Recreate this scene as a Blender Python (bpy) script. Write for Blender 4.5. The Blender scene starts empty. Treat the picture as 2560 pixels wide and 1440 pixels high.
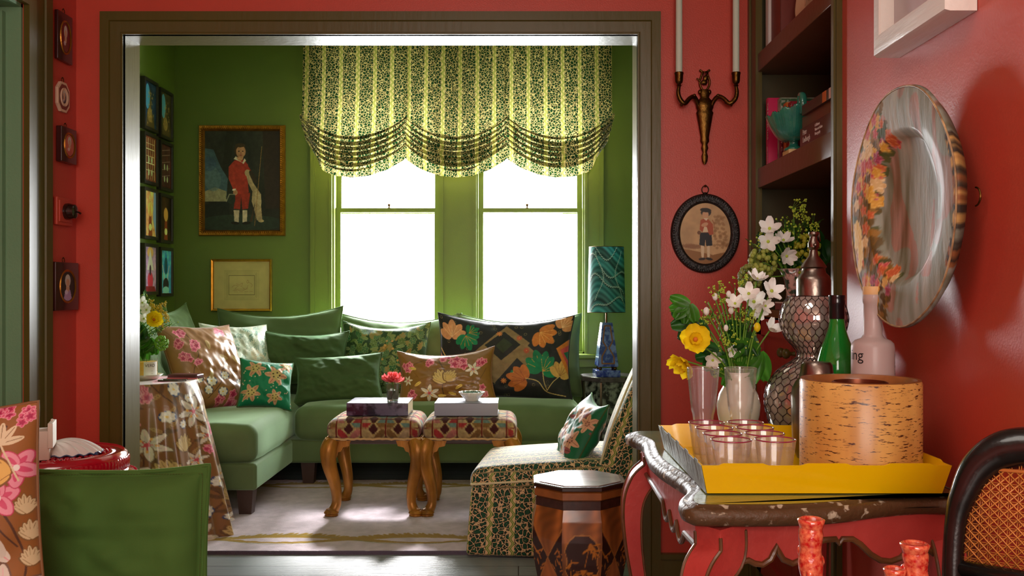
import bpy, math, random
import numpy as np
from mathutils import Vector, Matrix, Euler
random.seed(7); RNG=np.random.RandomState(7)
PI=math.pi
SC=bpy.context.scene
COL=SC.collection
EYE=1.16; FPX=2400.0; VX=1296.0; VY=728.0
def P(px,py,d):
    s=FPX/d
    return Vector(((px-VX)/s, d, EYE-(py-VY)/s))
def lin(c):
    c=np.asarray(c,float)
    return np.where(c<=0.04045,c/12.92,((c+0.055)/1.055)**2.4)
def rgb(r,g,b): return tuple(float(x) for x in lin(np.array([r,g,b])/255.0))

# ------------------------------------------------------------------ materials
def nt(m):
    m.use_nodes=True
    return m.node_tree, m.node_tree.nodes, m.node_tree.links
def mat(name,col=(.5,.5,.5),rough=.5,metal=0,sheen=0,coat=0,bump=0,bscale=60,var=0,vscale=6,trans=0,ior=1.45,spec=.5,attr=None,alpha=1,sheen_tint=None,bstretch=(1,1,1),col2=None,emis=0):
    m=bpy.data.materials.new(name); t,N,L=nt(m)
    b=N['Principled BSDF']
    b.inputs['Base Color'].default_value=(*col,1)
    b.inputs['Roughness'].default_value=rough
    b.inputs['Metallic'].default_value=metal
    b.inputs['Specular IOR Level'].default_value=spec
    b.inputs['IOR'].default_value=ior
    b.inputs['Sheen Weight'].default_value=sheen
    b.inputs['Sheen Roughness'].default_value=.35
    if sheen_tint: b.inputs['Sheen Tint'].default_value=(*sheen_tint,1)
    b.inputs['Coat Weight'].default_value=coat
    b.inputs['Coat Roughness'].default_value=.08
    b.inputs['Transmission Weight'].default_value=trans
    tc=N.new('ShaderNodeTexCoord')
    src=None
    if attr:
        a=N.new('ShaderNodeAttribute'); a.attribute_name='Col'; src=a.outputs['Color']
    if var>0 or col2:
        mp=N.new('ShaderNodeMapping'); mp.inputs['Scale'].default_value=bstretch
        L.new(tc.outputs['Object'],mp.inputs['Vector'])
        n=N.new('ShaderNodeTexNoise'); n.inputs['Scale'].default_value=vscale; n.inputs['Detail'].default_value=6
        L.new(mp.outputs[0],n.inputs['Vector'])
        if col2:
            r=N.new('ShaderNodeValToRGB'); r.color_ramp.elements[0].position=.5-.5*(1-var); r.color_ramp.elements[1].position=.5+.5*(1-var)
            r.color_ramp.elements[0].color=(*col,1); r.color_ramp.elements[1].color=(*col2,1)
            L.new(n.outputs['Fac'],r.inputs['Fac']); src=r.outputs['Color']
        else:
            hs=N.new('ShaderNodeHueSaturation'); mr=N.new('ShaderNodeMapRange')
            mr.inputs['From Min'].default_value=.3; mr.inputs['From Max'].default_value=.7
            mr.inputs['To Min'].default_value=1-var; mr.inputs['To Max'].default_value=1+var
            L.new(n.outputs['Fac'],mr.inputs['Value']); L.new(mr.outputs[0],hs.inputs['Value'])
            if src: L.new(src,hs.inputs['Color'])
            else: hs.inputs['Color'].default_value=(*col,1)
            src=hs.outputs['Color']
    if src: L.new(src,b.inputs['Base Color'])
    if bump>0:
        mp2=N.new('ShaderNodeMapping'); mp2.inputs['Scale'].default_value=bstretch
        L.new(tc.outputs['Object'],mp2.inputs['Vector'])
        n2=N.new('ShaderNodeTexNoise'); n2.inputs['Scale'].default_value=bscale; n2.inputs['Detail'].default_value=4
        L.new(mp2.outputs[0],n2.inputs['Vector'])
        bp=N.new('ShaderNodeBump'); bp.inputs['Strength'].default_value=bump; bp.inputs['Distance'].default_value=.01
        L.new(n2.outputs['Fac'],bp.inputs['Height']); L.new(bp.outputs[0],b.inputs['Normal'])
    if emis>0:
        b.inputs['Emission Color'].default_value=(*col,1); b.inputs['Emission Strength'].default_value=emis
    return m
def glassmat(name,col=(1,1,1),rough=0,thin=.35,ior=1.45):
    m=bpy.data.materials.new(name); t,N,L=nt(m)
    N.remove(N['Principled BSDF']); o=N['Material Output']
    g=N.new('ShaderNodeBsdfGlass'); g.inputs['Color'].default_value=(*col,1); g.inputs['Roughness'].default_value=rough; g.inputs['IOR'].default_value=ior
    tr=N.new('ShaderNodeBsdfTransparent'); tr.inputs['Color'].default_value=(*col,1)
    mx=N.new('ShaderNodeMixShader'); mx.inputs[0].default_value=thin
    L.new(g.outputs[0],mx.inputs[1]); L.new(tr.outputs[0],mx.inputs[2]); L.new(mx.outputs[0],o.inputs['Surface'])
    return m
def thinglass(name,col=(1,1,1),rough=.02,ior=1.5,haze=.03):
    m=bpy.data.materials.new(name); t,N,L=nt(m); N.remove(N['Principled BSDF']); o=N['Material Output']
    tr=N.new('ShaderNodeBsdfTransparent'); tr.inputs['Color'].default_value=(*col,1)
    g=N.new('ShaderNodeBsdfGlossy'); g.inputs['Roughness'].default_value=rough
    df=N.new('ShaderNodeBsdfDiffuse'); df.inputs['Color'].default_value=(.9,.9,.9,1)
    lw=N.new('ShaderNodeLayerWeight'); lw.inputs[0].default_value=.5; pw=N.new('ShaderNodeMath'); pw.operation='POWER'; pw.inputs[1].default_value=3; L.new(lw.outputs['Facing'],pw.inputs[0]); fr=N.new('ShaderNodeMapRange'); fr.inputs['To Min'].default_value=.05; fr.inputs['To Max'].default_value=.8; L.new(pw.outputs[0],fr.inputs[0])
    mx=N.new('ShaderNodeMixShader'); L.new(fr.outputs[0],mx.inputs[0]); L.new(tr.outputs[0],mx.inputs[1]); L.new(g.outputs[0],mx.inputs[2])
    m2=N.new('ShaderNodeMixShader'); m2.inputs[0].default_value=haze; L.new(mx.outputs[0],m2.inputs[1]); L.new(df.outputs[0],m2.inputs[2]); L.new(m2.outputs[0],o.inputs['Surface'])
    return m
def panemat(name,refl=.06,rough=.02):
    m=bpy.data.materials.new(name); t,N,L=nt(m)
    N.remove(N['Principled BSDF']); o=N['Material Output']
    g=N.new('ShaderNodeBsdfGlossy'); g.inputs['Roughness'].default_value=rough
    tr=N.new('ShaderNodeBsdfTransparent')
    mx=N.new('ShaderNodeMixShader'); mx.inputs[0].default_value=refl
    L.new(tr.outputs[0],mx.inputs[1]); L.new(g.outputs[0],mx.inputs[2]); L.new(mx.outputs[0],o.inputs['Surface'])
    return m
def translu(m,amount=.5):
    """mix the colour of a principled cloth with light coming through it"""
    t,N,L=nt(m); b=N['Principled BSDF']; o=N['Material Output']
    tl=N.new('ShaderNodeBsdfTranslucent')
    if b.inputs['Base Color'].links: L.new(b.inputs['Base Color'].links[0].from_socket,tl.inputs['Color'])
    else: tl.inputs['Color'].default_value=b.inputs['Base Color'].default_value
    mx=N.new('ShaderNodeMixShader'); mx.inputs[0].default_value=amount
    L.new(b.outputs[0],mx.inputs[1]); L.new(tl.outputs[0],mx.inputs[2]); L.new(mx.outputs[0],o.inputs['Surface'])
    return m

# ------------------------------------------------------------------ objects
def setp(o,label=None,cat=None,group=None,kind=None):
    if label: o['label']=label
    if cat: o['category']=cat
    if group: o['group']=group
    if kind: o['kind']=kind
    return o
def E(name,label,cat,loc=(0,0,0),rz=0,group=None):
    o=bpy.data.objects.new(name,None); o.empty_display_size=.05; COL.objects.link(o)
    o.location=loc; o.rotation_euler=(0,0,rz)
    return setp(o,label,cat,group)
class MB:
    def __init__(s): s.v=[]; s.f=[]; s.n=0; s.uv=[]; s.c=[]; s.hasuv=False; s.hasc=False
    def add(s,V,F,uv=None,c=None):
        V=np.asarray(V,float).reshape(-1,3)
        s.v.append(V); s.f+= [tuple(int(i)+s.n for i in f) for f in F]
        s.uv.append(np.zeros((len(V),2)) if uv is None else np.asarray(uv,float)); s.c.append(np.ones((len(V),3)) if c is None else np.asarray(c,float))
        if uv is not None: s.hasuv=True
        if c is not None: s.hasc=True
        s.n+=len(V); return s
    def box(s,x0,x1,y0,y1,z0,z1,M=None):
        V=np.array([(x,y,z) for x in(x0,x1) for y in(y0,y1) for z in(z0,z1)],float)
        if M is not None: V=xf(M,V)
        return s.add(V,[(0,1,3,2),(4,6,7,5),(0,4,5,1),(2,3,7,6),(0,2,6,4),(1,5,7,3)])
    def rbox(s,x0,x1,y0,y1,z0,z1,r=.01,n=4,M=None,puff=(0,0,0),res=None,c=None,uv=None):
        V,F,Nn=rounded(x1-x0,y1-y0,z1-z0,r,n,puff,res)
        uvv=None
        if uv: # box projection in metres
            uvv=np.where(np.abs(Nn[:,2:3])>.6, V[:,[0,1]], np.where(np.abs(Nn[:,1:2])>.6, V[:,[0,2]], V[:,[1,2]]))
        V=V+np.array([(x0+x1)/2,(y0+y1)/2,(z0+z1)/2])
        cc=c(V,Nn) if c else None
        if M is not None: V=xf(M,V)
        return s.add(V,F,uvv,cc)
    def grid(s,A,uv=None,c=None,closeu=False,flip=False):
        h,w=A.shape[:2]; i=np.arange(h*w).reshape(h,w)
        if closeu: i=np.concatenate([i,i[:,:1]],1)
        a=i[:-1,:-1].ravel();b=i[:-1,1:].ravel();cc=i[1:,1:].ravel();d=i[1:,:-1].ravel()
        F=np.stack([a,b,cc,d],1)
        if flip: F=F[:,::-1]
        return s.add(A.reshape(-1,3),F.tolist(),None if uv is None else uv.reshape(-1,2),None if c is None else c.reshape(-1,3))
    def lathe(s,prof,seg=48,M=None,cen=(0,0,0),mod=None,cap=True,sx=1,sy=1):
        th=np.linspace(0,2*PI,seg,endpoint=False); A=np.zeros((len(prof),seg,3))
        for k,(r,z) in enumerate(prof):
            rr=r*np.ones(seg) if mod is None else mod(r,z,th)
            A[k,:,0]=rr*np.cos(th)*sx+cen[0]; A[k,:,1]=rr*np.sin(th)*sy+cen[1]; A[k,:,2]=z+cen[2]
        V=A.reshape(-1,3); 
        if M is not None: V=xf(M,V)
        n0=s.n; s.grid(V.reshape(A.shape),closeu=True)
        if cap:
            for k in (0,len(prof)-1):
                if prof[k][0]>1e-5:
                    idx=[n0+k*seg+j for j in range(seg)]
                    s.f.append(tuple(idx[::-1] if k==0 else idx))
        return s
    def tube(s,pts,rad,seg=8,cap=True,flat=1.0):
        pts=[Vector(p) for p in pts]; n=len(pts)
        if not hasattr(rad,'__len__'): rad=[rad]*n
        A=np.zeros((n,seg,3)); up=None
        for k in range(n):
            t=(pts[min(k+1,n-1)]-pts[max(k-1,0)]).normalized()
            if up is None:
                up=Vector((0,0,1)) if abs(t.z)<.9 else Vector((1,0,0))
            a=up-t*up.dot(t)
            if a.length<1e-4: a=t.orthogonal()
            a.normalize(); b=t.cross(a); up=a
            for j in range(seg):
                w=2*PI*j/seg; r=rad[k]
                q=pts[k]+a*(math.cos(w)*r)+b*(math.sin(w)*r*flat); A[k,j]=q
        n0=s.n; s.grid(A,closeu=True)
        if cap:
            s.f.append(tuple(n0+j for j in range(seg))[::-1]); s.f.append(tuple(n0+(n-1)*seg+j for j in range(seg)))
        return s
    def ball(s,c,r,seg=12,rings=8,M=None):
        if not hasattr(r,'__len__'): r=(r,r,r)
        th=np.linspace(0,2*PI,seg,endpoint=False); ph=np.linspace(-PI/2+.02,PI/2-.02,rings)
        A=np.zeros((rings,seg,3))
        A[...,0]=np.cos(ph)[:,None]*np.cos(th)[None]*r[0]; A[...,1]=np.cos(ph)[:,None]*np.sin(th)[None]*r[1]; A[...,2]=np.sin(ph)[:,None]*r[2]
        V=A.reshape(-1,3)
        if M is not None: V=xf(M,V)
        V=V+np.asarray(c,float); return s.grid(V.reshape(A.shape),closeu=True)
    def prism(s,out,z0,z1,M=None):
        n=len(out); V=[(x,y,z0) for x,y in out]+[(x,y,z1) for x,y in out]
        F=[tuple(range(n))[::-1],tuple(range(n,2*n))]+[(i,(i+1)%n,n+(i+1)%n,n+i) for i in range(n)]
        V=np.array(V,float)
        if M is not None: V=xf(M,V)
        return s.add(V,F)
    def ring(s,outline,prof,M=None,close=True):
        """outline(inset)->(n,2); prof list of (inset,z): swept frame"""
        A=np.array([[ (x,y,z) for x,y in outline(i)] for i,z in prof],float)
        sh=A.shape; V=A.reshape(-1,3)
        if M is not None: V=xf(M,V)
        return s.grid(V.reshape(sh),closeu=True)
    def build(s,name,m,parent=None,smooth=40,M=None,loc=None,solid=0,sub=0):
        me=bpy.data.meshes.new(name)
        V=np.concatenate(s.v) if s.v else np.zeros((0,3))
        me.from_pydata(V.tolist(),[],s.f); 
        if s.hasuv:
            uvl=me.uv_layers.new(name='UVMap'); U=np.concatenate(s.uv)
            li=np.empty(len(me.loops),dtype=np.int32); me.loops.foreach_get('vertex_index',li)
            uvl.data.foreach_set('uv',U[li].astype(np.float32).ravel())
        if s.hasc:
            ca=me.color_attributes.new('Col','FLOAT_COLOR','POINT'); C=np.concatenate(s.c)
            ca.data.foreach_set('color',np.concatenate([lin(np.clip(C,0,1)),np.ones((len(C),1))],1).astype(np.float32).ravel())
        if smooth:
            me.shade_smooth()
            if smooth<180: me.set_sharp_from_angle(angle=math.radians(smooth))
        me.materials.append(m)
        o=bpy.data.objects.new(name,me); COL.objects.link(o)
        if M is not None: o.matrix_local=M
        if loc is not None: o.location=loc
        if parent is not None: o.parent=parent
        if solid:
            md=o.modifiers.new('Solidify','SOLIDIFY'); md.thickness=solid; md.offset=0
        return o
def xf(M,V):
    A=np.array(M); return V@A[:3,:3].T+A[:3,3]
def TR(x=0,y=0,z=0): return Matrix.Translation((x,y,z))
def RX(a): return Matrix.Rotation(a,4,'X')
def RY(a): return Matrix.Rotation(a,4,'Y')
def RZ(a): return Matrix.Rotation(a,4,'Z')
def basis(o,x,y,z):
    return Matrix(((x[0],y[0],z[0],o[0]),(x[1],y[1],z[1],o[1]),(x[2],y[2],z[2],o[2]),(0,0,0,1)))
_rc={}
def rounded(dx,dy,dz,r,n,puff=(0,0,0),res=None):
    """box with rounded edges; res = faces per side; returns verts, faces, normals"""
    if res is None: res=(n*2+2,)*3
    hs=np.array([dx,dy,dz])/2.; r=min(r,*(hs*.999)); verts={};VV=[];NN=[];FF=[]
    def coords(k,h):
        m=res[k]; 
        # dense at rims
        e=max(3,n); t=np.linspace(0,1,e+1)
        a=-h+r*(1-np.cos(t*PI/2)) ; a=-h+r*t
        mid=np.linspace(-h+r,h-r,max(2,m-2*e+1))
        return np.unique(np.round(np.concatenate([a,mid,-a]),6))
    cs=[coords(k,hs[k]) for k in range(3)]
    for ax in range(3):
        for sg in(-1,1):
            u,v=[(1,2),(2,0),(0,1)][ax]
            U,Vv=np.meshgrid(cs[u],cs[v]); 
            p=np.zeros(U.shape+(3,)); p[...,u]=U; p[...,v]=Vv; p[...,ax]=sg*hs[ax]
            inner=np.clip(p,-(hs-r),hs-r); d=p-inner; L=np.linalg.norm(d,axis=-1,keepdims=True)
            nn=d/np.maximum(L,1e-9); q=inner+nn*r
            sh=q.shape; q=q.reshape(-1,3); nn=nn.reshape(-1,3)
            base=[]
            for a in range(len(q)):
                key=(round(q[a,0],5),round(q[a,1],5),round(q[a,2],5))
                if key not in verts: verts[key]=len(VV); VV.append(q[a]); NN.append(nn[a])
                base.append(verts[key])
            I=np.array(base).reshape(sh[:2])
            for i in range(sh[0]-1):
                for j in range(sh[1]-1):
                    f=[I[i,j],I[i,j+1],I[i+1,j+1],I[i+1,j]]
                    ff=[]
                    for k in f:
                        if k not in ff: ff.append(k)
                    if len(ff)>2: FF.append(tuple(ff if sg>0 else ff[::-1]))
    V=np.array(VV); Nn=np.array(NN)
    s=V/hs; b=1-s**2
    b=np.clip(b,0,1)
    V=V.copy()
    V[:,0]+=puff[0]*np.sign(s[:,0])*np.abs(s[:,0])*b[:,1]*b[:,2]
    V[:,1]+=puff[1]*s[:,1]*b[:,0]*b[:,2]
    V[:,2]+=puff[2]*s[:,2]*b[:,0]**.5*b[:,1]**.5
    return V,FF,Nn
def copytree(o,loc=None,rz=None,label=None,parent=None):
    c=o.copy(); COL.objects.link(c)
    if parent is not None: c.parent=parent
    for ch in list(o.children): copytree(ch,parent=c)
    if loc is not None: c.location=loc
    if rz is not None: c.rotation_euler=(0,0,rz)
    if label: c['label']=label
    return c
def text_mesh(s,size,depth=.0004,font_shear=0,sx=1,bold=0,align='LEFT',ls=1):
    cu=bpy.data.curves.new('t','FONT'); cu.body=s; cu.size=size; cu.extrude=depth; cu.align_x=align; cu.offset=bold; cu.space_line=ls
    o=bpy.data.objects.new('t',cu); me=bpy.data.meshes.new_from_object(o)
    V=np.array([v.co[:] for v in me.vertices]).reshape(-1,3); V=V*np.array([sx,1,1])
    F=[tuple(p.vertices) for p in me.polygons]
    bpy.data.objects.remove(o); bpy.data.curves.remove(cu); bpy.data.meshes.remove(me)
    return V,F
def lettering(s,size,m,parent,M,name='lettering',**k):
    V,F=text_mesh(s,size,**k); b=MB(); b.add(V,F); return b.build(name,m,parent,smooth=0,M=M)

# ------------------------------------------------------------------ painted pattern arrays (colours of cloth and pictures)
class Cv:
    def __init__(s,W,H,n,col):
        s.W=W; s.H=H; s.k=n/max(W,H); s.w=max(2,int(W*s.k)); s.h=max(2,int(H*s.k))
        s.a=np.zeros((s.h,s.w,3))+np.array(col)/255.
        s.Y,s.X=np.mgrid[0:s.h,0:s.w]; s.X=(s.X+.5)/s.k; s.Y=(s.Y+.5)/s.k
    def _win(s,x0,x1,y0,y1):
        i0=max(0,int(y0*s.k)-1); i1=min(s.h,int(y1*s.k)+2); j0=max(0,int(x0*s.k)-1); j1=min(s.w,int(x1*s.k)+2)
        return slice(i0,max(i0,i1)),slice(j0,max(j0,j1))
    def _put(s,sl,m,col,al):
        A=s.a[sl]; c=np.array(col)/255.; w=(m*al)[...,None]; s.a[sl]=A*(1-w)+c*w
    def ell(s,cx,cy,rx,ry,ang,col,al=1,soft=.0):
        R=max(rx,ry)*1.1; sl=s._win(cx-R,cx+R,cy-R,cy+R); X=s.X[sl]-cx; Y=s.Y[sl]-cy
        if X.size==0: return
        c,n=math.cos(ang),math.sin(ang); u=(X*c+Y*n)/rx; v=(-X*n+Y*c)/ry; d=u*u+v*v
        m=(d<1).astype(float) if soft==0 else np.clip((1-d)/soft,0,1); s._put(sl,m,col,al)
    def petal(s,x,y,L,w,ang,col,al=1,vein=None):
        cx=x+math.cos(ang)*L/2; cy=y+math.sin(ang)*L/2; R=max(L,w); sl=s._win(cx-R,cx+R,cy-R,cy+R); X=s.X[sl]-x; Y=s.Y[sl]-y
        if X.size==0: return
        c,n=math.cos(ang),math.sin(ang); u=(X*c+Y*n)/L; v=(-X*n+Y*c)/(w/2)
        prof=np.where((u>0)&(u<1),np.sqrt(np.clip(np.sin(PI*np.clip(u,0,1)**.8),0,1)),0)
        s._put(sl,(np.abs(v)<prof).astype(float),col,al)
        if vein is not None: s._put(sl,((np.abs(v)<.09)&(u>0)&(u<.9)).astype(float),vein,al*.8)
    def poly(s,pts,col,al=1):
        pts=np.array(pts,float); sl=s._win(pts[:,0].min(),pts[:,0].max(),pts[:,1].min(),pts[:,1].max()); X=s.X[sl]; Y=s.Y[sl]
        if X.size==0: return
        m=np.zeros(X.shape,bool); n=len(pts)
        for i in range(n):
            x0,y0=pts[i]; x1,y1=pts[(i+1)%n]
            if y0==y1: continue
            c=((y0>Y)!=(y1>Y))&(X<(x1-x0)*(Y-y0)/(y1-y0)+x0); m^=c
        s._put(sl,m.astype(float),col,al)
    def line(s,pts,w,col,al=1):
        for (x0,y0),(x1,y1) in zip(pts[:-1],pts[1:]):
            sl=s._win(min(x0,x1)-w,max(x0,x1)+w,min(y0,y1)-w,max(y0,y1)+w); X=s.X[sl]; Y=s.Y[sl]
            if X.size==0: continue
            dx,dy=x1-x0,y1-y0; L=dx*dx+dy*dy+1e-12; t=np.clip(((X-x0)*dx+(Y-y0)*dy)/L,0,1)
            d=np.hypot(X-x0-t*dx,Y-y0-t*dy); s._put(sl,(d<w/2).astype(float),col,al)
    def noise(s,amt,cells=12,stretch=(1,1)):
        for o in range(3):
            n=cells*2**o; g=RNG.rand(max(2,int(n*s.H/s.W*stretch[1]))+3,int(n*stretch[0])+3)
            y=s.Y/s.H*(g.shape[0]-2); x=s.X/s.W*(g.shape[1]-2); iy=y.astype(int); ix=x.astype(int); fy=y-iy; fx=x-ix
            v=g[iy,ix]*(1-fx)*(1-fy)+g[iy,ix+1]*fx*(1-fy)+g[iy+1,ix]*(1-fx)*fy+g[iy+1,ix+1]*fx*fy
            s.a*=(1+amt*(v-.5)*2/(1.5**o))[...,None]
        s.a=np.clip(s.a,0,1)
    def flower(s,x,y,r,n,c1,c2,cc=None,rot=0,wf=.75,vein=None):
        for k in range(n):
            a=rot+2*PI*k/n; s.petal(x,y,r*1.06,r*wf*1.1,a,c2); s.petal(x,y,r*.93,r*wf*.85,a,c1,vein=vein)
        if cc: s.ell(x,y,r*.16,r*.16,0,cc)
    def leaf(s,x,y,L,w,a,c,v): s.petal(x,y,L,w,a,c,vein=v)
    def at(s,u,v):
        x=np.clip(u*s.w-.5,0,s.w-1.001); y=np.clip(v*s.h-.5,0,s.h-1.001); ix=x.astype(int); iy=y.astype(int); fx=(x-ix)[...,None]; fy=(y-iy)[...,None]
        ix1=np.minimum(ix+1,s.w-1); iy1=np.minimum(iy+1,s.h-1)
        return s.a[iy,ix]*(1-fx)*(1-fy)+s.a[iy,ix1]*fx*(1-fy)+s.a[iy1,ix]*(1-fx)*fy+s.a[iy1,ix1]*fx*fy
def picture(b,W,H,cv,n=120,z=0,M=None,oval=False):
    """flat painted panel in x-y plane centred, facing +z"""
    if oval:
        rr=np.linspace(0.001,1,n//2); th=np.linspace(0,2*PI,n,endpoint=False); R,T=np.meshgrid(rr,th,indexing='ij')
        X=R*np.cos(T); Y=R*np.sin(T); A=np.stack([X*W/2,Y*H/2,np.full_like(X,z)],-1); C=cv.at((X+1)/2,(Y+1)/2)
        V=A.reshape(-1,3)
        if M is not None: V=xf(M,V)
        return b.grid(V.reshape(A.shape),c=C,closeu=True)
    m=max(4,int(n*H/W)); U,Vv=np.meshgrid(np.linspace(0,1,n),np.linspace(0,1,m))
    A=np.stack([(U-.5)*W,(Vv-.5)*H,np.full_like(U,z)],-1); C=cv.at(U,Vv); V=A.reshape(-1,3)
    if M is not None: V=xf(M,V)
    return b.grid(V.reshape(A.shape),c=C)
def vnoise(x,y,seed=0):
    r=np.random.RandomState(seed); g=r.rand(64,64); x=np.mod(x,62); y=np.mod(y,62); ix=x.astype(int); iy=y.astype(int); fx=x-ix; fy=y-iy
    fx=fx*fx*(3-2*fx); fy=fy*fy*(3-2*fy)
    return g[iy,ix]*(1-fx)*(1-fy)+g[iy,ix+1]*fx*(1-fy)+g[iy+1,ix]*(1-fx)*fy+g[iy+1,ix+1]*fx*fy
def pillow(w,h,t,cv=None,n=120,pinch=.10,wr=1.0,seed=0,cvb=None,slump=0.0,uvm=False):
    """soft cushion: x width, z height (bottom at 0), y thickness, front at -y"""
    b=MB(); m=max(20,int(n*h/w)); U,V=np.meshgrid(np.linspace(-1,1,n),np.linspace(-1,1,m))
    px=1-pinch*(1-V**2)*np.abs(U)**3; pz=1-pinch*(1-U**2)*np.abs(V)**3
    x=U*px*w/2; z=V*pz*h/2
    th=(np.clip(1-np.abs(U)**2.6,0,1)*np.clip(1-np.abs(V)**2.6,0,1))**.55
    wn=vnoise(U*3+9+V*1.3,V*3+20,seed)-.5; wn2=vnoise(U*9+V*4+5,V*7-U*3+30,seed+1)-.5
    rad=np.maximum(np.abs(U),np.abs(V)); crease=np.sin((np.arctan2(V,U))*9+seed)*np.clip(rad-.35,0,1)*(1-rad)*1.0
    for sg in(-1,1):
        y=sg*th*t/2*(1+wr*(.35*wn+.10*wn2+.22*crease))
        zz=z+h/2-slump*(1-((V+1)/2))**2*0; 
        A=np.stack([x,y,zz],-1); 
        if slump:
            k=(V+1)/2; A[...,1]+= -slump*(k**2)*0; A[...,2]-=slump*k*(1-U**2)
        C=None; c=cv if sg<0 else (cvb or cv)
        if c is not None: C=c.at((U+1)/2 if sg<0 else 1-(U+1)/2,(V+1)/2)
        uv=np.stack([U*w/2,V*h/2],-1) if uvm else None
        b.grid(A,uv=uv,c=C,flip=(sg>0))
    return b
def edge_path(w,h,pinch=.10,n=24,slump=0):
    pts=[]; T=np.linspace(-1,1,n)
    for side in range(4):
        for t in T[:-1]:
            U,V={0:(t,-1),1:(1,t),2:(-t,1),3:(-1,-t)}[side]
            px=1-pinch*(1-V**2)*abs(U)**3; pz=1-pinch*(1-U**2)*abs(V)**3; k=(V+1)/2
            pts.append((U*px*w/2,0,V*pz*h/2+h/2-slump*k*(1-U*U)))
    pts.append(pts[0]); return pts
# ------------------------------------------------------------------ shared materials
def ivy_cloth(name,cream=(214,186,134),leaf=(22,66,38),outl=(20,28,14),period=.116,sw=.030,scale=46,stripe_in=(120,140,50),rough=.7,tl=0,dirv=False,off=0.0):
    m=bpy.data.materials.new(name); t,N,L=nt(m); b=N['Principled BSDF']; b.inputs['Roughness'].default_value=rough
    b.inputs['Specular IOR Level'].default_value=.3; b.inputs['Sheen Weight'].default_value=.6; b.inputs['Sheen Roughness'].default_value=.3
    uv=N.new('ShaderNodeUVMap'); 
    ns=N.new('ShaderNodeTexNoise'); ns.inputs['Scale'].default_value=90; ns.inputs['Detail'].default_value=2; L.new(uv.outputs[0],ns.inputs['Vector'])
    mixv=N.new('ShaderNodeMix'); mixv.data_type='VECTOR'; mixv.inputs[0].default_value=.012
    L.new(uv.outputs[0],mixv.inputs[4]); L.new(ns.outputs['Color'],mixv.inputs[5])
    vo=N.new('ShaderNodeTexVoronoi'); vo.feature='DISTANCE_TO_EDGE'; vo.inputs['Scale'].default_value=scale; L.new(mixv.outputs[1],vo.inputs['Vector'])
    r=N.new('ShaderNodeValToRGB'); e=r.color_ramp.elements; r.color_ramp.interpolation='LINEAR'
    e[0].position=.042; e[0].color=(*rgb(*cream),1); e[1].position=.07; e[1].color=(*rgb(*outl),1)
    k=r.color_ramp.elements.new(.15); k.color=(*rgb(*outl),1); k=r.color_ramp.elements.new(.20); k.color=(*rgb(*leaf),1)
    L.new(vo.outputs[0],r.inputs[0])
    v2=N.new('ShaderNodeTexVoronoi'); v2.inputs['Scale'].default_value=scale*1.9; L.new(mixv.outputs[1],v2.inputs['Vector'])
    c2=N.new('ShaderNodeMath'); c2.operation='GREATER_THAN'; c2.inputs[1].default_value=.80; L.new(v2.outputs['Distance'],c2.inputs[0])
    mA=N.new('ShaderNodeMix'); mA.data_type='RGBA'; mA.inputs[7].default_value=(*rgb(*cream),1)
    L.new(c2.outputs[0],mA.inputs[0]); L.new(r.outputs[0],mA.inputs[6])
    sp=N.new('ShaderNodeSeparateXYZ'); L.new(uv.outputs[0],sp.inputs[0])
    def mth(op,a,bv=None,b2=None):
        q=N.new('ShaderNodeMath'); q.operation=op
        if isinstance(a,(int,float)): q.inputs[0].default_value=a
        else: L.new(a,q.inputs[0])
        if bv is not None:
            if isinstance(bv,(int,float)): q.inputs[1].default_value=bv
            else: L.new(bv,q.inputs[1])
        return q.outputs[0]
    ax=sp.outputs[1 if dirv else 0]; ay=sp.outputs[0 if dirv else 1]
    f=mth('FRACT',mth('DIVIDE',mth('ADD',ax,10*period+off),period)); d=mth('ABSOLUTE',mth('SUBTRACT',f,.5))
    band=mth('LESS_THAN',d,sw/period/2); 
    wob=mth('MULTIPLY',mth('SINE',mth('MULTIPLY',ay,150.0)),.055*.03/sw)
    inner=mth('LESS_THAN',mth('ABSOLUTE',mth('SUBTRACT',mth('ABSOLUTE',mth('ADD',mth('SUBTRACT',f,.5),wob)),sw/period*.16)),sw/period*.11)
    mb=N.new('ShaderNodeMix'); mb.data_type='RGBA'; mb.inputs[6].default_value=(*rgb(*cream),1); mb.inputs[7].default_value=(*rgb(*stripe_in),1); L.new(inner,mb.inputs[0])
    mc=N.new('ShaderNodeMix'); mc.data_type='RGBA'; L.new(band,mc.inputs[0]); L.new(mA.outputs[2],mc.inputs[6]); L.new(mb.outputs[2],mc.inputs[7])
    L.new(mc.outputs[2],b.inputs['Base Color'])
    if tl: translu(m,tl)
    return m
def paint(name,c,rough=.45,bump=.12,bscale=120,var=.04,spec=.5,stretch=(1,1,1)): return mat(name,rgb(*c),rough=rough,bump=bump,bscale=bscale,var=var,vscale=3,spec=spec,bstretch=stretch)
M_red=paint('red_wall_paint',(194,72,54),rough=.38,bump=.07,bscale=190)
M_green=paint('green_wall_paint',(98,118,46),rough=.5,bump=.06)
M_olive=paint('olive_trim_paint',(84,74,24),rough=.36,bump=.10,bscale=40,stretch=(1,1,.15))
M_gtrim=paint('green_window_paint',(112,126,50),rough=.4,bump=.05)
M_sage=paint('sage_door_paint',(112,150,112),rough=.5)
M_ceil=paint('ceiling_paint',(205,200,185),rough=.8)
M_velvet=mat('green_velvet',rgb(90,110,70),rough=.75,sheen=1.0,sheen_tint=rgb(190,225,185),var=.10,vscale=5,bump=.06,bscale=200,spec=.2)
M_velvet_deep=mat('deep_green_velvet',rgb(66,88,50),rough=.75,sheen=1.0,sheen_tint=rgb(150,200,150),var=.10,vscale=5,bump=.08,bscale=200,spec=.2)
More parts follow.
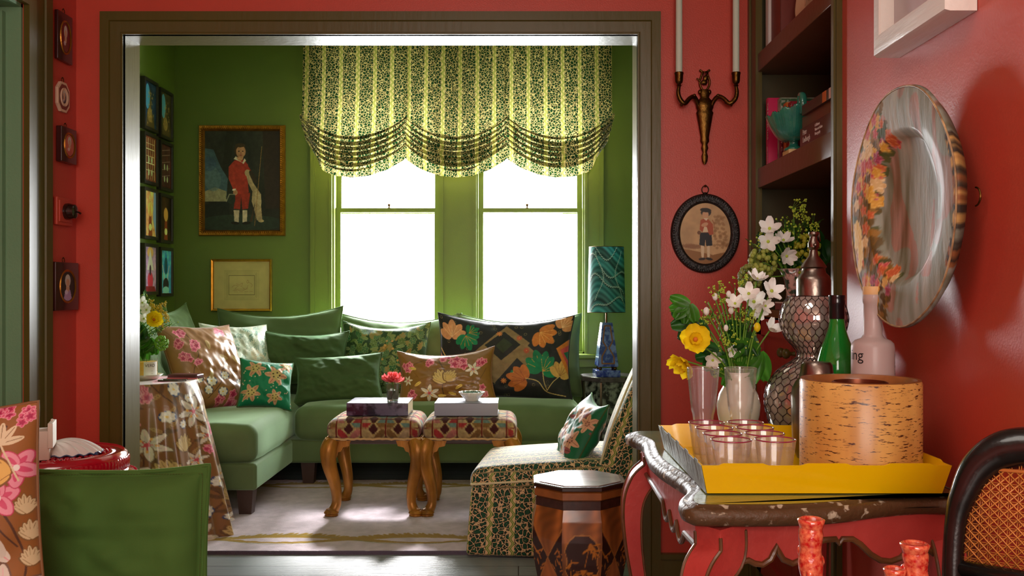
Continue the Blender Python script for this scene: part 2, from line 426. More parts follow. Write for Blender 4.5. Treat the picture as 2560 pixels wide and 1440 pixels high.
M_darkwood=mat('dark_wood',rgb(70,52,44),rough=.45,bump=.15,bscale=30,bstretch=(1,1,.1),var=.12)
M_cloth=mat('printed_cloth',rough=.55,attr=1,sheen=.4,bump=.05,bscale=400,spec=.35)
M_chintz=mat('glazed_chintz',rough=.34,attr=1,sheen=.35,bump=.05,bscale=300,spec=.6,coat=.15)
M_canvas=mat('painted_picture',rough=.45,attr=1,spec=.4)
M_gilt=mat('gilt',rgb(168,112,38),rough=.36,metal=.8,bump=.2,bscale=60,var=.25,vscale=30)
M_brass=mat('aged_brass',rgb(98,68,30),rough=.38,metal=1,bump=.15,bscale=80,var=.3,vscale=40)
M_pewter=mat('pewter',rgb(132,118,108),rough=.3,metal=1,bump=.08,bscale=60,var=.12,vscale=15)
M_black=mat('black_lacquer',rgb(22,20,18),rough=.25,coat=.4,bump=.1,bscale=50)
M_white=mat('white_ceramic',rgb(236,232,222),rough=.15,coat=.5)
M_cream=mat('cream_paper',rgb(220,205,170),rough=.7)
M_clear=glassmat('clear_glass',(1,1,1),0,.45)
M_pink_rim=mat('plum_rim',rgb(150,40,70),rough=.1,coat=1)
M_leafg=translu(mat('leaf_green',rgb(62,120,30),rough=.4,var=.25,vscale=40,spec=.5),.3)
M_leafd=translu(mat('leaf_dark_green',rgb(34,78,26),rough=.4,var=.25,vscale=40,spec=.5),.25)
M_stem=mat('stem_green',rgb(96,140,40),rough=.5)
M_petw=translu(mat('white_petal',rgb(245,242,235),rough=.5),.25)
M_pety=translu(mat('yellow_petal',rgb(250,222,30),rough=.45,var=.06,vscale=30),.3)
M_yg=mat('yellow_green_floret',rgb(170,190,60),rough=.6,var=.2,vscale=60)
M_oran=mat('orange_center',rgb(200,110,30),rough=.6)

# ------------------------------------------------------------------ geometry of the place
D0=3.71; DB=3.84; DW=6.70
OX0=(313-VX)/647; OX1=(1592-VX)/647; OZ=EYE+(728-90)/647
XL=-1.709; XR=.903; GL=-2.40; GR=1.75; GC=2.93; RC=2.75; RB=-2.2
def S(b,name,m,**k): o=b.build(name,m,None,**k); o['kind']='structure'; return o
# floor of painted boards
def floor_mat():
    m=bpy.data.materials.new('grey_painted_boards'); t,N,L=nt(m); b=N['Principled BSDF']
    tc=N.new('ShaderNodeTexCoord'); br=N.new('ShaderNodeTexBrick')
    br.inputs['Color1'].default_value=(*rgb(140,146,146),1); br.inputs['Color2'].default_value=(*rgb(124,132,134),1); br.inputs['Mortar'].default_value=(*rgb(28,30,32),1)
    br.inputs['Scale'].default_value=1; br.inputs['Mortar Size'].default_value=.0022; br.inputs['Brick Width'].default_value=4.3; br.inputs['Row Height'].default_value=.135
    L.new(tc.outputs['Object'],br.inputs['Vector'])
    mp=N.new('ShaderNodeMapping'); mp.inputs['Scale'].default_value=(.6,8,1); L.new(tc.outputs['Object'],mp.inputs[0])
    n=N.new('ShaderNodeTexNoise'); n.inputs['Scale'].default_value=14; n.inputs['Detail'].default_value=8; L.new(mp.outputs[0],n.inputs[0])
    r=N.new('ShaderNodeValToRGB'); r.color_ramp.elements[0].position=.70; r.color_ramp.elements[0].color=(0,0,0,1); r.color_ramp.elements[1].position=.74; L.new(n.outputs[0],r.inputs[0])
    mx=N.new('ShaderNodeMix'); mx.data_type='RGBA'; mx.inputs[7].default_value=(*rgb(190,190,180),1); L.new(r.outputs[0],mx.inputs[0]); L.new(br.outputs[0],mx.inputs[6]); L.new(mx.outputs[2],b.inputs['Base Color'])
    b.inputs['Roughness'].default_value=.34
    bp=N.new('ShaderNodeBump'); bp.inputs['Strength'].default_value=.25; bp.inputs['Distance'].default_value=.01; L.new(n.outputs[0],bp.inputs['Height']); L.new(bp.outputs[0],b.inputs['Normal'])
    return m
S(MB().box(-2.8,2.2,RB-.1,7.2,-.1,0),'floor',floor_mat())
S(MB().box(GL-.1,GR+.1,DB,DW+.3,GC,GC+.1).box(XL-.3,1.4,RB-.1,D0+.05,RC,RC+.1),'ceiling',M_ceil)
# far wall with two sash windows
def wx(p): return (p-VX)/358.2
def wz(p): return EYE-(p-728)/358.2
W1=(wx(831),wx(1101)); W2=(wx(1191),wx(1461)); WZ0=wz(884); WZ1=2.74
b=MB(); 
for x0,x1 in((GL-.1,W1[0]),(W1[1],W2[0]),(W2[1],GR+.1)): b.box(x0,x1,DW,DW+.22,0,GC)
for w in(W1,W2): b.box(w[0],w[1],DW,DW+.22,0,WZ0).box(w[0],w[1],DW,DW+.22,WZ1,GC)
S(b,'wall_back',M_green,smooth=0)
S(MB().box(GL-.12,GL,DB,DW+.1,0,GC),'wall_left_garden_room',M_green,smooth=0)
S(MB().box(GR,GR+.12,DB,DW+.1,0,GC),'wall_right_garden_room',M_green,smooth=0)
# the partition: red towards the camera, green behind, with the wide cased opening
b=MB(); b.box(XL-.05,OX0-.012,D0,D0+.07,0,RC).box(OX1+.012,XR+.35,D0,D0+.07,0,RC).box(OX0-.012,OX1+.012,D0,D0+.07,OZ+.012,RC)
S(b,'wall_front',M_red,smooth=0)
b=MB(); b.box(GL-.1,OX0-.012,D0+.07,DB,0,GC).box(OX1+.012,GR+.1,D0+.07,DB,0,GC).box(OX0-.012,OX1+.012,D0+.07,DB,OZ+.012,GC)
S(b,'wall_partition_garden_side',M_green,smooth=0)
# casing and lining of the opening
cw=58/647
def casing(x0,x1,z1,y,w,th=.022,steps=((0,0),(0,1),(.38,1),(.42,.72),(.85,.62),(.92,1.15),(1,1.15),(1,0))):
    b=MB()
    # profile (t across from outer to inner, height fraction)
    A=[]
    for t,h in steps:
        i=w*(1-t); yy=y-th*h
        A.append([(x0-i,yy,0),(x0-i,yy,z1+i),(x1+i,yy,z1+i),(x1+i,yy,0)])
    b.grid(np.array(A)); return b
S(casing(OX0,OX1,OZ,D0,cw),'trim_1',M_olive,smooth=20)
b=MB(); g=.012
b.box(OX0-g,OX0,D0-.02,DB+.012,0,OZ).box(OX1,OX1+g,D0-.02,DB+.012,0,OZ).box(OX0-g,OX1+g,D0-.02,DB+.012,OZ,OZ+g)
S(b,'trim_2',M_olive,smooth=0)
# left red wall with a doorway
DY1=3.315; DY0=2.45
b=MB(); b.box(XL-.3,XL,DY1,D0+.05,0,RC).box(XL-.3,XL,DY0,DY1,2.15,RC).box(XL-.3,XL,RB,DY0,0,RC)
S(b,'wall_left',M_red,smooth=0)
b=MB() # moulded casing of the doorway, on the left wall
prof=((0,0),(0,1),(.28,1),(.29,.7),(.68,.7),(.69,.95),(1,.95),(1,0)); w=.165
A=[]
for t,h in prof:
    i=w*(1-t); xx=XL+.022*h
    A.append([(xx,DY1+i,0),(xx,DY1+i,2.15+i),(xx,DY0-i,2.15+i),(xx,DY0-i,0)])
b.grid(np.array(A)); S(b,'trim_3',M_olive,smooth=0)
b=MB(); b.box(XL-.35,XL-.002,DY1-.012,DY1+.003,0,2.15).box(XL-.35,XL-.002,DY0,DY1,2.138,2.155).box(XL-.35,XL-.055,DY1-.035,DY1-.012,0,2.12)
S(b,'door_1',M_sage,smooth=0)
S(MB().box(XL-1.2,XL-.36,DY0-.4,DY1+.2,0,RC),'wall_hall',M_sage,smooth=0)
# right red wall (camera side of the alcove) and the room behind the camera
BY0=2.68
S(MB().box(XR,XR+.42,RB,BY0-.0,0,RC),'wall_right',M_red,smooth=0)
S(MB().box(XL-.3,XR+.42,RB-.1,RB,0,RC),'wall_behind',M_red,smooth=0)
S(MB().box(XL,OX0-cw,D0-.018,D0,0,.14).box(OX1+cw,XR,D0-.018,D0,0,.14).box(OX1+cw,XR,D0-.026,D0,.13,.15),'baseboard_front',M_olive)
S(MB().box(GL,GR,DW-.018,DW,0,.16),'baseboard_back',M_green)
S(MB().box(GL,GL+.018,DB,DW-.02,0,.16),'baseboard_left',M_green)
# windows: architrave, sashes, meeting rails, panes
for k,(w,cen) in enumerate(((W1,969),(W2,1318))):
    fr=MB(); x0,x1=w; y=DW+.06
    yb=DW+.13
    fr.box(x0,x0+.012,DW+.0,DW+.2,WZ0,WZ1).box(x1-.012,x1,DW+.0,DW+.2,WZ0,WZ1).box(x0,x1,DW,DW+.2,WZ1-.012,WZ1).box(x0,x1,DW,DW+.2,WZ0,WZ0+.012)
    o=S(fr,'window_%d'%(k+1),M_gtrim,smooth=0)
    ar=MB(); a=.06
    L_=wx(778) if k==0 else wx(1103); R_=wx(1096) if k==0 else wx(1500)
    def bars(z0,z1,y0,y1,st,bt,tp,xa=x0+.012,xb=x1-.012):
        q=MB(); q.box(xa,xa+st,y0,y1,z0,z1).box(xb-st,xb,y0,y1,z0,z1).box(xa+st,xb-st,y0,y1,z0,z0+bt).box(xa+st,xb-st,y0,y1,z1-tp,z1); return q
    zm=wz(525)
    lo=bars(WZ0+.012,zm+.018,y,y+.035,.034,.07,.03); lo.build('lower_sash',M_gtrim,o,smooth=0)
    up=bars(zm-.018,WZ1-.012,y+.04,y+.075,.034,.03,.05); up.build('upper_sash',M_gtrim,o,smooth=0)
    MB().box(x0+.04,x1-.04,y+.016,y+.020,WZ0+.07,zm).build('pane',panemat('window_pane_%d'%k),o,smooth=0)
    MB().box(x0+.04,x1-.04,y+.056,y+.060,zm,WZ1-.05).build('pane',panemat('window_pane_up_%d'%k),o,smooth=0)
    cx=wx(cen); q=MB(); q.lathe([(.012,0),(.012,.004),(.005,.008),(.005,.016),(.010,.020),(.011,.027),(.004,.033)],seg=16,cen=(cx,y+.018,zm+.018)); q.build('sash_knob',M_brass,o)
# architraves either side, the wide mullion face and the sill
def arch(b,x0,x1,z0,z1,y):
    # one upright board with a raised outer bead and a recessed panel line
    b.box(x0,x1,y-.018,y,z0,z1); return b
b=MB()
for (p0,p1) in((778,831),(1461,1508)):
    x0,x1=wx(p0),wx(p1)
    b.box(x0,x1,DW-.020,DW,WZ0 if p0<1000 else WZ0-.06,WZ1+.1)
    if p0<1000: b.box(x0,x0+.03,DW-.034,DW-.02,WZ0,WZ1+.1).box(x1-.02,x1,DW-.028,DW-.02,WZ0,WZ1)
    else: b.box(x1-.03,x1,DW-.034,DW-.02,WZ0,WZ1+.1).box(x0,x0+.02,DW-.028,DW-.02,WZ0,WZ1)
b.box(wx(778),wx(1508),DW-.02,DW,WZ1,WZ1+.12)
S(b,'trim_4',M_gtrim,smooth=0)
b=MB(); x0,x1=wx(1101),wx(1191); b.box(x0,x1,DW-.012,DW,WZ0,WZ1).box(x0,x0+.022,DW-.026,DW-.012,WZ0,WZ1).box(x1-.022,x1,DW-.026,DW-.012,WZ0,WZ1)
S(b,'trim_5',M_gtrim,smooth=0)
b=MB(); b.rbox(wx(760),wx(1512),DW-.07,DW+.06,WZ0-.035,WZ0,r=.012)
b.box(wx(775),wx(1500),DW-.035,DW,WZ0-.09,WZ0-.035); S(b,'trim_6',M_gtrim)
# what is outside: a pale lawn and a far clipped hedge, washed out by the daylight
M_lawn=mat('sunlit_lawn',rgb(190,200,170),rough=.9,var=.15,vscale=.6)
S(MB().box(-30,30,7.3,60,-.6,-.5),'ground_outside',M_lawn)
# ------------------------------------------------------------------ sofa
def sofa():
    t=E('sectional_sofa','green velvet L-shaped sofa with chaise below the two windows','sofa',(-1.0,5.7,0))
    inv=TR(1.0,-5.7,0)
    XE=.37; XC=-1.33; Yc=4.87; Ys=5.62; B=6.60
    M=inv
    q=MB(); q.rbox(-2.34,XC-.0,Yc,B-.02,.147,.285,r=.02,M=M); q.rbox(XC-.03,XE-.03,Ys+.03,B-.02,.147,.285,r=.02,M=M); q.build('base',M_velvet,t)
    def cus(x0,x1,y0,y1,z0,z1,name,puff=(.008,.008,.03),r=.055,res=(26,26,8)):
        b=MB(); V,F,Nn=rounded(x1-x0,y1-y0,z1-z0,r,5,puff,res)
        nz=vnoise(V[:,0]*7+20,V[:,1]*7+20,3)-.5; V=V+Nn*(nz*.012)[:,None]
        V+=np.array([(x0+x1)/2,(y0+y1)/2,(z0+z1)/2]); b.add(xf(M,V),F); o=b.build(name,M_velvet,t,smooth=180)
        # piping along the front top edge
        return o
    cus(-2.30,XC-.005,Yc+.0,B-.22,.285,.475,'seat_cushion')
    cus(XC+.005,XE,Ys,B-.22,.285,.475,'seat_cushion')
    q=MB(); q.rbox(-2.36,XE,B-.2,B-.02,.2,.82,r=.06,M=M); q.rbox(-2.36,-2.18,4.95,B-.1,.2,.80,r=.06,M=M); q.build('backrest',M_velvet,t)
    def leg(px,py):
        b=MB(); b.grid(np.array([[(s*(1+0)*a+px,c*a+py,z) for s,c in((-1,-1),(1,-1),(1,1),(-1,1))] for a,z in((.03,.0),(.042,.147))]),closeu=True); V=xf(M,np.concatenate(b.v)); b2=MB(); b2.add(V,b.f+[(0,1,2,3)]); b2.build('leg',M_darkwood,t,smooth=0)
    for p in((-1.40,4.95),(-2.26,4.95),(-1.25,5.74),(.28,5.74),(.28,6.45),(-2.26,6.45)): leg(*p)
    # loose back cushions
    def bc(x,y,z,w,h,tk,rz,lean,seed,pin=.06,roll=0):
        b=pillow(w,h,tk,None,n=70,pinch=pin,wr=1.2,seed=seed,slump=.05)
        Mx=M@TR(x,y,z)@RZ(rz)@RX(lean)@RY(roll); b2=MB(); V=xf(Mx,np.concatenate(b.v)); b2.add(V,b.f)
        b2.tube([Mx@Vector(p) for p in edge_path(w,h,pin,slump=.05)],.0045,seg=6,cap=False)
        b2.build('back_cushion',M_velvet,t,smooth=180)
    bc(-1.58,6.30,.465,.84,.60,.24,0,-.20,1,roll=-.02)
    bc(-.79,6.33,.465,.82,.56,.22,0,-.22,2)
    bc(.005,6.33,.465,.84,.56,.22,0,-.22,5,roll=0)
    bc(-2.11,5.98,.465,.72,.63,.2,PI/2-.1,-.2,4)
    bc(-2.12,5.42,.465,.70,.60,.2,PI/2,-.2,6,roll=.03)
    return t
sofa()

# ------------------------------------------------------------------ cloth designs
BRW=(139,92,48)
def pink_bloom(c,x,y,r,seed=0):
    R=random.Random(seed)
    for k in range(9):
        a=R.random()*6.28; d=r*.55*R.random()**.5; q=r*(.32+.2*R.random()); px,py=x+d*math.cos(a),y+d*math.sin(a)
        c.flower(px,py,q,5,(214,92,122),(236,160,170),(250,220,200),rot=R.random()*6,wf=.8)
        c.flower(px,py,q*.55,5,(170,40,80),(190,60,96),None,rot=R.random()*6)
def lily(c,x,y,r,rot=0,big=False):
    for k in range(6):
        a=rot+PI/3*k; c.petal(x,y,r*1.08,r*.46,a,(120,90,70)); c.petal(x,y,r,r*.38,a,(226,216,196),vein=(236,190,186))
        c.petal(x,y,r*.62,r*.14,a,(206,198,186))
    for k in range(5): 
        a=rot+.3+k*1.2; c.line([(x,y),(x+math.cos(a)*r*.35,y+math.sin(a)*r*.35)],r*.05,(200,60,70)); c.ell(x+math.cos(a)*r*.38,y+math.sin(a)*r*.38,r*.09,r*.06,a,(240,180,90))
    c.ell(x,y,r*.14,r*.14,0,(205,80,90))
def bigleaf(c,x,y,L,a,c1=(206,176,116),c2=(110,78,44)):
    for k in range(-3,4):
        c.petal(x,y,L*(1-abs(k)*.10),L*.30,a+k*.26,c2)
    for k in range(-3,4):
        c.petal(x+math.cos(a)*L*.05,y+math.sin(a)*L*.05,L*(.9-abs(k)*.10),L*.24,a+k*.26,c1,vein=c2)
def morning(c,x,y,r,rot=0):
    c.ell(x,y,r,r*.85,rot,(46,70,120)); c.flower(x,y,r*.86,7,(238,232,220),(220,210,190),(235,180,80),rot=rot)
    c.ell(x-r*.1,y,r*.18,r*.14,rot,(240,200,90))
def vine(c,pts,w=.004,col=(86,56,38)):
    P_=[]; n=len(pts)
    for i in range(n-1):
        for k in range(8):
            t=k/8; p0=pts[max(i-1,0)];p1=pts[i];p2=pts[i+1];p3=pts[min(i+2,n-1)]
            P_.append(tuple(.5*((2*p1[j])+(-p0[j]+p2[j])*t+(2*p0[j]-5*p1[j]+4*p2[j]-p3[j])*t*t+(-p0[j]+3*p1[j]-3*p2[j]+p3[j])*t**3) for j in(0,1)))
    P_.append(pts[-1]); c.line(P_,w,col)
    return P_
def chintz(W,H,n,seed=0,scale=1.0,bg=BRW):
    c=Cv(W,H,n,bg); R=random.Random(seed); s=scale
    c.noise(.05,6)
    step=.135*s; ny=int(H/step)+2; nx=int(W/step)+2
    for i in range(nx):
        pts=[((i+.5)*step+math.sin(k*1.1+i*2)*.06*s, k*step*.5-.05) for k in range(2*ny+2)]
        vine(c,pts,.006*s)
        for k in range(1,2*ny,1):
            x,y=pts[k]; a=R.random()*6.28
            for q in range(2): c.leaf(x,y,.055*s,.02*s,a+q*2.4,(176,140,88) if q else (104,74,46),(90,62,40))
    items=[]
    for i in range(nx):
        for j in range(ny):
            items.append(((i+.15+.5*(j%2)+.2*(R.random()-.5))*step-.02,(j+.3+.25*(R.random()-.5))*step,(i*2+j*3+seed)%5))
    for x,y,k in items:
        r0=R.random()*6.28
        if k==0: lily(c,x,y,.088*s,r0)
        elif k==1: pink_bloom(c,x,y,.055*s,int(x*1000)+seed)
        elif k==2: bigleaf(c,x,y-.05*s,.105*s,1.2+R.random())
        elif k==3: morning(c,x,y,.036*s,r0); morning(c,x+.07*s,y-.05*s,.024*s,r0+1)
        else: lily(c,x,y,.058*s,r0); pink_bloom(c,x+.07*s,y+.05*s,.035*s,int(y*999)+seed)
    return c
def place_pillow(name,label,w,h,t,cv,loc,rz=0,lean=-.25,roll=0,n=200,mt=None,pinch=.1,seed=0,wr=1,pipe=None,pipe_mat=None,cvb=None,slump=.0,piper=.004,group=None):
    o=E(name,label,'cushion',loc,0,group); o.rotation_euler=(Euler((0,0,0))); o.matrix_local=TR(*loc)@RZ(rz)@RX(lean)@RY(roll)
    pillow(w,h,t,cv,n=n,pinch=pinch,seed=seed,wr=wr,cvb=cvb,slump=slump).build('cover',mt or M_cloth,o,smooth=180)
    b=MB(); b.tube(edge_path(w,h,pinch,slump=slump),piper,seg=6,cap=False); b.build('piping',pipe_mat or M_velvet_deep,o,smooth=180)
    return o
M_brpipe=mat('brown_edge_cloth',rgb(132,90,52),rough=.6)
M_bluepipe=mat('pale_edge_cloth',rgb(190,200,180),rough=.6)
# big brown chintz cushion in the corner of the chaise
c=Cv(.52,.54,300,(150,104,60)); c.noise(.05,5)
vine(c,[(.12,.05),(.10,.2),(.16,.33),(.13,.48)]); vine(c,[(.16,.05),(.26,.14),(.3,.22),(.40,.20)])
for x,y,r,sd in((.10,.46,.045,1),(.06,.39,.04,2),(.15,.37,.05,3),(.08,.30,.045,4),(.14,.27,.035,5),(.33,.03,.06,6),(.24,.03,.05,7),(.45,.35,.05,8),(.38,.47,.05,9)): pink_bloom(c,x,y,r,sd)
for x,y,r in((.12,.17,.030),(.20,.15,.034),(.17,.10,.030),(.26,.08,.032),(.3,.18,.028),(.4,.13,.03)): morning(c,x,y,r)
for x,y in((.22,.22),(.3,.30),(.24,.4),(.1,.1),(.42,.25)): c.leaf(x,y,.06,.025,x*20,(190,160,104),(110,80,50))
place_pillow('throw_pillow','large brown chintz cushion with pink blooms leaning on the chaise, leftmost of the cushions',.52,.55,.19,c,(-1.69,5.44,.482),rz=1.0,lean=-.50,roll=.04,n=240,mt=M_chintz,seed=3,pipe_mat=M_brpipe,pinch=.09)
def botan(W,H,n,bg,cols,ln,seed,dens=1.0,s=1):
    c=Cv(W,H,n,bg); R=random.Random(seed); st=.05*s/dens
    for i in range(int(W/st)+2):
        for j in range(int(H/st)+2):
            x=(i+R.random()*.8)*st-.02; y=(j+R.random()*.8)*st-.02; k=R.random(); col=R.choice(cols)
            if k<.4:
                a=R.random()*6.28
                for q in range(-2,3):
                    c.petal(x,y,.042*s,.018*s,a+q*.5,ln); c.petal(x,y,.038*s,.013*s,a+q*.5,col)
            elif k<.7: c.flower(x,y,.028*s,6,col,ln,ln,rot=R.random()*6)
            else: c.leaf(x,y,.06*s,.026*s,R.random()*6.28,ln,col); c.leaf(x+.01,y,.05*s,.018*s,R.random()*6.28,col,ln)
    return c
c=botan(.5,.5,220,(196,208,190),((150,176,158),(176,190,170),(120,156,140),(210,200,170)),(222,226,210),5)
place_pillow('throw_pillow','pale green botanical print cushion standing behind the large brown chintz cushion',.46,.52,.16,c,(-1.655,5.86,.48),rz=.80,lean=-.42,roll=.05,n=180,seed=8,pipe_mat=M_bluepipe)
# small kantha-like green cushion
c=Cv(.32,.32,200,(20,124,84)); 
for y in np.arange(0,.32,.008): c.line([(0,y),(.32,y)],.0014,(14,104,70))
for x,y,r,sd in((.08,.24,.06,1),(.2,.2,.07,2),(.27,.28,.05,3),(.06,.08,.06,4),(.2,.06,.05,5)):
    for q in range(6): c.petal(x,y,r,r*.5,q*1.05+sd,(206,160,120),vein=(140,60,60))
    c.ell(x,y,r*.5,r*.4,sd,(196,178,110)); 
    for q in range(5): c.ell(x+math.cos(q*1.3)*r*.3,y+math.sin(q*1.3)*r*.25,r*.07,r*.07,0,(60,40,30))
for k in range(40): c.ell(random.random()*.32,random.random()*.32,.004,.004,0,(220,190,160))
kan=c
place_pillow('throw_pillow','small emerald cushion with pink flowers propped against the big brown chintz cushion',.31,.29,.17,c,(-1.455,5.50,.485),rz=.50,lean=-.36,roll=.14,n=150,mt=M_cloth,seed=5)
place_pillow('throw_pillow','plain dark green velvet cushion, the upper of two, behind the lower plain one',.57,.36,.18,None,(-1.37,6.07,.56),rz=.08,lean=-.25,roll=.02,n=110,mt=M_velvet_deep,seed=11,wr=1.5,slump=.02)
place_pillow('throw_pillow','plain dark green velvet bolster cushion lying low on the seat, left of the pink flower',.55,.31,.17,None,(-1.10,5.87,.475),rz=.02,lean=-.38,roll=-.06,n=110,mt=M_velvet_deep,seed=12,wr=1.5,slump=.0)
c=botan(.62,.50,330,(44,72,36),((86,110,50),(40,96,56),(150,124,66),(70,110,70)),(128,146,88),9,1.05)
for x,y in((.30,.22),(.34,.35),(.45,.25),(.20,.2),(.40,.12)): 
    c.leaf(x,y,.09,.035,x*30,(150,124,60),(60,70,30))
    for q in range(6): c.ell(x+random.uniform(-.04,.04),y+random.uniform(-.04,.04),.008,.008,0,(196,150,80))
place_pillow('throw_pillow','dark botanical leaf print cushion between the plain velvet ones and the black patchwork one',.58,.50,.17,c,(-.87,6.18,.475),rz=-.03,lean=-.24,roll=.01,n=300,seed=14,pinch=.09,slump=.03)
# black patchwork
c=Cv(.90,.56,400,(38,38,40)); 
def mleaf(x,y,r,a,col,v):
    for q in(-1.15,-.6,0,.6,1.15): c.petal(x,y,r*(1-.15*abs(q)),r*.5,a+q,col)
    for q in(-.8,-.4,0,.4,.8): c.line([(x,y),(x+math.cos(a+q)*r*.7,y+math.sin(a+q)*r*.7)],.003,v)
for k in range(60): 
    x,y=random.random()*.9,random.random()*.56
    for q in range(8): c.ell(x+math.cos(q*.785)*.009,y+math.sin(q*.785)*.009,.0018,.0018,0,(190,170,110))
TANb=(142,116,78)
c.poly([(.20,.24),(.45,.50),(.70,.28),(.62,.20),(.46,.36),(.30,.18)],TANb); c.poly([(.46,.52),(.62,.38),(.40,.10),(.28,.20)],TANb)
c.poly([(.33,.36),(.45,.47),(.56,.37),(.44,.26)],(36,36,34)); c.poly([(.40,.36),(.45,.42),(.51,.37),(.45,.31)],(52,60,40))
for x,y,cl in((.30,.30,(190,90,60)),(.42,.45,(200,120,60)),(.60,.33,(190,90,60)),(.52,.18,(40,130,90)),(.24,.25,(40,130,90)),(.55,.42,(190,90,60)),(.46,.12,(200,120,60))): c.flower(x,y,.020,8,cl,cl,(230,190,100),wf=.45)
mleaf(.10,.40,.13,1.6,(214,150,104),(240,200,150)); mleaf(.20,.42,.11,-1.2,(20,130,84),(210,130,50)); mleaf(.22,.44,.08,.6,(20,120,80),(210,130,50))
mleaf(.68,.46,.13,-.7,(206,120,50),(240,180,100)); mleaf(.83,.48,.10,1.0,(206,140,90),(240,200,150)); mleaf(.70,.20,.14,1.9,(18,122,80),(220,150,60)); mleaf(.71,.19,.12,.9,(18,122,80),(220,150,60))
mleaf(.60,.13,.13,2.9,(196,110,50),(150,70,40)); mleaf(.83,.16,.11,1.3,(206,160,84),(150,100,50))
vine(c,[(.60,.14),(.68,.12),(.74,.05),(.86,.03)],.006,(206,176,110)); vine(c,[(.74,.06),(.78,.12),(.83,.16)],.005,(206,176,110)); vine(c,[(.71,.19),(.72,.12),(.74,.06)],.005,(206,176,110))
c.poly([(.0,.30),(.12,.16),(.0,.12)],(200,120,80)); c.poly([(.0,.26),(.08,.17),(.0,.15)],(60,60,70)); c.poly([(.9,.40),(.80,.34),(.9,.16)],(206,120,50)); c.poly([(.9,.36),(.83,.33),(.9,.22)],(200,80,80)); c.poly([(.9,.32),(.86,.31),(.9,.26)],(30,110,80))
c.line([(0,.33),(.16,.14)],.008,(216,180,110)); c.noise(.06,40)
place_pillow('throw_pillow','large black patchwork cushion with orange and green leaves, rightmost on the sofa',.88,.55,.17,c,(-.10,6.02,.478),rz=-.08,lean=-.22,roll=.02,n=360,seed=17,pinch=.08,slump=.04,pipe_mat=mat('dark_edge_cloth',rgb(40,40,44),rough=.8))
# brown chintz lumbar
c=Cv(.60,.36,360,(136,92,38)); 
vine(c,[(.30,.0),(.28,.1),(.30,.2),(.26,.3)],.006); vine(c,[(.30,.04),(.40,.10),(.50,.14),(.56,.22)],.003); vine(c,[(.08,.05),(.07,.15),(.05,.22)],.003); vine(c,[(.1,.27),(.2,.31),(.3,.27),(.42,.30)],.003)
for x,y,r,sd in((.06,.25,.05,1),(.08,.06,.045,2),(.20,.29,.04,3),(.38,.27,.07,4),(.52,.27,.055,5),(.53,.07,.05,6),(.30,.32,.04,8)): pink_bloom(c,x,y,r,sd)
bigleaf(c,.29,.13,.12,1.9,(214,180,110),(120,80,40)); bigleaf(c,.30,.15,.10,.9,(206,170,100),(120,80,40)); lily(c,.20,.07,.062,.4); lily(c,.47,.22,.05,1.2); lily(c,.06,.16,.035,2.2)
for x,y in((.12,.24),(.15,.15),(.40,.12),(.45,.08),(.36,.05),(.25,.05)): c.leaf(x,y,.05,.02,x*25,(226,190,90),(120,80,40))
place_pillow('throw_pillow','oblong golden brown chintz cushion with pink blooms, in front of the black patchwork one',.60,.34,.13,c,(-.43,5.80,.478),rz=-.04,lean=-.26,roll=-.055,n=320,mt=M_chintz,seed=21,pinch=.09,slump=.03,pipe_mat=M_brpipe)

# ------------------------------------------------------------------ rug
def rug():
    x0,x1,y0,y1=-1.95,.80,4.225,5.82; W=x1-x0; H=y1-y0
    c=Cv(W,H,900,(204,190,198)); c.noise(.06,60); c.noise(.04,9)
    G=(158,124,14); 
    def border(yc,ph):
        for x in np.arange(0,W,.010):
            for sg in(1,-1):
                a=(x/.62)*PI+ph; y=yc+sg*.062*math.sin(a); fat=.018+.046*abs(math.sin(a*.5+sg*.8))**2
                c.petal(x,y-fat*.5,fat*1.5,.022,PI/2+(.5 if sg>0 else -.5)+.25*math.sin(x*90),G,.9)
            c.ell(x,yc+.085*math.sin(x/.62*PI+ph+.1),.008,.003,0,(120,130,90))
            c.ell(x,yc-.085*math.sin(x/.62*PI+ph+.1),.008,.003,0,(120,130,90))
    border(.20,.3); border(H-.17,1.0)
    U,V=np.meshgrid(np.linspace(0,1,620),np.linspace(0,1,360)); A=np.stack([x0+U*W,y0+V*H,.016+.0015*vnoise(U*60,V*60,4)],-1)
    b=MB(); b.grid(A,c=c.at(U,V))
    m=mat('wool_rug',rough=.95,attr=1,sheen=.3,bump=.6,bscale=260,spec=.1)
    o=b.build('area_rug',m,smooth=180); setp(o,'pale mauve wool rug with gold leafy borders under the two gilt stools','rug')
    e=MB(); e.box(x0,x1,y0,y0+.004,0,.017).box(x0,x1,y1-.004,y1,0,.017).box(x0,x0+.004,y0+.004,y1-.004,0,.017).box(x1-.004,x1,y0+.004,y1-.004,0,.017); e.build('rug_edge',mat('rug_binding',rgb(104,92,108),rough=.95,bump=.8,bscale=200),o,smooth=0)
rug()

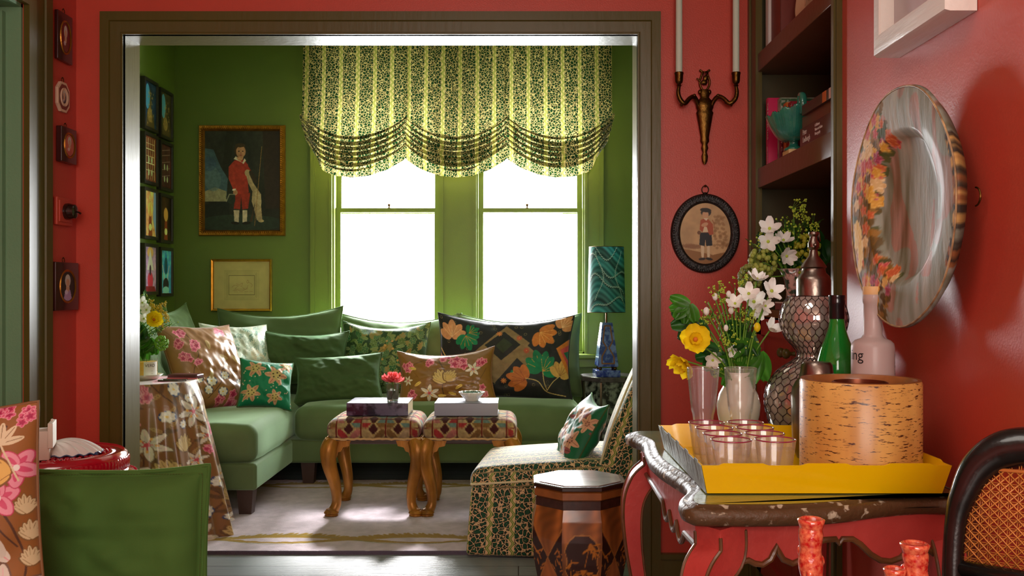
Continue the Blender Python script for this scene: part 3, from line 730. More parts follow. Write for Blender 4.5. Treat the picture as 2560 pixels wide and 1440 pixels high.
# ------------------------------------------------------------------ tablecloth on the round side table
def tcloth():
    cx,cy,ht=-1.80,4.55,.735
    H=.80; c=chintz(1.9,1.15,820,seed=4,scale=1.15,bg=(134,92,52))
    nr,nth=150,620; th=np.linspace(0,2*PI,nth)+PI/2
    rt=.262; A=np.zeros((nr,nth,3)); UV=np.zeros((nr,nth,2))
    folds=[ (-.10,.06,.10),(-.75,.07,.11),(-1.35,.05,.10),(-2.0,.05,.12),(-2.7,.06,.12),(-3.5,.05,.12),(.6,.05,.12),(1.5,.05,.15)]
    def fold(t):
        f=np.zeros_like(t)
        for a,am,w in folds:
            d=np.angle(np.exp(1j*(t-a))); f+=am*np.exp(-(d/w)**2)
        return f-.02+.010*np.sin(t*19+1)+.006*np.sin(t*31)
    for i in range(nr):
        s=i/(nr-1)
        if s<.12:
            q=s/.12; r=rt*q*np.ones(nth); z=ht*np.ones(nth)+.002
        else:
            q=(s-.12)/.88; z=ht-(ht-.012)*q*np.ones(nth); base=.02*min(1,q*8)
            flare=.155*q; r=rt+base*.8+flare+fold(th)*(min(1,q*4)*.15+q*1.0)
            z+= .004-.012*(1-math.exp(-q*30))
        x=r*np.cos(th); y=r*np.sin(th)*.93; y=np.minimum(y,4.855-cy)
        A[i,:,0]=x+cx; A[i,:,1]=y+cy; A[i,:,2]=z
        UV[i,:,0]=((th-PI/2)/(2*PI)); UV[i,:,1]=1-s
        if s<.12: # flat mapping for the top
            UV[i,:,0]=.5+x/1.9; UV[i,:,1]=.85+y/1.15*.5
    U=UV[...,0]*1.0; C=c.at(np.mod(UV[...,0],1),np.clip(UV[...,1],0,1))
    b=MB(); b.grid(A-np.array([cx,cy,0]),c=C); o=b.build('tablecloth',M_chintz,loc=(cx,cy,0),smooth=180)
    setp(o,'floor-length brown chintz tablecloth over a round side table, left inside the opening','tablecloth')
tcloth()

# ------------------------------------------------------------------ blind
def blind():
    y0=DW-.13; X0=wx(768); X1=wx(1525); B1=wx(1021); B2=wx(1268); bs=[X0,B1,B2,X1]
    nu=420; U=np.linspace(0,1,nu); X=X0+(X1-X0)*U
    def sw(x): # 0 at lift lines, 1 at swag centre; asymmetric ends
        r=np.zeros_like(x)
        for k in range(3):
            a,b_=bs[k],bs[k+1]; t=np.clip((x-a)/(b_-a),0,1); m=(x>=a)&(x<=b_)
            r=np.where(m,np.sin(PI*t)**.75,r)
        return r
    s=sw(X)
    def px(p): return EYE-(p-728)/364.0
    top=px(114)
    zb=px(296)-(px(296)-px(356))*s      # bottom of the flat part
    zg=px(368)-(px(368)-px(428))*s      # bottom of the gathers
    ze=px(398)-(px(398)-px(449))*s      # hem
    endf=np.maximum(np.exp(-((X-X0)/.10)**2),np.exp(-((X-X1)/.10)**2))
    zb+=.02*endf; zg+=.03*endf; ze+=.035*endf
    rows=[]; uv=[]; 
    n1,n2,n3=60,150,26
    L=0
    lift=np.exp(-((X-B1)/.012)**2)+np.exp(-((X-B2)/.012)**2)
    for i in range(n1):
        t=i/(n1-1); z=top+(zb-top)*t; y=y0-(.03+.07*s)*t**2*1.0+lift*.03*(t**.5)+.006*np.sin(X*40)*t
        xx=X+(-(X-np.interp(X,bs,bs))*0)
        # ends pull inwards a little low down
        rows.append(np.stack([xx,y,z],-1)); uv.append(np.stack([X,z],-1))
    vbase=zb.copy(); zt=zb
    F=5.5; per=1.15
    for i in range(1,n2):
        t=i/(n2-1); ph=2*PI*F*t
        z=zb+(zg-zb)*t+.017*np.sin(ph+1.2*vnoise(X*5,X*0+2,3))*(.6+.8*s)
        y=y0-.035-.07*s-.03*np.sin(PI*t)-.020*np.cos(ph+vnoise(X*6,X*0+7,5)*2.5)
        fan=endf*.02*np.sin(ph*1.5)
        side=(np.where(X<(X0+X1)/2,-1,1))*endf*(.012*np.sin(ph)+.01)-np.where(X<(X0+X1)/2,-1,1)*endf*.05*t
        rows.append(np.stack([X+side,y+fan,z],-1)); uv.append(np.stack([X,zb-t*.55],-1))
    for i in range(1,n3):
        t=i/(n3-1); z=zg+(ze-zg)*t; y=y0-.05-.06*s+.012*np.sin(X*55)*t
        side=-np.where(X<(X0+X1)/2,-1,1)*endf*(.04+.05*t)
        rows.append(np.stack([X+side,y,z],-1)); uv.append(np.stack([X,zb-.55+(z-zg)],-1))
    A=np.array(rows); Uv=np.array(uv); Uv=Uv-np.array([X0-.03,0])
    m=ivy_cloth('backlit_ivy_cloth',cream=(224,204,134),leaf=(20,62,30),outl=(30,30,8),period=.1165,sw=.026,scale=58,stripe_in=(150,160,60),tl=.22)
    b=MB(); b.grid(A,uv=Uv)
    o=E('balloon_blind','swagged fabric blind with ivy stripes hanging over the two windows','blind',((X0+X1)/2,y0,top)); 
    b.build('cloth',m,o,smooth=180,loc=(-(X0+X1)/2,-y0,-top))
    q=MB(); q.box(X0,X1,y0+.002,y0+.03,top-.005,top+.03); q.box(X0+.02,X1-.02,y0+.03,DW-.036,top+.0,top+.03); q.build('headrail',M_gtrim,o,smooth=0,loc=(-(X0+X1)/2,-y0,-top))
blind()
# ------------------------------------------------------------------ gilt needlepoint stools
def bez(pts,n=8):
    out=[]; m=len(pts)
    for i in range(m-1):
        p0=Vector(pts[max(i-1,0)]);p1=Vector(pts[i]);p2=Vector(pts[i+1]);p3=Vector(pts[min(i+2,m-1)])
        for k in range(n):
            t=k/n; out.append(.5*((2*p1)+(p2-p0)*t+(2*p0-5*p1+4*p2-p3)*t*t+(3*p1-p0-3*p2+p3)*t**3))
    out.append(Vector(pts[-1])); return out
def ramp(vals,n):
    x=np.linspace(0,1,len(vals)); return list(np.interp(np.linspace(0,1,n),x,vals))
nee=Cv(1.0,1.0,520,(84,34,34))
st=.125
for i in range(9):
    for j in range(9):
        x,y=i*st,j*st
        cols=[(206,176,120),(120,150,140),(190,60,60),(200,170,130),(150,110,60),(214,130,120)]
        for k,(dx,dy) in enumerate(((1,1),(-1,1),(1,-1),(-1,-1))):
            if (k%2)==0 or True:
                a=math.atan2(dy,dx); cl=cols[(i*2+j*3+k*(i+1))%6]
                nee.petal(x,y,st*.72,st*.40,a,(216,190,130)); nee.petal(x+dx*.006,y+dy*.006,st*.62,st*.28,a,cl)
        nee.line([(x-.035,y),(x+.035,y)],.006,(130,40,30)); nee.line([(x,y-.035),(x,y+.035)],.006,(130,40,30))
        for a in range(4):
            nee.ell(x+st/2+math.cos(a*PI/2)*.025,y+st/2+math.sin(a*PI/2)*.025,.010,.010,0,(226,180,90))
        nee.ell(x+st/2,y+st/2,.012,.012,0,(70,24,30))
nee.noise(.12,90); nee.a*=.82
M_needle=mat('needlepoint',rough=.85,attr=1,sheen=.3,bump=.5,bscale=500,spec=.2)
M_goldwood=mat('gilded_walnut',rgb(158,104,36),rough=.38,metal=.35,bump=.25,bscale=40,var=.45,vscale=16,spec=.5,bstretch=(1,1,.4))
def gilt_stool(loc,label,first=None):
    o=E('gilt_stool',label,'stool',loc,0,'gilt cabriole stools on the rug'); w,dp,h=.478,.42,.50
    def cf(V,Nn):
        sx=np.where(np.abs(Nn[:,0])>.7,V[:,1],V[:,0]); sy=np.where(np.abs(Nn[:,2])>.7,V[:,1],V[:,2]*1.0)
        return nee.at(np.mod(sx+.56,1),np.mod(sy+.555,1))
    b=MB(); b.rbox(-w/2,w/2,-dp/2,dp/2,.388,.485,r=.045,n=5,puff=(.004,.004,.022),res=(150,90,30),c=cf); b.build('seat',M_needle,o,smooth=180)
    q=MB(); 
    tr=[];  R_=random.Random(3)
    for (a,b_,n) in(((-1,-1),(1,-1),30),((1,-1),(1,1),24),((1,1),(-1,1),30),((-1,1),(-1,-1),24)):
        for k in range(n):
            t=k/n; tr.append(((a[0]+(b_[0]-a[0])*t)*(w/2-.001),(a[1]+(b_[1]-a[1])*t)*(dp/2-.001),.394+R_.uniform(-.003,.003)))
    tr.append(tr[0]); q.tube(tr,.006,seg=6,cap=False); q.build('frayed_trim',mat('frayed_linen',rgb(200,160,110),rough=.9,bump=.6),o,smooth=180)
    q=MB(); q.rbox(-w/2+.02,w/2-.02,-dp/2+.02,dp/2-.02,.365,.39,r=.006); q.build('seat_rail',M_darkwood,o)
    for sx in(-1,1):
        for sy in(-1,1):
            ox,oy=sx*(w/2-.03),sy*(dp/2-.03)
            k=bez([(ox,oy,.385),(ox+sx*.018,oy+sy*.016,.335),(ox+sx*.014,oy+sy*.012,.26),(ox-sx*.012,oy-sy*.010,.15),(ox-sx*.018,oy-sy*.012,.07),(ox-sx*.006,oy-sy*.004,.03),(ox+sx*.008,oy+sy*.006,.012)],6)
            b=MB(); b.tube(k,ramp([.038,.044,.037,.029,.024,.026,.034],len(k)),seg=12)
            b.lathe([(.0,.0),(.030,.0),(.035,.004),(.032,.010),(.038,.016),(.034,.024),(.022,.036)],seg=16,cen=(ox+sx*.006,oy+sy*.004,0))
            # scrolled brackets at the knee
            for ax in(0,1):
                pr=[(0,.0),(.0,-.10),(.012,-.085),(.020,-.06),(.036,-.055),(.045,-.035),(.075,-.028),(.085,0)]
                Mx=TR(ox,oy,.384)@(RZ(0 if sx<0 else PI) if ax==0 else RZ(PI/2 if sy<0 else -PI/2))@TR(.01,-(.016),0)@RX(PI/2)@TR(0,0,-.032)
                b.prism(pr,.004,.030,M=Mx)
            b.build('leg',M_goldwood,o,smooth=50)
    return o
SX1=-.742; SX2=-.262
gilt_stool((SX1+.005,4.87+.20,.017),'left gilt stool with needlepoint seat, carrying the dark book and flower')
gilt_stool((SX2+.012,4.87+.20,.017),'right gilt stool with needlepoint seat, carrying the pale grey box book')
def book(name,label,w,dp,h,loc,rz,mc,mp=None,group=None,title=None):
    o=E(name,label,'book',loc,rz,group)
    b=MB(); b.rbox(-w/2,w/2,-dp/2,dp/2,0,.003,r=.001,n=2).rbox(-w/2,w/2,-dp/2,dp/2,h-.003,h,r=.001,n=2).rbox(-w/2,w/2,-dp/2,-dp/2+.003,0,h,r=.001,n=2); b.build('cover',mc,o)
    b=MB(); b.box(-w/2+.004,w/2-.004,-dp/2+.003,dp/2-.004,.003,h-.003); b.build('pages',mp or M_cream,o,smooth=0); return o
zst=.017+.505
M_bk1=mat('dark_marbled_cover',rgb(34,26,46),rough=.22,var=.9,vscale=18,coat=.5,col2=rgb(96,84,110))
book('coffee_table_book','thick dark purple book on the left gilt stool under the glass of pink flower',.315,.26,.066,(SX1+.02,5.04,zst),.0,M_bk1)
book('coffee_table_book','thick pale grey book on the right gilt stool under the small bowl',.325,.25,.066,(SX2-.005,5.03,zst),.0,mat('grey_cover',rgb(150,150,168),rough=.4))
# small silvered glass with a pink ranunculus
vx=SX1+.085; vy=5.02
o=E('glass_vase','small fluted silvered glass with one pink flower, on the dark book','vase',(vx,vy,zst+.066))
MB().lathe([(.0,0),(.026,0),(.028,.004),(.036,.088),(.034,.088),(.026,.008),(0,.008)],seg=36,mod=lambda r,z,t:r*(1+.03*np.sin(t*12))).build('glass',glassmat('silver_glass',(.86,.86,.84),.03,.25),o,smooth=60)
MB().lathe([(0,.009),(.0255,.009),(.030,.055),(0,.055)],seg=24).build('water',mat('vase_water',rgb(150,150,130),rough=.1,trans=.6),o)
o=E('ranunculus','ruffled coral pink bloom in the small silvered glass','flower',(vx,vy,zst+.066))
M_pinkp=translu(mat('coral_petal',rgb(236,110,112),rough=.5,var=.15,vscale=40),.3)
b=MB(); R=random.Random(5)
def petal_sheet(b,M,L,W,cup=.3,wav=.1,n=6,tip=.0,seed=0):
    U,V=np.meshgrid(np.linspace(0,1,n),np.linspace(-1,1,n)); wd=np.sin(PI*np.clip(U*.86+.07,0,1))**.6*W/2
    x=U*L; y=V*wd; z=cup*L*(U**2)+cup*.5*W*(V**2)*U+wav*L*np.sin(V*4+seed)*U*.5
    A=np.stack([x,y,z],-1); b.grid(xf(M,A.reshape(-1,3)).reshape(A.shape))
for ring,(k,L,tilt,zz) in enumerate(((11,.058,.05,.098),(10,.052,-.3,.103),(9,.043,-.65,.106),(7,.033,-1.0,.110),(5,.022,-1.3,.114))):
    for q in range(k): petal_sheet(b,TR(0,0,zz)@RZ(q*2*PI/k+ring*.4+R.uniform(-.1,.1))@RY(tilt+R.uniform(-.12,.12)),L,.036 if ring<3 else .024,.35,.3,7,seed=q)
b.build('petals',M_pinkp,o,smooth=180); MB().tube([(0,0,.10),(.004,.002,.05),(-.004,0,.010)],.003).build('stem',M_stem,o)
# scalloped bowl
o=E('scalloped_bowl','small white scalloped bowl with green inside, on the pale grey book','bowl',(SX2+.018,5.02,zst+.066))
b=MB(); b.lathe([(.0,.004),(.030,.004),(.032,0),(.035,0),(.034,.008),(.048,.024),(.066,.046)],seg=72,mod=lambda r,z,t:r*(1+.045*np.sin(t*16)*min(1,z/.03)),cap=False)
b.build('bowl',M_white,o,smooth=180,solid=.003)
b=MB(); b.lathe([(0,.010),(.032,.012),(.046,.026),(.062,.0435)],seg=72,mod=lambda r,z,t:r*(1+.045*np.sin(t*16)*min(1,z/.03)),cap=False); b.build('lining',mat('green_glaze',rgb(60,96,72),rough=.2,var=.3,vscale=60),o,smooth=180)

# ------------------------------------------------------------------ slipper chair
M_ivy=ivy_cloth('ivy_stripe_cloth',cream=(222,186,136),leaf=(26,76,48),outl=(22,34,22),period=.095,sw=.024,scale=46,stripe_in=(110,140,50))
def slipper():
    o=E('slipper_chair','low armless chair in ivy leaf stripe cloth, facing left behind the octagonal stool','chair',(.12,4.16,0),-.10)
    D=.66; W=.60; hs=.315
    def uvbox(V,Nn): return np.where(np.abs(Nn[:,2:3])>.6,V[:,[1,0]],np.where(np.abs(Nn[:,1:2])>.5,V[:,[0,2]],V[:,[1,2]]))
    # skirt: flares out a little to the floor
    b=MB(); V,F,Nn=rounded(D,W,hs-.01,.02,3,(0,0,0),(20,14,10)); uv=uvbox(V,Nn)
    t=(V[:,2]+hs/2)/hs; V[:,0]=V[:,0]*(1+.07*(1-t))+np.where(V[:,0]<0,0,0); V[:,1]=V[:,1]*(1+.03*(1-t)); V+=np.array([0,W/2,hs/2]); b.add(V,F,uv); b.build('skirt',M_ivy,o,smooth=60)
    b=MB(); V,F,Nn=rounded(D+.012,W+.012,.10,.045,5,(0,0,.02),(30,20,8)); uv=uvbox(V,Nn); V+=np.array([0,W/2,hs+.015]); V[:,2]+=np.clip(V[:,0]+.33,0,1)*.07; b.add(V,F,uv); b.build('seat',M_ivy,o,smooth=180)
    # raked back
    H=.66; V,F,Nn=rounded(.17,W,H,.05,5,(.02,0,.02),(8,16,24)); uv=uvbox(V,Nn); t=(V[:,2]+H/2)/H
    V[:,0]=V[:,0]*(1-.45*t**1.5)+.30+.15*t+.07*t**2; V[:,2]=V[:,2]*(1.0)+.27+H/2+.04; V[:,1]=V[:,1]*(1-.10*t**3)+W/2; b=MB(); b.add(V,F,uv); b.build('backrest',M_ivy,o,smooth=180)
    pth=[]
    for k in range(20):
        t=k/19; hw=.085*(1-.45*t**1.5); pth.append((-hw+.30+.15*t+.07*t*t+.006,.012+.03*t**3,.36+H*t*.985))
    b=MB(); b.tube(pth,.005); q=[(-D/2-.004,.0,hs+.012),(D/2-.06,.0,hs+.07)]; b.tube([(-D/2,-.004,hs+.002),(-.1,-.006,hs+.02),(D/2-.03,-.006,hs+.045)],.005)
    b.build('piping',mat('cream_piping',rgb(224,206,160),rough=.6),o)
    return o
slipper()
c=Cv(.42,.42,260,(24,104,66))
for y in np.arange(0,.42,.008): c.line([(0,y),(.42,y)],.0012,(16,88,56))
for x,y,r,sd in((.10,.32,.07,0),(.28,.34,.08,1),(.18,.18,.07,2),(.33,.16,.08,3),(.07,.08,.06,4),(.25,.05,.06,5),(.38,.28,.06,6)):
    for q in range(6): c.petal(x,y,r,r*.5,q*1.05+sd,(214,160,124),vein=(150,90,76))
    c.ell(x,y,r*.35,r*.3,0,(200,140,110)); 
    for q in range(6): c.ell(x+math.cos(q*1.05)*r*.22,y+math.sin(q*1.05)*r*.2,r*.06,r*.06,0,(90,50,46))
    c.leaf(x+r*.6,y-r*.7,r*1.1,r*.45,sd+.3,(150,76,76),(60,40,40))
o=place_pillow('throw_pillow','emerald cushion with blush flowers on the slipper chair seat',.36,.35,.14,c,(.205,4.38,.362),rz=-PI/2+.16,lean=-.50,roll=.05,n=220,seed=33,slump=.02)

# ------------------------------------------------------------------ octagonal marquetry garden stool
def octstool():
    cx,cy=(1446-VX)/660,3.60; h=.462
    o=E('octagonal_stool','barrel-shaped octagonal marquetry stool with bamboo inlay, beside the painted console','stool',(cx,cy,0),PI/8)
    prof=[(.140,0),(.165,.08),(.184,.18),(.190,.26),(.184,.33),(.173,.375)]
    zs=np.linspace(0,.375,90); rs=np.interp(zs,[p[1] for p in prof],[p[0] for p in prof]); 
    def wood(c,base=(150,84,36)):
        for y in np.arange(0,1.0,.010): 
            pass
        X,Y=c.X,c.Y; g=np.sin((X*1.0+.05*np.sin(Y*9)+.03*np.sin(Y*23+X*20))*160)*.5+.5; g2=np.sin(Y*14-((X-.07)**2)*900)*.5+.5
        c.a=np.array(base)/255.*(.72+.34*g2[...,None])*(.92+.12*g[...,None])
    def front():
        c=Cv(.15,.375,200,(150,84,36)); wood(c,(186,112,54)); dk=(62,32,24)
        for q,cl in((1.05,(206,140,66)),(1.0,dk)):
            pts=[]
            for k in range(200):
                a=2*PI*k/200; ca,sa=abs(math.cos(a)),abs(math.sin(a)); r=1-.10*math.cos(4*a)*1-.12*abs(math.cos(4*a+PI/2*0))**.5+.16*max(0,math.sin(a))**24+.16*max(0,-math.sin(a))**24
                pts.append((.075+.064*q*r*math.cos(a)*1.1,.195+.092*q*r*math.sin(a)*1.05))
            c.poly(pts,cl)
        G=(206,128,40)
        for pts in([(.03,.10),(.034,.2)],[(.085,.17),(.105,.26)],[(.04,.16),(.12,.145)]): c.line(pts,.0028,G)
        R=random.Random(3)
        for (x,y) in((.105,.26),(.10,.24),(.115,.25),(.05,.15),(.07,.16),(.04,.14),(.06,.13),(.09,.15),(.11,.14),(.034,.19),(.12,.23)):
            for k in range(4): c.petal(x,y,.030,.006,R.uniform(-2.6,.3),G)
        return c
    def side():
        c=Cv(.15,.375,200,(70,36,26)); wood(c,(178,104,48)); dk=(58,30,24)
        c.poly([(.0,.30),(.0,.09),(.075,.195)],dk); c.poly([(.15,.30),(.15,.09),(.075,.195)],dk)
        for a,b_ in(((0,.31),(.075,.197)),((.075,.197),(0,.08)),((.15,.31),(.075,.197)),((.075,.197),(.15,.08))): c.line([a,b_],.003,(196,130,56))
        R=random.Random(5); G=(200,120,40)
        for sx in(.01,.14):
            for k in range(12): c.petal(sx+R.uniform(-.005,.03)*(1 if sx<.07 else -1),R.uniform(.14,.22),.028,.006,R.uniform(0,3),G)
        return c
    cv=[front(),side()]
    b=MB()
    for k in range(8):
        a0=2*PI*k/8-PI/2; a1=2*PI*(k+1)/8-PI/2; n=44; T=np.linspace(0,1,n); 
        ap=np.stack([np.cos(a0)*(1-T)+np.cos(a1)*T,np.sin(a0)*(1-T)+np.sin(a1)*T],-1)
        A=np.zeros((90,n,3)); A[...,0]=rs[:,None]*ap[None,:,0]; A[...,1]=rs[:,None]*ap[None,:,1]; A[...,2]=zs[:,None]
        U,V=np.meshgrid(T,np.linspace(0,1,90)); 
        fc=cv[0] if k%2==1 else cv[1]
        b.grid(A,c=fc.at(U,V))
    b.build('body',mat('marquetry',rough=.3,attr=1,coat=.35,spec=.5),o,smooth=20)
    rot=8
    def oc(prof_): 
        q=MB(); q.lathe(prof_,seg=8,M=RZ(0)); return q
    oc([(.173,.374),(.176,.376),(.176,.405),(.173,.408)]).build('frieze',mat('dark_frieze',rgb(66,38,28),rough=.35,coat=.3,var=.3,vscale=60),o,smooth=10)
    oc([(.171,.405),(.181,.412),(.181,.436),(.173,.440)]).build('cornice',mat('oak_band',rgb(150,88,40),rough=.35,coat=.3,var=.2,vscale=20),o,smooth=10)
    oc([(.171,.438),(.184,.444),(.184,.455),(.179,.458)]).build('rim',mat('dark_rim',rgb(54,34,26),rough=.25,coat=.5),o,smooth=10)
    oc([(.163,.457),(.163,.461)]).build('marble_top',mat('grey_marble',rgb(170,160,150),rough=.15,var=.3,vscale=8,coat=.5),o,smooth=10)
    oc([(.144,0),(.148,.006),(.142,.018)]).build('foot',M_darkwood,o,smooth=10)
octstool()

# ------------------------------------------------------------------ lacquer chest and obelisk lamp
cx,cy=.60,6.28; th=EYE-(940-728)/(2400/6.20)
o=E('lacquer_side_table','black lacquer octagonal side table with mother-of-pearl, right end of the sofa','side table',(cx,cy,0),PI/8)
b=MB(); b.lathe([(.19,0),(.19,th-.03)],seg=8); b.build('body',mat('inlaid_lacquer',rgb(20,20,22),rough=.22,coat=.5,col2=rgb(120,130,120),var=.82,vscale=26),o,smooth=10)
b=MB(); b.lathe([(.19,th-.035),(.205,th-.03),(.205,th-.004),(.20,th)],seg=8); b.build('top',mat('worn_lacquer_top',rgb(70,64,66),rough=.25,coat=.6,var=.5,vscale=20),o,smooth=10)
for k in range(8):
    a=PI/8*0+k*PI/4; b=MB(); b.box(-.006,.006,-.006,.006,.0,th-.035,M=TR(.192*math.cos(a),.192*math.sin(a),0)@RZ(a)); b.build('edge_strip',M_pewter,o,smooth=0)
lx=(1516-VX)/(2400/6.2); ly=6.20
o=E('table_lamp','blue lapis obelisk lamp with teal marbled shade, on the black lacquer side table','lamp',(lx,ly,th),.08)
M_lapis=mat('lapis',rgb(34,50,140),rough=.15,coat=.6,col2=rgb(100,120,190),var=.88,vscale=28)
M_mahog=mat('brown_inlay',rgb(112,66,46),rough=.3,coat=.3)
s_=2400/6.2
MB().rbox(-.078,.078,-.078,.078,0,.042,r=.003,n=2).build('plinth',M_lapis,o)
for sx in(-1,1):
    for sy in(-1,1): MB().ball((sx*.048,sy*.048,.053),.0115,16,10).build('ball_foot',M_brass,o,smooth=180)
z0,z1=.064,.345; b=MB()
b.grid(np.array([[(sx*a,sy*a,z) for sx,sy in((-1,-1),(1,-1),(1,1),(-1,1))] for a,z in((.064,z0),(.066,z0+.008),(.034,z1))]),closeu=True); b.f.append((8,9,10,11)); b.f.append((3,2,1,0)); b.build('obelisk',M_lapis,o,smooth=0)
b=MB()
def fa(z): return .066+(.034-.066)*(z-z0)/(z1-z0)
def strip(p,q,w=.009):
    (x0,za),(x1,zb_)=p,q; d=math.hypot(x1-x0,zb_-za); nx,nz=-(zb_-za)/d*w/2,(x1-x0)/d*w/2
    V=[]
    for (x,z) in((x0+nx,za+nz),(x0-nx,za-nz),(x1-nx,zb_-nz),(x1+nx,zb_+nz)):
        V.append((x,-fa(z)-.002,z)); 
    for (x,z) in((x0+nx,za+nz),(x0-nx,za-nz),(x1-nx,zb_-nz),(x1+nx,zb_+nz)): V.append((x,-fa(z)+.006,z))
    b.add(V,[(0,1,2,3),(0,4,5,1),(1,5,6,2),(2,6,7,3),(3,7,4,0)])
for sg in(-1,1):
    for p,q in((( .040*sg,.085),(.038*sg,.130)),((.038*sg,.130),(.008*sg,.185)),((.008*sg,.185),(.031*sg,.225)),((.031*sg,.225),(.018*sg,.325))): strip(p,q)
strip((-.042,.085),(.042,.085)); strip((-.020,.325),(.020,.325)); b.build('inlay',M_mahog,o,smooth=0)
MB().lathe([(.006,z1),(.006,.43)],seg=12).build('stem',M_brass,o)
def shade_mat():
    m=bpy.data.materials.new('marbled_shade'); t,N,L=nt(m); b=N['Principled BSDF']; b.inputs['Roughness'].default_value=.55
    a=N.new('ShaderNodeAttribute'); a.attribute_name='Col'; L.new(a.outputs[0],b.inputs['Base Color']); translu(m,.35); return m
c=Cv(.76,.43,620,(60,128,132)); X,Y=c.X,c.Y
fld=np.sin(X*9)*.11+np.sin(X*21+1)*.035+Y*1.0; c.a=np.stack([.20+.08*np.sin(fld*150)+.05*np.sin(fld*60+2)]*3,-1)*np.array([.95,1.3,1.3])+np.array([.04,.34,.36])*(.72+.25*np.sin(fld*42))[...,None]
for base in(.16,.30,.44,.02):
    pts=[]; k=0
    for x in np.arange(0,.76,.006):
        y=base+.07*math.sin(x*13+base*9)+.03*math.sin(x*31); pts.append((x,y+(.005 if k%2 else -.005))); k+=1
    c.line([(x,y-.005) for x,y in pts],.006,(10,40,44),.6); c.line(pts,.0035,(200,230,225))
for base in(.12,.30,.5,.64):
    pts=[]; k=0
    for y in np.arange(.08,.40,.006):
        pts.append((base+.03*math.sin(y*18+base*20)+(.004 if k%2 else -.004),y)); k+=1
    c.line(pts,.0032,(190,224,220))
b=MB(); U,V=np.meshgrid(np.linspace(0,1,420),np.linspace(0,1,130)); R_=.121-.010*V; A=np.stack([R_*np.cos(2*PI*U),R_*np.sin(2*PI*U),.412+V*.42],-1); b.grid(A,c=c.at(U,V)); b.build('lamp_shade',shade_mat(),o,smooth=180,solid=.002)
b=MB(); b.tube([(.121*math.cos(a),.121*math.sin(a),.412) for a in np.linspace(0,2*PI,60)],.002,cap=False); b.tube([(.111*math.cos(a),.111*math.sin(a),.832) for a in np.linspace(0,2*PI,60)],.002,cap=False)
for a in(0,2.1,4.2): b.tube([(.006*math.cos(a),.006*math.sin(a),.425),(.119*math.cos(a),.119*math.sin(a),.425)],.0015)
b.build('shade_ring',M_brass,o)

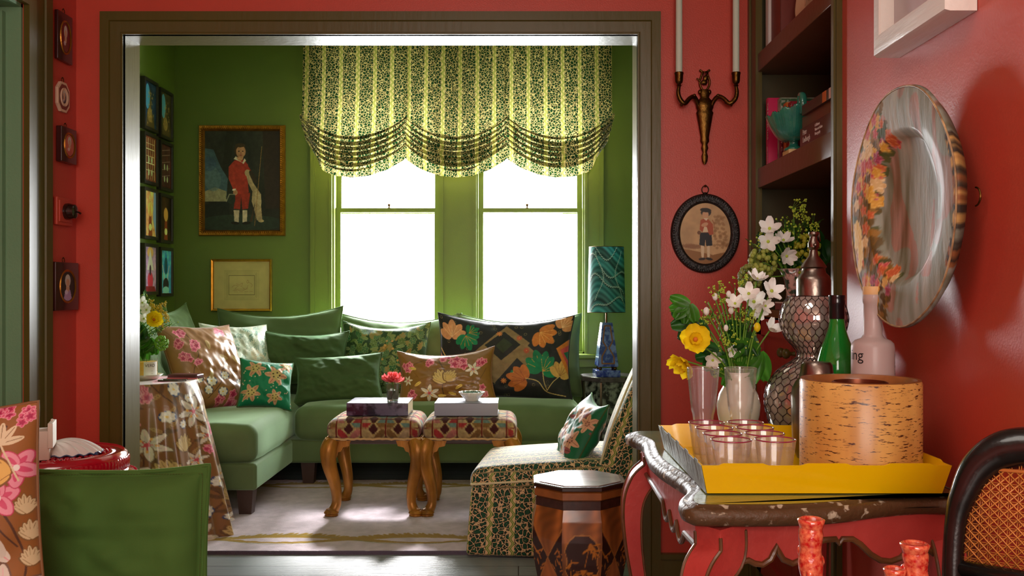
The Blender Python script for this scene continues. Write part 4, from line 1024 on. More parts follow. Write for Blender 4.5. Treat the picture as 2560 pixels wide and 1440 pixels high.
# ------------------------------------------------------------------ red carved garden seat with shell
M_redgl=mat('red_glaze',rgb(186,18,40),rough=.12,coat=1,var=.1,vscale=12,spec=.6)
def redseat():
    cx,cy=-1.433,2.93; 
    ts=2400/cy; zt=EYE-(1133-728)/ts
    o=E('garden_seat','glossy crimson carved ceramic garden seat behind the green cushion, holding a shell','stool',(cx,cy,0))
    r=.225
    b=MB(); b.lathe([(0,zt-.003),(r-.055,zt-.003),(r-.05,zt+.001),(r-.043,zt-.003),(r-.02,zt-.003),(r-.012,zt+.002),(r-.004,zt-.004),(r,zt-.014)],seg=180,mod=None,cap=False); b.build('top',M_redgl,o,smooth=60)
    b=MB(); b.lathe([(r,zt-.014),(r+.003,zt-.02),(r+.002,zt-.05),(r-.004,zt-.055),(r+.0,zt-.062)],seg=320,mod=lambda rr,z,t:rr+.0025*np.abs(np.sin(t*50)),cap=False); b.build('fluted_rim',M_redgl,o,smooth=60)
    b=MB(); b.lathe([(r,zt-.060),(r+.028,zt-.072),(r+.034,zt-.078),(r+.030,zt-.084)],seg=120,cap=False)
    for k in range(120):
        a=2*PI*k/120; b.ball(((r+.024)*math.cos(a),(r+.024)*math.sin(a),zt-.070),.004,6,5)
    b.build('beaded_collar',M_redgl,o,smooth=60)
    zz=np.linspace(0,zt-.082,60); b=MB()
    pr=[( .20+.062*math.sin(PI*min(1,(z/(zt-.08))*.86+.10))**.8,z) for z in zz]
    b.lathe(pr,seg=220,mod=lambda rr,z,t:rr+.006*np.sign(np.sin(t*22+z*90))*np.abs(np.sin(t*22+z*90)*np.sin(t*22-z*90))**.5,cap=False); b.build('basket_body',M_redgl,o,smooth=60)
    # raised floral carving on the top
    b=MB(); R=random.Random(2)
    for k in range(70):
        a=R.random()*6.28; d=(r-.06)*R.uniform(.55,1); x,y=d*math.cos(a),d*math.sin(a)
        for q in range(4): b.ball((x+.011*math.cos(q*1.57+a),y+.011*math.sin(q*1.57+a),zt-.002),(.008,.005,.003),8,5,M=RZ(q*1.57+a))
    b.build('floral_relief',M_redgl,o,smooth=60)
    # shell dish lying face down
    sx,sy=P(176,1110,2.90).x,2.93
    s=E('shell_dish','white ribbed scallop shell dish with blue tips, resting on the crimson garden seat','dish',(sx,sy,zt),.15)
    n,m=90,40; U,V=np.meshgrid(np.linspace(-1,1,n),np.linspace(0,1,m)); ang=U*1.35; rad=V*(.105+.035*np.cos(ang*1.1)); 
    x=rad*np.sin(ang)*.80; y=rad*np.cos(ang)*1.0-.07; zc=.040*np.sin(PI*np.clip(V*.86+.16,0,1))**.8*(np.cos(U*PI/2)**.45)+.004; rib=.0028*np.cos(ang*26)*V
    A=np.stack([y*1.15,x*1.0,zc+rib],-1); C=np.zeros(A.shape)+np.array([232,226,220])/255.; bl=(np.abs(U)>.93)|(V<.10)|(V>.975); C[bl]=np.array([70,96,130])/255.
    b=MB(); b.grid(A,c=C); b.build('shell',mat('shell_glaze',rough=.15,attr=1,coat=.6),s,smooth=180,solid=.004)
    M_bl=mat('blue_glaze',rgb(60,84,120),rough=.15,coat=.6)
    for q in((-.07,-.03),(.06,.04),(.07,-.04)): MB().tube([(q[0],q[1],.006),(q[0]*1.1,q[1]*1.1,.001)],.004,seg=6).build('foot',M_bl,s)
    # white card box at the left on the seat
    k=E('white_box','small white box with a thin raised lid, at the left edge of the crimson seat','box',(P(84,1120,2.80).x-.002,2.84,zt),.35)
    b=MB(); b.rbox(-.035,.03,-.045,.045,0,.085,r=.002,n=2); b.build('body',mat('white_card',rgb(226,214,198),rough=.7),k)
    b=MB(); b.rbox(.026,.040,-.050,.050,.035,.108,r=.002,n=2).ball((.033,0,.112),.004,10,8); b.build('lid',mat('white_card_lid',rgb(232,222,206),rough=.6),k)
redseat()
# cushions in the left foreground and the seat that carries them
o=E('bench','low upholstered bench under the two foreground cushions','bench',(-1.12,2.28,0)); MB().rbox(-.55,.30,-.34,.34,.10,.375,r=.04,n=4).build('seat',mat('bench_cloth',rgb(120,110,90),rough=.8),o)
[MB().box(x,x+.05,y,y+.05,0,.12).build('leg',M_darkwood,o,smooth=0) for x in(-.50,.22) for y in(-.28,.22)]
gp=E('throw_pillow','plain bright green velvet cushion with flanged stitched edge, front left','cushion',(0,0,0)); Mx=TR(-1.015,2.42,.368)@RZ(-.03)@RX(-.12)@RY(-.012); gp.matrix_local=Mx
M_gv=mat('bright_green_velvet',rgb(72,104,46),rough=.8,sheen=.6,sheen_tint=rgb(160,210,130),var=.10,vscale=5,bump=.06,bscale=250,spec=.15)
W_,H_=.455,.335
U,V=np.meshgrid(np.linspace(-1,1,150),np.linspace(-1,1,110)); fl=.93
def flat(u): return np.clip(1-(np.abs(u)/fl)**4,0,1)
tb=(flat(U)*flat(V))**.6
wn=vnoise(U*4+9,V*4+3,5)-.5; b=MB()
for sg in(-1,1):
    A=np.stack([U*W_/2*(1-.02*(1-V**2)),sg*(.004+.065*tb*(1+.35*wn))+.004*np.sin(U*9+V*4)*(1-tb),(V*(1-.03*(1-U**2))+1)*H_/2+.006*np.clip(U*V,0,1)**2*2],-1); b.grid(A,flip=sg>0)
b.build('cover',M_gv,gp,smooth=180)
b=MB(); 
pts=[]
for side in range(4):
    for t in np.linspace(-1,1,60)[:-1]:
        u,v={0:(t,-1),1:(1,t),2:(-t,1),3:(-1,-t)}[side]; pts.append((u,v))
pts.append(pts[0])
b.tube([(u*W_/2*(1-.02*(1-v*v)),0,(v*(1-.03*(1-u*u))+1)*H_/2+.006*max(0,u*v)**2*2) for u,v in pts],.006,seg=6,cap=False); b.build('flange_edge',M_gv,gp,smooth=180)
b=MB(); 
for k in range(0,len(pts)-1,1):
    u,v=pts[k]; u2,v2=pts[k+1]; f=.945
    b.tube([(u*W_/2*f,-.011,(v*f+1)*H_/2),((u*.4+u2*.6)*W_/2*f,-.011,((v*.4+v2*.6)*f+1)*H_/2)],.0008,seg=4)
b.build('stitching',mat('olive_thread',rgb(70,80,30),rough=.8),gp)
# foreground chintz cushion
c=Cv(.5,.55,640,(150,96,46)); c.noise(.05,5)
vine(c,[(.08,.02),(.14,.15),(.10,.30),(.16,.50)],.005); vine(c,[(.26,.02),(.24,.2),(.30,.35),(.26,.52)],.005)
for k,(x,y) in enumerate(((.10,.10),(.25,.12),(.16,.24),(.30,.28),(.08,.38),(.22,.40),(.12,.50),(.30,.48))):
    [lily,pink_bloom,bigleaf,morning][k%4](c,x,y,*((.075,) if k%4==0 else (.045,k) if k%4==1 else (.08,1.5) if k%4==2 else (.035,)))
vine(c,[(.40,.02),(.47,.15),(.46,.25),(.42,.35),(.44,.50)],.005); vine(c,[(.46,.22),(.42,.28),(.40,.33)],.004)
def orch(x,y,r,rot):
    for k in range(5):
        a=rot+k*1.257; c.petal(x,y,r*1.05,r*.78,a,(200,70,100)); c.petal(x,y,r,r*.68,a,(236,150,166)); c.petal(x,y,r*.7,r*.28,a,(214,84,116))
    c.ell(x,y,r*.16,r*.16,0,(240,230,220))
for x,y in((.485,.20),(.488,.26),(.48,.32)): bigleaf(c,x,y-.03,.05,1.6,(216,196,150),(130,96,56))
lily(c,.425,.10,.085,.5); c.petal(.44,.19,.075,.030,2.3,(226,216,196),vein=(230,150,150)); c.petal(.43,.20,.065,.026,1.9,(216,206,186)); lily(c,.36,.05,.07,.2)
orch(.425,.335,.048,.3); orch(.465,.40,.046,.9); orch(.38,.42,.05,.2); bigleaf(c,.455,.385,.075,2.9,(230,184,96),(140,92,46))
for a in(.2,.9,1.5,2.2,2.9): c.leaf(.43,.46,.05,.018,a,(226,206,166),(130,96,60))
c.line([(.43,.46),(.47,.37)],.004,(226,206,166)); pink_bloom(c,.475,.52,.03,3); pink_bloom(c,.43,.535,.028,4)
place_pillow('throw_pillow','brown chintz cushion with white lilies and pink orchids at the left frame edge',.48,.52,.15,c,(-1.275,2.10,.375),rz=.10,lean=-.10,roll=-.085,n=420,seed=41,pinch=.05,mt=M_cloth,pipe_mat=M_brpipe)
# ------------------------------------------------------------------ painted console table
TZ=.765
def console():
    o=E('console_table','painted red console with worn green scalloped top, standing against the right red wall','table',(.60,2.2,0)); inv=TR(-.60,-2.2,0)
    out=[(.885,2.74),(.45,2.74),(.335,2.735),(.302,2.70),(.300,2.66),(.318,2.60),(.328,2.53),(.318,2.42),(.312,2.30),(.318,2.19),(.330,2.10),(.345,2.00),(.338,1.93),(.315,1.87),(.303,1.82),(.306,1.775),(.330,1.752),(.40,1.748),(.50,1.752),(.60,1.775),(.70,1.822),(.78,1.845),(.84,1.842),(.885,1.85)]
    # smooth outline
    sm=[tuple(p)[:2] for p in bez([(x,y,0) for x,y in out],5)]
    ctr=Vector((.6,2.25))
    O=np.array(sm); n=len(O)
    nx=np.roll(O,-1,0)-np.roll(O,1,0); nn=np.stack([-nx[:,1],nx[:,0]],-1); nn/=np.linalg.norm(nn,axis=1,keepdims=True)+1e-9
    if ((O-np.array(ctr))*nn).sum()>0: nn=-nn     # inward
    b=MB(); A=[]
    for ins,z in((.030,TZ),(.022,TZ-.001),(.017,TZ-.006),(.010,TZ-.004),(.002,TZ-.010),(.0,TZ-.020),(.004,TZ-.032),(.016,TZ-.038),(.03,TZ-.038)):
        q=O+nn*ins; A.append(np.concatenate([q,np.full((n,1),z)],1))
    A=np.array(A); b.grid(xf(inv,A.reshape(-1,3)).reshape(A.shape)[:, :],closeu=True,flip=True)
    m=mat('worn_brown_moulding',rgb(88,62,36),rough=.5,coat=.0,bump=.4,bscale=50,col2=rgb(190,176,150),var=.30,vscale=38)
    # chipped paint: sparse pale specks
    r=[x for x in m.node_tree.nodes if x.type=='VALTORGB'][0]; r.color_ramp.elements[0].position=.595; r.color_ramp.elements[1].position=.66
    b.build('moulded_edge',m,o,smooth=180)
    b=MB(); q=O+nn*.029; V=np.concatenate([q,np.full((n,1),TZ+.0005)],1); b.add(xf(inv,V),[tuple(range(n))]); V2=V.copy(); V2[:,2]-=.02; b.add(xf(inv,V2),[tuple(range(n))[::-1]])
    m=mat('worn_green_top',rgb(52,96,72),rough=.24,coat=.4,bump=.25,bscale=30,col2=rgb(150,140,60),var=.2,vscale=5,bstretch=(.6,3,1)); b.build('tabletop',m,o,smooth=0)
    M_tred=mat('worn_red_paint',rgb(176,44,44),rough=.38,bump=.3,bscale=30,col2=rgb(206,84,74),var=.2,vscale=6)
    M_tbrn=mat('brown_bead',rgb(104,66,34),rough=.4,coat=.2,var=.3,vscale=30)
    # aprons with scalloped lower edge
    def apron(p0,p1,prof,th,name='apron'):
        p0=Vector((p0[0],p0[1],0)); p1=Vector((p1[0],p1[1],0)); d=(p1-p0); L=d.length; d.normalize(); nrm=Vector((d.y,-d.x,0))
        Mx=inv@basis(p0,d,Vector((0,0,1)),nrm)
        pts=[(0,TZ-.036)]+[(L,TZ-.036)]+[(L*(1-t),z) for t,z in prof]
        b=MB(); b.prism(pts,-th,0,M=Mx); ap=b.build(name,M_tred,o,smooth=0)
        e=MB(); e.tube([Mx@Vector((L*(1-t),z,.002)) for t,z in prof],.006,seg=8); e.build('apron_bead',M_tbrn,ap)
    def scal(segs):
        out=[]
        for (t0,z0_),(t1,z1_),dip in segs:
            for k in range(12):
                t=k/12; out.append((t0+(t1-t0)*t,z0_+(z1_-z0_)*t-dip*math.sin(PI*t)))
        out.append((segs[-1][1])); return out
    zb=.655
    apx=[(1790,1412),(1840,1412),(1855,1403),(1870,1400),(1885,1408),(1905,1411),(1925,1398),(1934,1380),(1940,1364),(1946,1380),(1957,1398),(1980,1408),(2003,1398),(2018,1372),(2035,1356),(2060,1349),(2088,1347),(2096,1357),(2104,1347),(2130,1347),(2150,1360),(2175,1385),(2200,1400),(2225,1403),(2250,1394),(2275,1368),(2295,1362),(2320,1374),(2345,1392),(2390,1400)]
    apr=[]
    for px,py in apx:
        d_=1.80+.07*(px-1780)/620; s_q=2400/d_; apr.append((((px-VX)/s_q-.365)/.503,EYE-(py-728)/s_q))
    apr=[(1-t,z) for t,z in apr][::-1]
    apron((.365,1.800),(.868,1.872),apr,.02)
    apron((.352,2.68),(.352,1.86),scal([((0,.66),(.2,.65),.0),((.2,.65),(.32,.65),.03),((.32,.65),(.44,.65),.03),((.44,.65),(.56,.65),.03),((.56,.65),(1,.66),.0)]),.02)
    apron((.865,2.69),(.37,2.69),scal([((0,.66),(1,.66),.02)]),.02)
    # cabriole legs, flat painted boards with brown beads
    def cleg(cx,cy,dx,dy,sc=1.0):
        pth=bez([(cx,cy,TZ-.04),(cx,cy,.672),(cx+dx*.62,cy+dy*.62,.635),(cx+dx*1.0,cy+dy*1.0,.57),(cx+dx*.95,cy+dy*.95,.46),(cx+dx*.55,cy+dy*.55,.30),(cx+dx*.2,cy+dy*.2,.14),(cx+dx*.3,cy+dy*.3,.04),(cx+dx*.7,cy+dy*.7,0)],6)
        b=MB(); n_=len(pth); w=ramp([.042,.042,.040,.034,.028,.022,.019,.022,.026],n_); A=np.zeros((n_,4,3))
        side=Vector((-dy,dx,0)).normalized()
        for k,p in enumerate(pth):
            t=(pth[min(k+1,n_-1)]-pth[max(k-1,0)]).normalized(); u=t.cross(side).normalized()
            for j,(a,c_) in enumerate(((-1,-1),(1,-1),(1,1),(-1,1))): A[k,j]=p+side*(a*w[k]*.78)+u*(c_*w[k]*.78)
        sh=A.shape; b.grid(xf(inv,A.reshape(-1,3)).reshape(sh),closeu=True); b.f.append((0,1,2,3)); b.f.append(tuple((n_-1)*4+j for j in(3,2,1,0)))
        lg=b.build('leg',M_tred,o,smooth=35)
        lg.modifiers.new('Bevel','BEVEL').width=.004
        e=MB()
        for j in(0,1,2,3): e.tube([inv@Vector(A[k,j]) for k in range(2,n_-1)],.0035,seg=6)
        e.build('leg_bead',M_tbrn,lg)
    cleg(.378,1.802,-.045,-.03); cleg(.375,2.66,-.06,.0); cleg(.835,1.90,.0,-.04); cleg(.835,2.66,.0,.02)
console()

# ------------------------------------------------------------------ yellow tray
M_yel=mat('yellow_enamel',rgb(248,200,6),rough=.22,coat=.5,spec=.5)
def tray():
    x0,x1,y0,y1=.366,.822,1.862,2.395; zb=TZ+.003; h=.056; fl=.013
    o=E('tray','yellow enamel tray with notched handles and a pale hammered outer end, on the console','tray',((x0+x1)/2,(y0+y1)/2,zb),-.0)
    X,Y=(x1-x0)/2,(y1-y0)/2
    MB().rbox(-X,X,-Y,Y,0,.004,r=.0015,n=2).build('base',M_yel,o)
    def side(p0,p1,nrm,name,m,ns=3,H=h):
        # wall leaning outwards with raised tabs along the rim
        p0=Vector(p0); p1=Vector(p1); L=(p1-p0).length; d=(p1-p0).normalized(); n=Vector(nrm); b=MB(); K=90
        A=np.zeros((4,K,3))
        for k in range(K):
            t=k/(K-1); s=t*2-1; ww=L/2+fl*0
            # tabs
            u=(t*ns)%1; tab=.004*max(0,min(1,(.30-abs(u-.5))/.06)) if ns else 0
            top=p0+(p1-p0)*t+d*(s*fl)+n*fl+Vector((0,0,H+tab)); bot=p0+(p1-p0)*t
            A[0,k]=bot; A[1,k]=top; A[2,k]=top-n*.003+Vector((0,0,.0003)); A[3,k]=bot-n*.003
        b.grid(A); return b.build(name,m,o,smooth=20)
    side((-X,-Y,.0),(X,-Y,.0),(0,-1,0),'front_wall',M_yel)
    side((X,-Y,0),(X,Y,0),(1,0,0),'side_wall',M_yel)
    side((X,Y,0),(-X,Y,0),(0,1,0),'back_wall',M_yel)
    side((-X,Y,0),(-X,-Y,0),(-1,0,0),'side_wall',M_yel,ns=0)
    m=mat('hammered_tin',rgb(150,160,150),rough=.5,metal=.4,bump=.5,bscale=30,var=.15,vscale=10)
    b=MB(); K=120; A=np.zeros((2,K,3))
    for k in range(K):
        t=k/(K-1); s=t*2-1; u=(t*5)%1; tab=.005 if .3<u<.62 else 0
        A[0,k]=(-X-.0015,s*Y,0); A[1,k]=(-X-fl-.0015,s*(Y+fl),h+tab)
    b.grid(A); b.build('outer_plate',m,o,smooth=0,solid=.0015)
    return zb+.004
TB=tray()
# ------------------------------------------------------------------ tumblers
M_tumb=thinglass('tumbler_glass',(.985,.98,.98),.03,1.6,.035)
def tumbler(x,y,label):
    o=E('tumbler',label,'glass',(x,y,TB),0,'plum-rimmed tumblers on the tray')
    fl=lambda r,z,t: r*(1+.016*np.cos(t*16)*(1-z/.1))
    MB().lathe([(0,0),(.027,0),(.029,.003),(.0405,.090),(.0390,.090),(.0275,.008),(0,.008)],seg=64,mod=fl).build('glass',M_tumb,o,smooth=60)
    MB().tube([(.0398*math.cos(a),.0398*math.sin(a),.0905) for a in np.linspace(0,2*PI,48)],.0014,seg=6,cap=False).build('rim',M_pink_rim,o,smooth=180)
    return o
rows=('front','second','third','back')
for i,y in enumerate((1.925,2.008,2.092,2.176)):
    tumbler(.427,y,'ribbed clear tumbler with thin plum rim, %s in the left row'%('front one','second from front','third from front','hindmost')[i])
    tumbler(.516,y+.003,'ribbed clear tumbler with thin plum rim, %s in the right row'%('front one','second from front','third from front','hindmost')[i])
def highball(x,y,label,tilt=0):
    o=E('highball_glass',label,'glass',(x,y,TB),.2,'tall fluted glasses at the back of the tray'); 
    pr=[(0,0),(.0205,0),(.021,.004),(.0175,.012),(.0190,.05),(.0240,.095),(.0275,.103),(.0300,.125),(.0380,.205),(.0365,.205),(.0285,.125),(.0255,.103),(.0220,.095),(.016,.03),(0,.028)]
    MB().lathe(pr,seg=72,mod=lambda r,z,t:r*(1+.055*np.abs(np.cos(t*5.5))*(1 if z<.10 else .5))).build('glass',M_tumb,o,smooth=50)
    MB().tube([(.0368*math.cos(a),.0368*math.sin(a),.2055) for a in np.linspace(0,2*PI,48)],.001,seg=6,cap=False).build('rim',thinglass('rim_glass',(.95,.9,.9),.05,1.6,.1),o,smooth=180)
    return o
s=2400/2.29
highball((1758-VX)/s,2.29,'tall flared fluted glass, the left of the pair at the back of the tray')
highball((1850-VX)/s,2.285,'tall flared fluted glass, right of the pair, before the cream vase')
# ------------------------------------------------------------------ cork bucket
def cork_mat():
    m=bpy.data.materials.new('cork_veneer'); t,N,L=nt(m); b=N['Principled BSDF']; b.inputs['Roughness'].default_value=.42; b.inputs['Coat Weight'].default_value=.25; b.inputs['Coat Roughness'].default_value=.2
    tc=N.new('ShaderNodeTexCoord'); g=N.new('ShaderNodeTexNoise'); g.inputs['Scale'].default_value=14; g.inputs['Detail'].default_value=3
    r=N.new('ShaderNodeValToRGB'); r.color_ramp.elements[0].position=.3; r.color_ramp.elements[0].color=(*rgb(190,132,60),1); r.color_ramp.elements[1].position=.7; r.color_ramp.elements[1].color=(*rgb(228,178,96),1)
    mp0=N.new('ShaderNodeMapping'); mp0.inputs['Scale'].default_value=(1,1,.25); L.new(tc.outputs['Object'],mp0.inputs[0]); L.new(mp0.outputs[0],g.inputs[0]); L.new(g.outputs[0],r.inputs[0])
    mp=N.new('ShaderNodeMapping'); mp.inputs['Scale'].default_value=(1,1,6); L.new(tc.outputs['Object'],mp.inputs[0])
    n=N.new('ShaderNodeTexNoise'); n.inputs['Scale'].default_value=40; n.inputs['Detail'].default_value=3; n.inputs['Roughness'].default_value=.7; L.new(mp.outputs[0],n.inputs[0])
    r2=N.new('ShaderNodeValToRGB'); r2.color_ramp.elements[0].position=.565; r2.color_ramp.elements[0].color=(0,0,0,1); r2.color_ramp.elements[1].position=.63
    L.new(n.outputs[0],r2.inputs[0]); mx=N.new('ShaderNodeMix'); mx.data_type='RGBA'; mx.inputs[7].default_value=(*rgb(70,34,18),1); L.new(r2.outputs[0],mx.inputs[0]); L.new(r.outputs[0],mx.inputs[6]); L.new(mx.outputs[2],b.inputs['Base Color'])
    return m
M_cork=cork_mat()
bx,by=(2152-VX)/(2400/1.99),1.995; R_=.121; hz=.205
o=E('ice_bucket','round cork-covered bucket with open top standing in the yellow tray','bucket',(bx,by,TB),0)
MB().lathe([(0,0),(R_-.003,0),(R_,.003),(R_,hz-.005),(R_-.003,hz)],seg=96,cap=False).build('body',M_cork,o,smooth=40)
MB().lathe([(R_-.004,hz-.001),(R_-.002,hz+.0015),(R_-.010,hz+.001),(R_-.014,hz-.010),(R_-.014,.02),(0,.02)],seg=96,cap=False).build('rim',mat('cork_rim',rgb(150,92,48),rough=.4,coat=.3,var=.2,vscale=30),o,smooth=40)
MB().lathe([(.055,hz-.03),(.056,hz-.006),(.052,hz-.004),(.051,hz-.03)],seg=48,cap=False).build('inner_cup',mat('copper_cup',rgb(130,72,50),rough=.3,metal=.8),o)
# ------------------------------------------------------------------ pewter syphon with wire mesh
sd=2.50; s=2400/sd; sxp=(2034-VX)/s; zt=TZ
def R2(px): return px/s
def Zs(py): return EYE-(py-728)/s-TZ
o=E('seltzer_syphon','tall double-gourd glass syphon wrapped in chicken wire with pewter head, on the console','syphon',(sxp,sd,TZ),0)
gp_=[(0,.004),(.085,.004),(.105,.03),(R2(119),Zs(1010)),(R2(110),Zs(960)),(R2(84),Zs(925)),(R2(52),Zs(903)),(R2(38),Zs(889)),(R2(45),Zs(872)),(R2(68),Zs(845)),(R2(81),Zs(810)),(R2(81),Zs(785)),(R2(72),Zs(757)),(R2(60),Zs(740))]
gp2=[tuple(p)[:2] for p in bez([(r,z,0) for r,z in gp_],5)]
MB().lathe([(max(r,0),z) for r,z in gp2],seg=64,cap=False).build('glass_body',mat('smoky_mirror_glass',rgb(190,176,166),rough=.05,metal=.6,coat=.6,var=.25,vscale=14),o,smooth=180)
w=MB(); prof=gp2
zz=np.array([p[1] for p in prof]); rr=np.array([p[0] for p in prof]); i0=4
arc=np.concatenate([[0],np.cumsum(np.hypot(np.diff(rr),np.diff(zz)))]); 
def surf(a,t): return float(np.interp(a,arc,rr))+.0015, float(np.interp(a,arc,zz))
nh=26; ah=.019; a=arc[8]; row=0
while a<arc[-1]-.004:
    for k in range(nh):
        th0=2*PI*(k+.5*(row%2))/nh; dth=PI/nh
        r0,z0_=surf(a,0); r1,z1_=surf(a+ah*.45,0); r2_,z2_=surf(a+ah,0)
        def pt(r,z,t): return (r*math.cos(t),r*math.sin(t),z)
        w.tube([pt(r0,z0_,th0),pt(r1,z1_,th0)],.0009,seg=4,cap=False)
        w.tube([pt(r1,z1_,th0),pt(r2_,z2_,th0+dth)],.0009,seg=4,cap=False); w.tube([pt(r1,z1_,th0),pt(r2_,z2_,th0-dth)],.0009,seg=4,cap=False)
    a+=ah; row+=1
w.build('wire_mesh',mat('rusty_wire',rgb(70,48,40),rough=.4,metal=.8),o,smooth=180)
MB().lathe([(R2(42),Zs(742)),(R2(42),Zs(700)),(R2(38),Zs(690)),(R2(30),Zs(682)),(R2(28),Zs(672)),(R2(32),Zs(668)),(R2(24),Zs(655)),(R2(12),Zs(640)),(R2(9),Zs(625)),(R2(14),Zs(618)),(R2(14),Zs(608)),(R2(10),Zs(600)),(R2(9),Zs(592)),(R2(13),Zs(586)),(R2(12),Zs(580)),(0,Zs(580))],seg=40,cap=False).build('pewter_head',M_pewter,o,smooth=35)
MB().ball((0,-R2(14),Zs(613)),.006,14,10).tube([(-R2(6),0,Zs(590)),(R2(13),0,Zs(583)),(R2(14),0,Zs(604))],.004).build('lever',M_pewter,o,smooth=180)
# pewter shaker in front of it
sd2=2.24; s2=2400/sd2; x2=(2042-VX)/s2
f=lambda py: EYE-(py-728)/s2-TB
o=E('cocktail_shaker','dull pewter cocktail shaker standing between the syphon and the cork bucket','shaker',(x2,sd2,TB))
MB().lathe([(0,0),(.045,0),(.055,.02),(64/s2,f(988)),(62/s2,f(985)),(60/s2,f(972)),(52/s2,f(955)),(42/s2,f(943))],seg=48,cap=False).build('body',M_pewter,o,smooth=40)
MB().lathe([(42/s2,f(944)),(43/s2,f(940)),(40/s2,f(930)),(38/s2,f(912)),(33/s2,f(905)),(0,f(903))],seg=48,cap=False).build('cap',M_pewter,o,smooth=40)
# green wine bottle
sd3=2.23; s3=2400/sd3; x3=(2094-VX)/s3+.004; f=lambda py: EYE-(py-728)/s3-TB; q=lambda p:p/s3
M_gg=mat('green_bottle_glass',rgb(40,170,60),rough=.04,trans=.55,ior=1.45,coat=.5)
o=E('wine_bottle','green glass bottle with black screw cap behind the cork bucket','bottle',(x3+.012,sd3+.13,TZ)); 
sd3+=.13; s3=2400/sd3; f=lambda py: EYE-(py-728)/s3-TZ; o.location.x=(2092-VX)/s3
MB().lathe([(0,0),(q(44),0),(q(48),.01),(q(49),f(915)),(q(47),f(900)),(q(40),f(872)),(q(29),f(845)),(q(21),f(820)),(q(17),f(790)),(0,f(790))],seg=48,cap=False).build('glass',M_gg,o,smooth=60)
MB().lathe([(q(19),f(797)),(q(19.5),f(794)),(q(19),f(765)),(q(20.5),f(760)),(q(20.5),f(752)),(q(19.5),f(748)),(q(20.5),f(744)),(q(20),f(738)),(0,f(737))],seg=48,cap=False,mod=None).build('screw_cap',mat('black_cap',rgb(24,20,22),rough=.2,coat=.4),o,smooth=40)
b=MB(); b.lathe([(q(49.6),f(1010)),(q(49.6),f(935))],seg=40,cap=False); b.build('label_band',mat('cream_label',rgb(226,214,180),rough=.6),o,smooth=60)
# frosted gin bottle
sd4=2.16; s4=2400/sd4; f=lambda py: EYE-(py-728)/s4-TB; q=lambda p:p/s4
M_fr=mat('frosted_glass',rgb(214,190,184),rough=.42,trans=.35,ior=1.3,spec=.5,coat=.15)
o=E('gin_bottle','frosted clear bottle with pale wooden stopper, behind the cork bucket','bottle',((2182-VX)/s4,sd4,TB))
MB().lathe([(0,0),(q(48),0),(q(52),.006),(q(52),f(868)),(q(50),f(858)),(q(42),f(850)),(q(28),f(845)),(q(23),f(836)),(q(22),f(760)),(q(24),f(756)),(q(25),f(740)),(q(24),f(736)),(0,f(736))],seg=56,cap=False).build('glass',M_fr,o,smooth=50)
MB().lathe([(q(18),f(757)),(q(18),f(738)),(q(24),f(737)),(q(24.5),f(734)),(q(24.5),f(719)),(q(23),f(716)),(0,f(716))],seg=40,cap=False).build('stopper',mat('pale_wood_stopper',rgb(222,176,120),rough=.55,var=.12,vscale=30),o,smooth=40)
def curved_text(s,size,R,th0,z,name,m,parent):
    V,F=text_mesh(s,size,depth=.0); th=th0+V[:,0]/R; A=np.stack([R*np.sin(th),-R*np.cos(th),z+V[:,1]],-1); b=MB(); b.add(A,F); b.build(name,m,parent,smooth=0)
M_ink=mat('black_ink',rgb(30,26,26),rough=.6)
curved_text('ing',.034,q(52)+.0006,-1.60,f(898),'lettering',M_ink,o)
for k,(py,w_) in enumerate(((888,'.......'),(906,'....'),(916,'......'),(926,'...'),(934,'.....'))):
    curved_text('|||||||'[:len(w_)],.006,q(52)+.0006,.95,f(py),'small_print',M_ink,o)
# cream vase behind the glasses
sd5=2.52; s5=2400/sd5; x5=(1846-VX)/s5; f=lambda py: EYE-(py-728)/s5-TZ; q=lambda p:p/s5
o=E('ceramic_vase','plain cream ceramic vase of mixed garden flowers behind the tall glasses','vase',(x5,sd5,TZ))
MB().lathe([(0,0),(q(34),0),(q(38),.01),(q(52),f(1035)),(q(54),f(1010)),(q(48),f(985)),(q(34),f(960)),(q(28),f(945)),(q(30),f(930)),(q(27),f(930)),(q(25),f(945))],seg=48,cap=False).build('body',mat('cream_glaze',rgb(208,204,186),rough=.2,coat=.4),o,smooth=180)
VASE=Vector((x5,sd5,TZ+f(930)))

